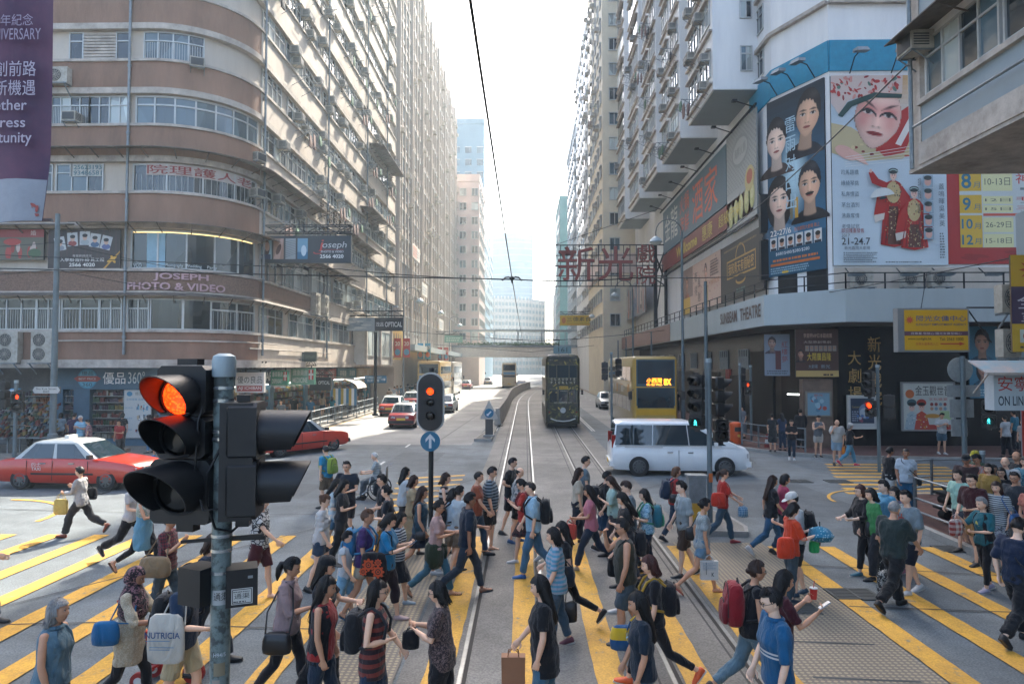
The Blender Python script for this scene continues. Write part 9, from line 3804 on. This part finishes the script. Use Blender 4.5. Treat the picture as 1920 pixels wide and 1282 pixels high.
I=Pn('woman in a pink T-shirt with very long hair and a red plastic bag',1107,907,1.6,178,skin=2,hair='vlong',top='#b06a74',slv=.38,btm=('jeans','#1d2a3a'),walk=.9,armL=(14,8,72,8),look=18,shoes=('sneaker','#9a8a70'))
hbag(I,'translucent red plastic bag of the pink T-shirt woman','#b5473a',s=1,w_=.26,h=.3,strap=.1,name='plastic_bag')
phone(I,'phone of the pink T-shirt woman',-1)
bpk(Pn('woman with short hair in a black T-shirt and dark denim skirt',1132,885,1.6,0,skin=1,hair='short',top='#16171a',slv=.42,btm=('skirt','#25405a/d/#1d3348',.4),walk=.35,armR=FRONT,look=16,shoes=('sneaker','#24262a')),'black rucksack between the pink T-shirt and the denim skirt','#1b1d20')
I=Pn('stocky man in sunglasses, olive vest and denim shorts',1171,974,1.68,180,fem=False,skin=2,hair='short',hc='k',top='#34352a',slv=0,btm=('shorts','#47565e/d/#37454d',.95),walk=.35,glasses='sun',fat=1.18,armL=(6,14,10,6),armR=(50,8,120,20),shoes=('sneaker','#20262c'))
sbag(I,'black pouch slung across the olive vest man','#17181a',s=-1,w_=.26,h=.26,across=True,x=.1,z=-.08)
I=Pn('woman with short hair in dark clothes and dark backpack behind the sunglasses man',1176,957,1.55,178,skin=1,hair='bob',top='#1b1c20',btm=('tight','#1b1c20'),walk=.6,shoes=('sneaker','#b5b5b2'))
bpk(I,'dark rucksack just behind the sunglasses man','#1e2024')
Pn('man with brown hair in a grey T-shirt bending his head',1178,903,1.68,182,fem=False,skin=4,hair='short',hc='b',top='#5f6c72',btm=('jeans','#2c3a48'),walk=.3,look=28,extra=dict(print=('NY','#2c343a',.7)))
Pn('woman with long black hair in black, looking down, left of the patterned girl',1170,924,1.6,180,skin=1,hair='vlong',top='#17181b',btm=('jeans','#2a3440'),walk=.4,look=24,armL=FRONT)
D.objects[[o.name for o in D.objects if o.get('label','').startswith('woman with long black hair in black, looking')][0]]['label']='woman with long black hair in black, looking down beside the teal backpack'
I=Pn('girl in a blue and white patterned T-shirt and dark jeans',1210,918,1.55,180,skin=1,hair='vlong',top='#3f7f9c/f/#9ab8c4/20',slv=.4,btm=('jeans','#1f2c3c'),walk=.2,armL=FRONT,look=12)
bpk(I,'teal and green backpack of the blue patterned girl','#2a6a78','#3f8a6a')
I=Pn('woman with cropped red brown hair in a black T-shirt and neon trainers',1221,1034,1.58,180,skin=1,hair='bob',hc='r',top='#15161a',slv=.4,btm=('tight','#16171b'),walk=.95,ph=-1,shoes=('sneaker','#d0582a'),armL=HANG)
bpk(I,'black backpack with mustard straps on the red haired woman','#1a1b1e','#1a1b1e',.95,trim='#a5822c')
I=Pn('woman with long black hair in a navy T-shirt nearest the frame bottom',1201,1110,1.58,180,skin=2,hair='vlong',top='#14222e',slv=.42,btm=('jeans','#27485e'),walk=.3,armL=(2,10,14,5),extra=dict(print=('*','#8aa6b0',.5)))
sbag(I,'blue and yellow nylon bag under the arm of the navy T-shirt woman','#1f4a72/h/#c2a02a/4',s=-1,w_=.34,h=.26,x=.14,z=.1)
I=Pn('woman with a brown bob in a red hooded top',1261,875,1.6,0,skin=1,hair='bob',hc='l',top='#962a28',slv=.9,btm=('jeans','#25384a'),walk=.45)
bpk(I,'navy backpack slung low behind the grey T-shirt man','#1d2c40','#24344a')
sbag(I,'black handbag of the red hooded woman',BLK,s=-1,w_=.26,h=.2,z=.02,x=-.05,leather=True)
I=Pn('young man in a grey T-shirt and brown shorts',1279,903,1.7,186,fem=False,skin=4,hair='short',top='#8a9495',slv=.45,btm=('shorts','#3f3229',.95),walk=.35,armL=(-10,10,10,4),armR=(10,8,20,4),look=10,shoes=('sneaker','#1d2024'),extra=dict(print=('||','#2c3a44',.4)))
I=Pn('woman with a ponytail in a grey T-shirt and denim shorts with a white carrier',1311,932,1.6,0,skin=2,hair='tied',top='#8f9899/f/#7d8788/30',slv=.36,btm=('shorts',LDEN,.5),walk=.75,armR=(-3,8,16,6),shoes=('sandal','#a5463c'),look=14)
hbag(I,'white paper carrier bag with black print by the red sandals','#b9b9b4',s=-1,w_=.3,h=.32,d_=.1,box=True,strap=.1,name='paper_bag',draw=lambda a,w_,h:(a.rect(w_*.28,h*.3,w_*.31,h*.95,'#3a4044'),a.lines(w_*.1,h*.55,w_*.9,h*.95,5,'#8a9ca6',4),a.text('K',w_*.6,h*.2,w_*.75,h*.42,'#22262a',.02)))
sbag(I,'small black bucket bag of the white carrier woman',BLK,s=1,w_=.26,h=.24,z=0,x=-.1,leather=True)
I=Pn('woman with a ponytail in a bright red T-shirt and jeans by the refuge signal',1349,877,1.62,0,skin=1,hair='pony',hc='b',top='#a82c22',slv=.4,btm=('jeans','#38505f'),walk=.75,armR=(24,8,30,6),armL=(40,6,20,4),shoes=('sneaker','#7d2024'))
sbag(I,'glossy red tote of the red T-shirt woman','#b53626',s=-1,w_=.34,h=.3,z=.02,x=-.16)
hbag(I,'blue wrapped packet held by the red T-shirt woman','#3f6f8c/k/#8fa6b5/20',s=-1,w_=.22,h=.22,strap=.02,name='packet',cat='packet')
I=Pn('woman with waist long brown hair in a black T-shirt and jeans',1438,889,1.62,0,skin=2,hair='vlong',hc='b',top='#17191c',slv=.4,btm=('jeans','#2c526c'),walk=.8,armR=(14,8,30,8),shoes=('sneaker','#b0b0ae'))
Pn('woman with a curly bob in a bright pink top',1461,888,1.6,0,skin=2,hair='bob',top='#a83a58',slv=.45,btm=('jeans','#2a3c4c'),walk=.4)
I=Pn('man in a white cap and white T-shirt with a black backpack',1484,924,1.68,180,fem=False,skin=1,hair='crop',top='#a9b0b0',btm=('shorts','#23272c',.9),walk=.2,cap='#b9bab6',armL=(26,8,84,24),look=20,shoes=('sneaker','#2a4050'))
bpk(I,'black backpack of the white cap man','#191b1e')
I=Pn('woman with a black bob in a vivid orange T-shirt',1474,943,1.6,4,skin=4,hair='bob',top='#c23f1c',slv=.45,btm=('jeans','#37464e'),walk=.15,armR=(22,8,80,20),armL=(26,6,80,16),look=22,shoes=('sneaker','#24303c'))
sbag(I,'square orange cooler bag of the orange T-shirt woman','#c23a1c',s=-1,w_=.3,h=.34,d_=.12,z=-.05,x=-.22)
t=_thing('folded_umbrella','teal dotted umbrella half folded in the hands of the orange T-shirt woman','umbrella',I)
b=MB()
p=I['palm'][-1]
rr2=random.Random(3)
b.loft([[p+Vc((.05+r_*math.cos(2*PI*q/18)*(1+.25*rr2.uniform(-1,1)),.05+r_*math.sin(2*PI*q/18)*(1+.25*rr2.uniform(-1,1)),z))for q in range(18)]for z,r_ in((-.14,.05),(-.1,.16),(-.02,.2),(.07,.15),(.12,.03))])
b.build('canopy',cmat('#1f6f8c/o/#9ab8bf/24'),t,smo=50)
b=MB()
b.tube([p+Vc((.05,.05,-.2)),p+Vc((.05,.05,.2))],.01,6)
b.build('shaft',btr,t)
hbag(I,'small bright green pouch hanging from the orange T-shirt woman','#2aa05a',s=1,w_=.17,h=.2,strap=.18)
I=Pn('woman with a dark ponytail in a black top carrying a big red backpack',1403,1046,1.62,-2,skin=2,hair='tied',hc='b',top='#17181b',slv=.12,btm=('jeans','#5f7884/d/#4c636e'),walk=.75,ph=-1,glasses='thin',fat=1.12,armR=HANG,look=2)
bpk(I,'big dark red sports backpack with black trim','#7d1a22','#6a161e',1.15,trim='#1a1a1c')
I=Pn('woman with dark hair in a maroon top holding a red cup',1453,1068,1.6,-4,skin=2,hair='vlong',top='#3d161e',slv=.4,btm=('trousers','#1d1a1c'),walk=.35,armR=(30,10,100,6),armL=(30,8,98,-6),look=8)
t=_thing('paper_cup','red and white paper cup with a straw held up by the maroon top woman','cup',I)
p=I['palm'][1]+Vc((.02,-.02,.03))
b=MB()
b.cyl(p+Vc((0,0,-.06)),p+Vc((0,0,.06)),.033,.043,18)
b.build('cup',mat('cup_red','#b02a22',.4),t,smo=40)
b=MB()
b.cyl(p+Vc((0,0,.061)),p+Vc((0,0,.072)),.046,.044,18)
b.build('lid',mat('cup_lid','#bfbfba',.4),t,smo=40)
b=MB()
b.cyl(p+Vc((0,0,.07)),p+Vc((.01,0,.15)),.004,n=6)
b.build('straw',MATS['cup_red'],t)
phone(I,'phone of the maroon top woman beside the red cup',-1,'#a5a8aa')
I=Pn('man with glasses in a royal blue polo with white chest stripes',1447,1103,1.70,181,fem=False,skin=4,hair='short',top='#145076',slv=.5,btm=('jeans','#22405a'),walk=.25,glasses='thin',armL=(2,10,10,6),look=16,extra=dict(collar=1))
t=MB()
for z in(.215,.25):
 t.loft([[I['tp'](zz,sh_+0)+Vc((math.sin(q)*0,0,0))+Vc((0,1,0))*((w_*1.0+.034)*math.cos(q))+Vc((1,0,0))*((d_+.034)*math.sin(q))for q in[2*PI*j/28 for j in range(28)]]for zz in(z,z+.018)for _z,w_,d_,sh_ in(I['interp'](zz),)],cap=False)
o=t.build('shirt_print',mat('print_white','#b9bcbc',.8),I['root'],smo=60)
o.scale=(I['k'],)*3
I=Pn('woman with short red tinted hair and glasses in loose black clothes',1607,908,1.62,183,skin=4,hair='bob',hc='r',top='#131417',slv=.75,loose=1.35,hem=.1,btm=('tight','#141518'),walk=.45,glasses='thin',fat=1.22,armL=(22,18,60,4),armR=(20,10,50,6),look=4,shoes=('sneaker','#2a5a6a'))
sbag(I,'black leather bag of the woman in loose black clothes','#15161a',s=1,w_=.26,h=.28,z=-.1,x=.02,across=True,leather=True)
Pn('person with dark hair and a lime scarf behind the woman in loose black',1626,915,1.6,184,skin=1,hair='bob',top='#3f7f4a',btm=('trousers','#2a2c30'),walk=.3)
Pn('man with floppy black hair in a sky blue shirt',1650,900,1.68,183,fem=False,skin=4,hair='short',top='#5f9ab5',slv=.9,btm=('trousers','#23282e'),walk=.4,extra=dict(collar=1))
I=Pn('grey haired man in a dark green T-shirt and black trousers, seen from behind',1660,935,1.70,28,fem=False,skin=2,hair='crop',hc='g',top='#22302f',slv=.5,btm=('trousers','#17191b'),walk=.8,fat=1.14,armR=(30,8,15,4),armL=(6,10,10,4),shoes=('shoe','#17181a'),look=10)
hbag(I,'white tote with black leaf print carried by the grey haired man','#b0b2ae/f/#2a2c2e/14',s=1,w_=.36,h=.42,d_=.12,strap=.22)
Pn('young man in a grey T-shirt with a red print and white trainers',1690,919,1.70,190,fem=False,skin=1,hair='short',top='#6f7c80',slv=.48,btm=('shorts','#1a202a',.95),walk=.35,shoes=('sneaker','#b9bab8'),armL=(-6,8,14,4),extra=dict(print=('#','#8f3a2c',.8)),fat=1.06)
Pn('woman with black hair in pink shoes behind the red print man',1669,912,1.58,185,skin=1,hair='long',top='#5f5a6a',btm=('trousers','#2a2a30'),walk=.3,shoes=('sneaker','#a56a7a'))
I=Pn('woman in black with white shorts at the corner behind the curved railing',1655,838,1.6,8,skin=3,hair='tied',top='#1b1c1f',slv=.4,btm=('shorts','#a9aaa6',.6),walk=.1,gz=.14,armR=FRONT,fat=1.12)
hbag(I,'blue bag of the white shorts woman at the corner railing','#27466a',s=-1,w_=.28,h=.3,strap=.02)
I=Pn('woman in a white T-shirt at the corner behind the curved railing',1686,841,1.62,250,skin=3,hair='tied',top='#a9b3ba',slv=.4,btm=('jeans','#2c5a78'),walk=.1,gz=.14,fat=1.1)
sbag(I,'black bag across the white T-shirt at the corner railing',BLK,s=1,w_=.26,h=.2,across=True)
I=Pn('man with glasses in a maroon polo and khaki shorts with a drink bottle',1809,888,1.72,200,fem=False,skin=1,hair='short',top='#371318',slv=.5,btm=('shorts','#94703f',.85),walk=.3,glasses='thin',armL=(12,10,70,20),armR=(10,8,20,6),fat=1.06,extra=dict(collar=1),shoes=('shoe','#1d1f22'))
t=_thing('drink_bottle','clear bottle with red cap hanging from the maroon polo man','bottle',I)
p=I['palm'][-1]
b=MB()
b.loft([ring3(p+Vc((0,0,z)),Vc((1,0,0)),Vc((0,1,0)),r_,r_,12)for z,r_ in((-.2,.03),(-.19,.034),(-.05,.034),(-.01,.014),(.02,.013))])
b.build('bottle',mat('bottle_pet','#8d7a62',.15),t,smo=50)
b=MB()
b.cyl(p+Vc((0,0,.02)),p+Vc((0,0,.04)),.015,n=10)
b.build('lid',MATS['cup_red'],t)
I=Pn('older woman with permed grey hair in a teal T-shirt and black vest',1827,931,1.56,190,skin=1,hair='short',hc='g',top='#1d5a62',slv=.48,btm=('tight','#16171a'),walk=.25,armL=(14,10,74,26),armR=(40,10,90,10),extra=dict(vest='#17181b',print=('^','#c2b04a',.5)),shoes=('sneaker','#8f8a9a'),fat=1.06)
hbag(I,'red checked carrier behind the teal T-shirt woman','#8d3a34/k/#b5b0a8/10',s=-1,w_=.26,h=.3,strap=.1)
I=Pn('woman in a fine white striped T-shirt with a blue shoulder bag',1852,901,1.62,215,skin=1,hair='long',hc='b',top='#a5acac/h/#3f4a52/26',slv=.42,btm=('skirt','#1b1e24/f/#8a8f92/20',.42),walk=.25)
sbag(I,'royal blue handbag of the striped T-shirt woman near the frame edge','#1f4f7c',s=1,w_=.36,h=.26,z=-.05,leather=True)
Pn('woman with glasses in a dark dotted blouse in the waiting crowd',1861,875,1.62,220,skin=1,hair='long',top='#1d1e22',btm=('trousers','#202226'),walk=.1,glasses='thin',gz=.0)
Pn('bald man in a white T-shirt in the waiting crowd',1868,856,1.68,225,fem=False,skin=1,hair='bald',top='#b0b3b2',btm=('trousers','#3a3f44'),walk=.1,gz=.14)
I=Pn('woman in a teal printed T-shirt and black trousers, white shoes',1902,855,1.66,235,skin=1,hair='bob',top='#1c5468/f/#5f8a96/12',slv=.5,btm=('trousers','#16181b'),walk=.2,gz=.14,shoes=('sneaker','#b0b0ae'))
I=Pn('man in a navy T-shirt with white trim looking at a blue phone',1884,966,1.72,25,fem=False,skin=4,hair='short',top='#16243a',slv=.5,btm=('trousers','#15181c'),walk=.75,armR=(26,8,92,16),look=26,shoes=('shoe','#17181a'),fat=1.04)
phone(I,'blue cased phone held up at the frame edge',-1,'#2a7aa0')
sbag(I,'black cross body bag of the navy T-shirt man',BLK,s=-1,w_=.32,h=.24,z=-.12,across=True)
I=Pn('man in a dark cap and brown sleeve top in the waiting crowd',1797,852,1.68,230,fem=False,skin=3,hair='crop',top='#3a2a2a',slv=.9,btm=('trousers','#26282c'),walk=.1,cap='#1d1f22',gz=.14)
Pn('man with bent head in a grey print T-shirt holding the cardboard',1819,851,1.7,200,fem=False,skin=3,hair='short',top='#7d8384/f/#9a5a44/10',btm=('trousers','#2c2e32'),walk=.1,gz=.14,look=30,armL=(30,10,50,5))
Pn('person in a yellow and green cap, only the head showing, in the waiting crowd',1815,845,1.62,210,skin=2,hair='long',top='#3a4a3a',cap='#a59a2a/o/#3f6a3a/20',btm=('trousers','#24262a'),walk=0,gz=.14)
Pn('man with a shaved head at the back of the waiting crowd',1891,846,1.72,200,fem=False,skin=2,hair='bald',top='#2a2c30',btm=('trousers','#2a2c30'),walk=.1,gz=.14)
Pn('boy in a pale hood in the middle of the waiting crowd',1846,870,1.5,230,fem=False,skin=2,hair='short',top='#7d97a6',btm=('trousers','#2a2c30'),walk=.1,gz=.14)
for lab,u,v,H,fc,kw in(('woman in a mustard cardigan squeezed in the waiting crowd',1838,868,1.58,215,dict(hair='bob',top='#94763a',slv=.9,btm=('trousers','#2a2c30'),gz=.14)),('man in a charcoal shirt and glasses by the frame edge behind the striped T-shirt',1886,884,1.7,210,dict(fem=False,hair='short',top='#33383c',btm=('trousers','#1d1f22'),glasses='thin')),('woman in a coral blouse at the frame edge behind the navy T-shirt man',1914,902,1.6,205,dict(hair='long',top='#b5705e',btm=('jeans','#2c3a4c'))),('youth in a mint T-shirt stepping off the kerb behind the maroon polo',1784,880,1.64,195,dict(fem=False,hair='short',top='#8fb5a5',btm=('shorts','#3a3f48',.85),walk=.4)),('woman in a sand coloured dress walking behind the teal vest woman',772,893,1.6,5,dict(hair='bob',hc='b',top='#a89878',btm=('dress','#a89878',.5),walk=.5)),('man in a rust T-shirt crossing behind the navy polo man',893,884,1.7,2,dict(fem=False,hair='crop',top='#8a4a32',btm=('jeans','#2f4357'),walk=.6)),('woman in a mint blouse with a phone between the cream blouse and the pink T-shirt',1148,893,1.58,180,dict(hair='long',hc='b',top='#94b0a6',slv=.5,btm=('trousers','#3a3c42'),walk=.5,armL=HOLD,look=24))):
 Pn(lab,u,v,H,fc,skin=PEOPLE_N%3,**{'walk':.1,**kw})
for args in(('woman in a dark dress standing by the theatre entrance rail',1443,776,1.6,80,dict(hair='tied',top='#25282a',btm=('skirt','#25282a',.45),walk=.1)),('woman with dark hair in a blue blouse by the theatre signal post',1461,775,1.6,100,dict(hair='long',top='#2a3a52',btm=('jeans','#24364a'),walk=.1)),('girl in a black T-shirt leaning by the theatre signal post',1478,787,1.55,250,dict(hair='long',top='#1b1b1f',btm=('jeans','#23303e'),walk=.3,armL=FRONT,armR=FRONT,shoes=('sneaker','#b0b0ae'))),('tall man in a black suit with a blue lining at the theatre wall',1495,768,1.72,80,dict(fem=False,hair='short',top='#191a1d',slv=.95,btm=('trousers','#17181a'),walk=.15)),('man in a grey vest and white shorts reading a phone outside the theatre',1527,779,1.66,265,dict(fem=False,hair='short',top='#5f6468',slv=0,btm=('shorts','#a9a79f',.75),walk=.1,armL=HOLD,armR=HOLD,look=24,shoes=('sneaker','#1d1f22'))),('bald man in striped shorts rubbing his face outside the theatre',1561,787,1.66,262,dict(fem=False,hair='bald',hc='g',top='#a9a9a4',slv=.45,btm=('shorts','#5f7d92/v/#8fa6b5/24',.85),walk=.1,armR=(40,12,125,20),fat=1.12)),('woman in a white cap and pink shoes walking past the theatre',1584,792,1.58,-5,dict(hair='bob',hc='g',top='#191a1d',btm=('jeans','#4f86a0'),walk=.75,armR=(28,8,70,20),cap='#b5b5b0',shoes=('sneaker','#c23a52'))),('man in a white T-shirt and denim shorts leaning on the opera poster',1753,774,1.70,268,dict(fem=False,hair='short',top='#b0b2b0',btm=('shorts','#47606f',.85),walk=.15,armL=HOLD,armR=HOLD,look=24,shoes=('sneaker','#b9bab6'))),('person in a white T-shirt under the ON LING sign, back turned',1870,779,1.66,100,dict(hair='short',top='#a9aeb0',btm=('trousers','#1d1f23'),walk=.2,armR=(20,8,50,10))),('person in a teal T-shirt under the ON LING sign',1887,770,1.74,120,dict(fem=False,hair='short',top='#2f6f82',btm=('trousers','#26282c'),walk=.1)),('person in a pale top at the frame edge under the ON LING sign',1902,786,1.6,200,dict(hair='bob',top='#a59f98',btm=('trousers','#3a3a3c'),walk=.1)),('person in a dark shirt inside the theatre entrance, nearest the doorway',1390,762,1.6,200,dict(hair='bob',top='#6a6f74',btm=('skirt','#5f6468',.6),walk=.1))):
 lab,u,v,H,fc,kw=args
 I=Pn(lab,u,v,H,fc,gz=.14,**kw)
 if 'striped shorts' in lab:
  hbag(I,'orange plastic bag beside the striped shorts man','#c2701e',s=1,w_=.24,h=.28,strap=.08,name='plastic_bag')
for lab,u,v,H,fc,Y_,kw in(('person in a plum T-shirt with the back turned at the grocery shelves',130,776,1.66,90,28.6,dict(fem=False,hair='short',top='#33203a',btm=('trousers','#2a2c30'))),('white haired man in a pale blue striped shirt outside the grocery',145,790,1.66,265,27.3,dict(fem=False,hair='crop',hc='w',top='#6f9fb8/h/#8fb3c4/10',btm=('trousers','#4a4f54'),armL=HOLD,armR=HOLD,look=26)),('boy in a printed shirt bending over goods outside the grocery',160,801,1.5,200,27.2,dict(fem=False,hair='short',top='#a59f9a/f/#7d3a4a/14',btm=('trousers','#33363a'),look=30)),('boy in a red and black sports shirt at the grocery doorway',219,800,1.5,255,27.0,dict(fem=False,hair='short',top='#8d2422',btm=('trousers','#1d1e21'),armL=HOLD2,armR=HANG)),('person in dark clothes just behind the red sports shirt boy',223,789,1.6,100,29.6,dict(hair='bob',top='#1d1f23',btm=('trousers','#1d1f23'))),('woman in a dark headscarf by the white product poster',276,782,1.6,200,28.6,dict(hair='none',top='#2a2426',slv=.9,btm=('jeans','#4f7ca0'),extra=dict(scarf='#2a2426'))),('man in a pale blue T-shirt and brown shorts by the white product poster',290,779,1.70,160,27.4,dict(fem=False,hair='crop',hc='b',top='#a3b5bd',btm=('shorts','#5a4c40',.8),shoes=('sneaker','#1f7fb0'))),('stall seller in dark clothes among the toys',47,783,1.6,270,29.2,dict(hair='long',top='#191b1e',btm=('trousers','#191b1e'),look=30,armL=FRONT)),('shopper reaching to the grocery shelves',88,787,1.6,80,29.8,dict(hair='short',top='#3f4a52',btm=('trousers','#2a2c30'),armR=(70,8,30,5))),('shopper in white by the toy rack',105,790,1.58,110,29.8,dict(hair='bob',top='#8a9aa3',btm=('trousers','#2f3236')))):
 Pn(lab,u,v,H,fc,gz=.14,Y=Y_,walk=.15,skin=PEOPLE_N%3,**kw)
PT=['white','grey','blue','black','teal','tan']
PC=['#a9b0b2','#6a7074','#35607a','#1d1f23','#2f6a74','#94806a']
rq=random.Random(12)
for i in range(22):
 Y_=37+i*2.4+rq.uniform(-.6,.6)
 X_=-13.0-rq.uniform(.2,1.9)if Y_<62 else-12.8+rq.uniform(0,.3)
 Pn('pedestrian in the crowd on the sunny shop pavement',xyz=(X_,Y_,.14),H=rq.uniform(1.55,1.75),face=rq.choice((90,270,80,260)),fem=rq.random()<.5,skin=rq.choice((0,1,2)),hair=rq.choice(('short','short','bob','long')),top=PC[i%6],btm=(rq.choice(('trousers','jeans','shorts')),rq.choice(('#24282c','#2f4357','#4a4a48'))),walk=rq.uniform(.1,.6),group='pedestrians on the sunny shop pavement')
for i in range(6):
 Y_=48+i*7
 Pn('distant pedestrian on the shaded theatre pavement',xyz=(11.2+rq.uniform(0,1),Y_,.14),H=rq.uniform(1.55,1.75),face=rq.choice((90,270)),fem=rq.random()<.5,skin=1,hair='short',top=PC[(i*2+1)%6],btm=('trousers','#24282c'),walk=.4,group='distant pedestrians on the theatre pavement')
tc0=at(318,1180,8.25)
t=empty('tricycle',(tc0.x,tc0.y,0))
tag(t,'red child tricycle pushed in front of the headscarf woman','tricycle')
for dx,dy,r in((.32,0,.13),(-.25,.17,.1),(-.25,-.17,.1)):
 b=MB()
 b.cyl((dx,dy-.025,r),(dx,dy+.025,r),r,n=20)
 wq=b.build('wheel',mat('trike_wheel','#8d1f1c',.5),t,smo=40)
 b=MB()
 b.cyl((dx,dy-.03,r),(dx,dy+.03,r),r*.5,n=16)
 b.build('hub',plate_w,wq,smo=40)
b=MB()
b.tube([(.32,0,.13),(.24,0,.5),(.2,0,.62)],.022,8)
b.tube([(.2,-.17,.62),(.2,.17,.62)],.018,8)
b.tube([(.22,0,.42),(0,0,.3),(-.25,0,.14)],.025,8)
b.tube([(-.25,-.17,.1),(-.25,.17,.1)],.018,8)
b.tube([(-.25,0,.2),(-.45,0,.7),(-.62,0,.98)],.018,8)
b.build('frame',mat('trike_red','#a8241c',.4),t,smo=60)
b=MB()
b.loft([ring3(Vc((-.1,0,z)),Vc((1,0,0)),Vc((0,1,0)),a_,c_,14)for z,a_,c_ in((.32,.1,.1),(.36,.17,.15),(.4,.16,.14))])
b.box(-.28,-.25,-.14,.14,.38,.62)
b.build('seat',mat('trike_red',''),t,smo=40)
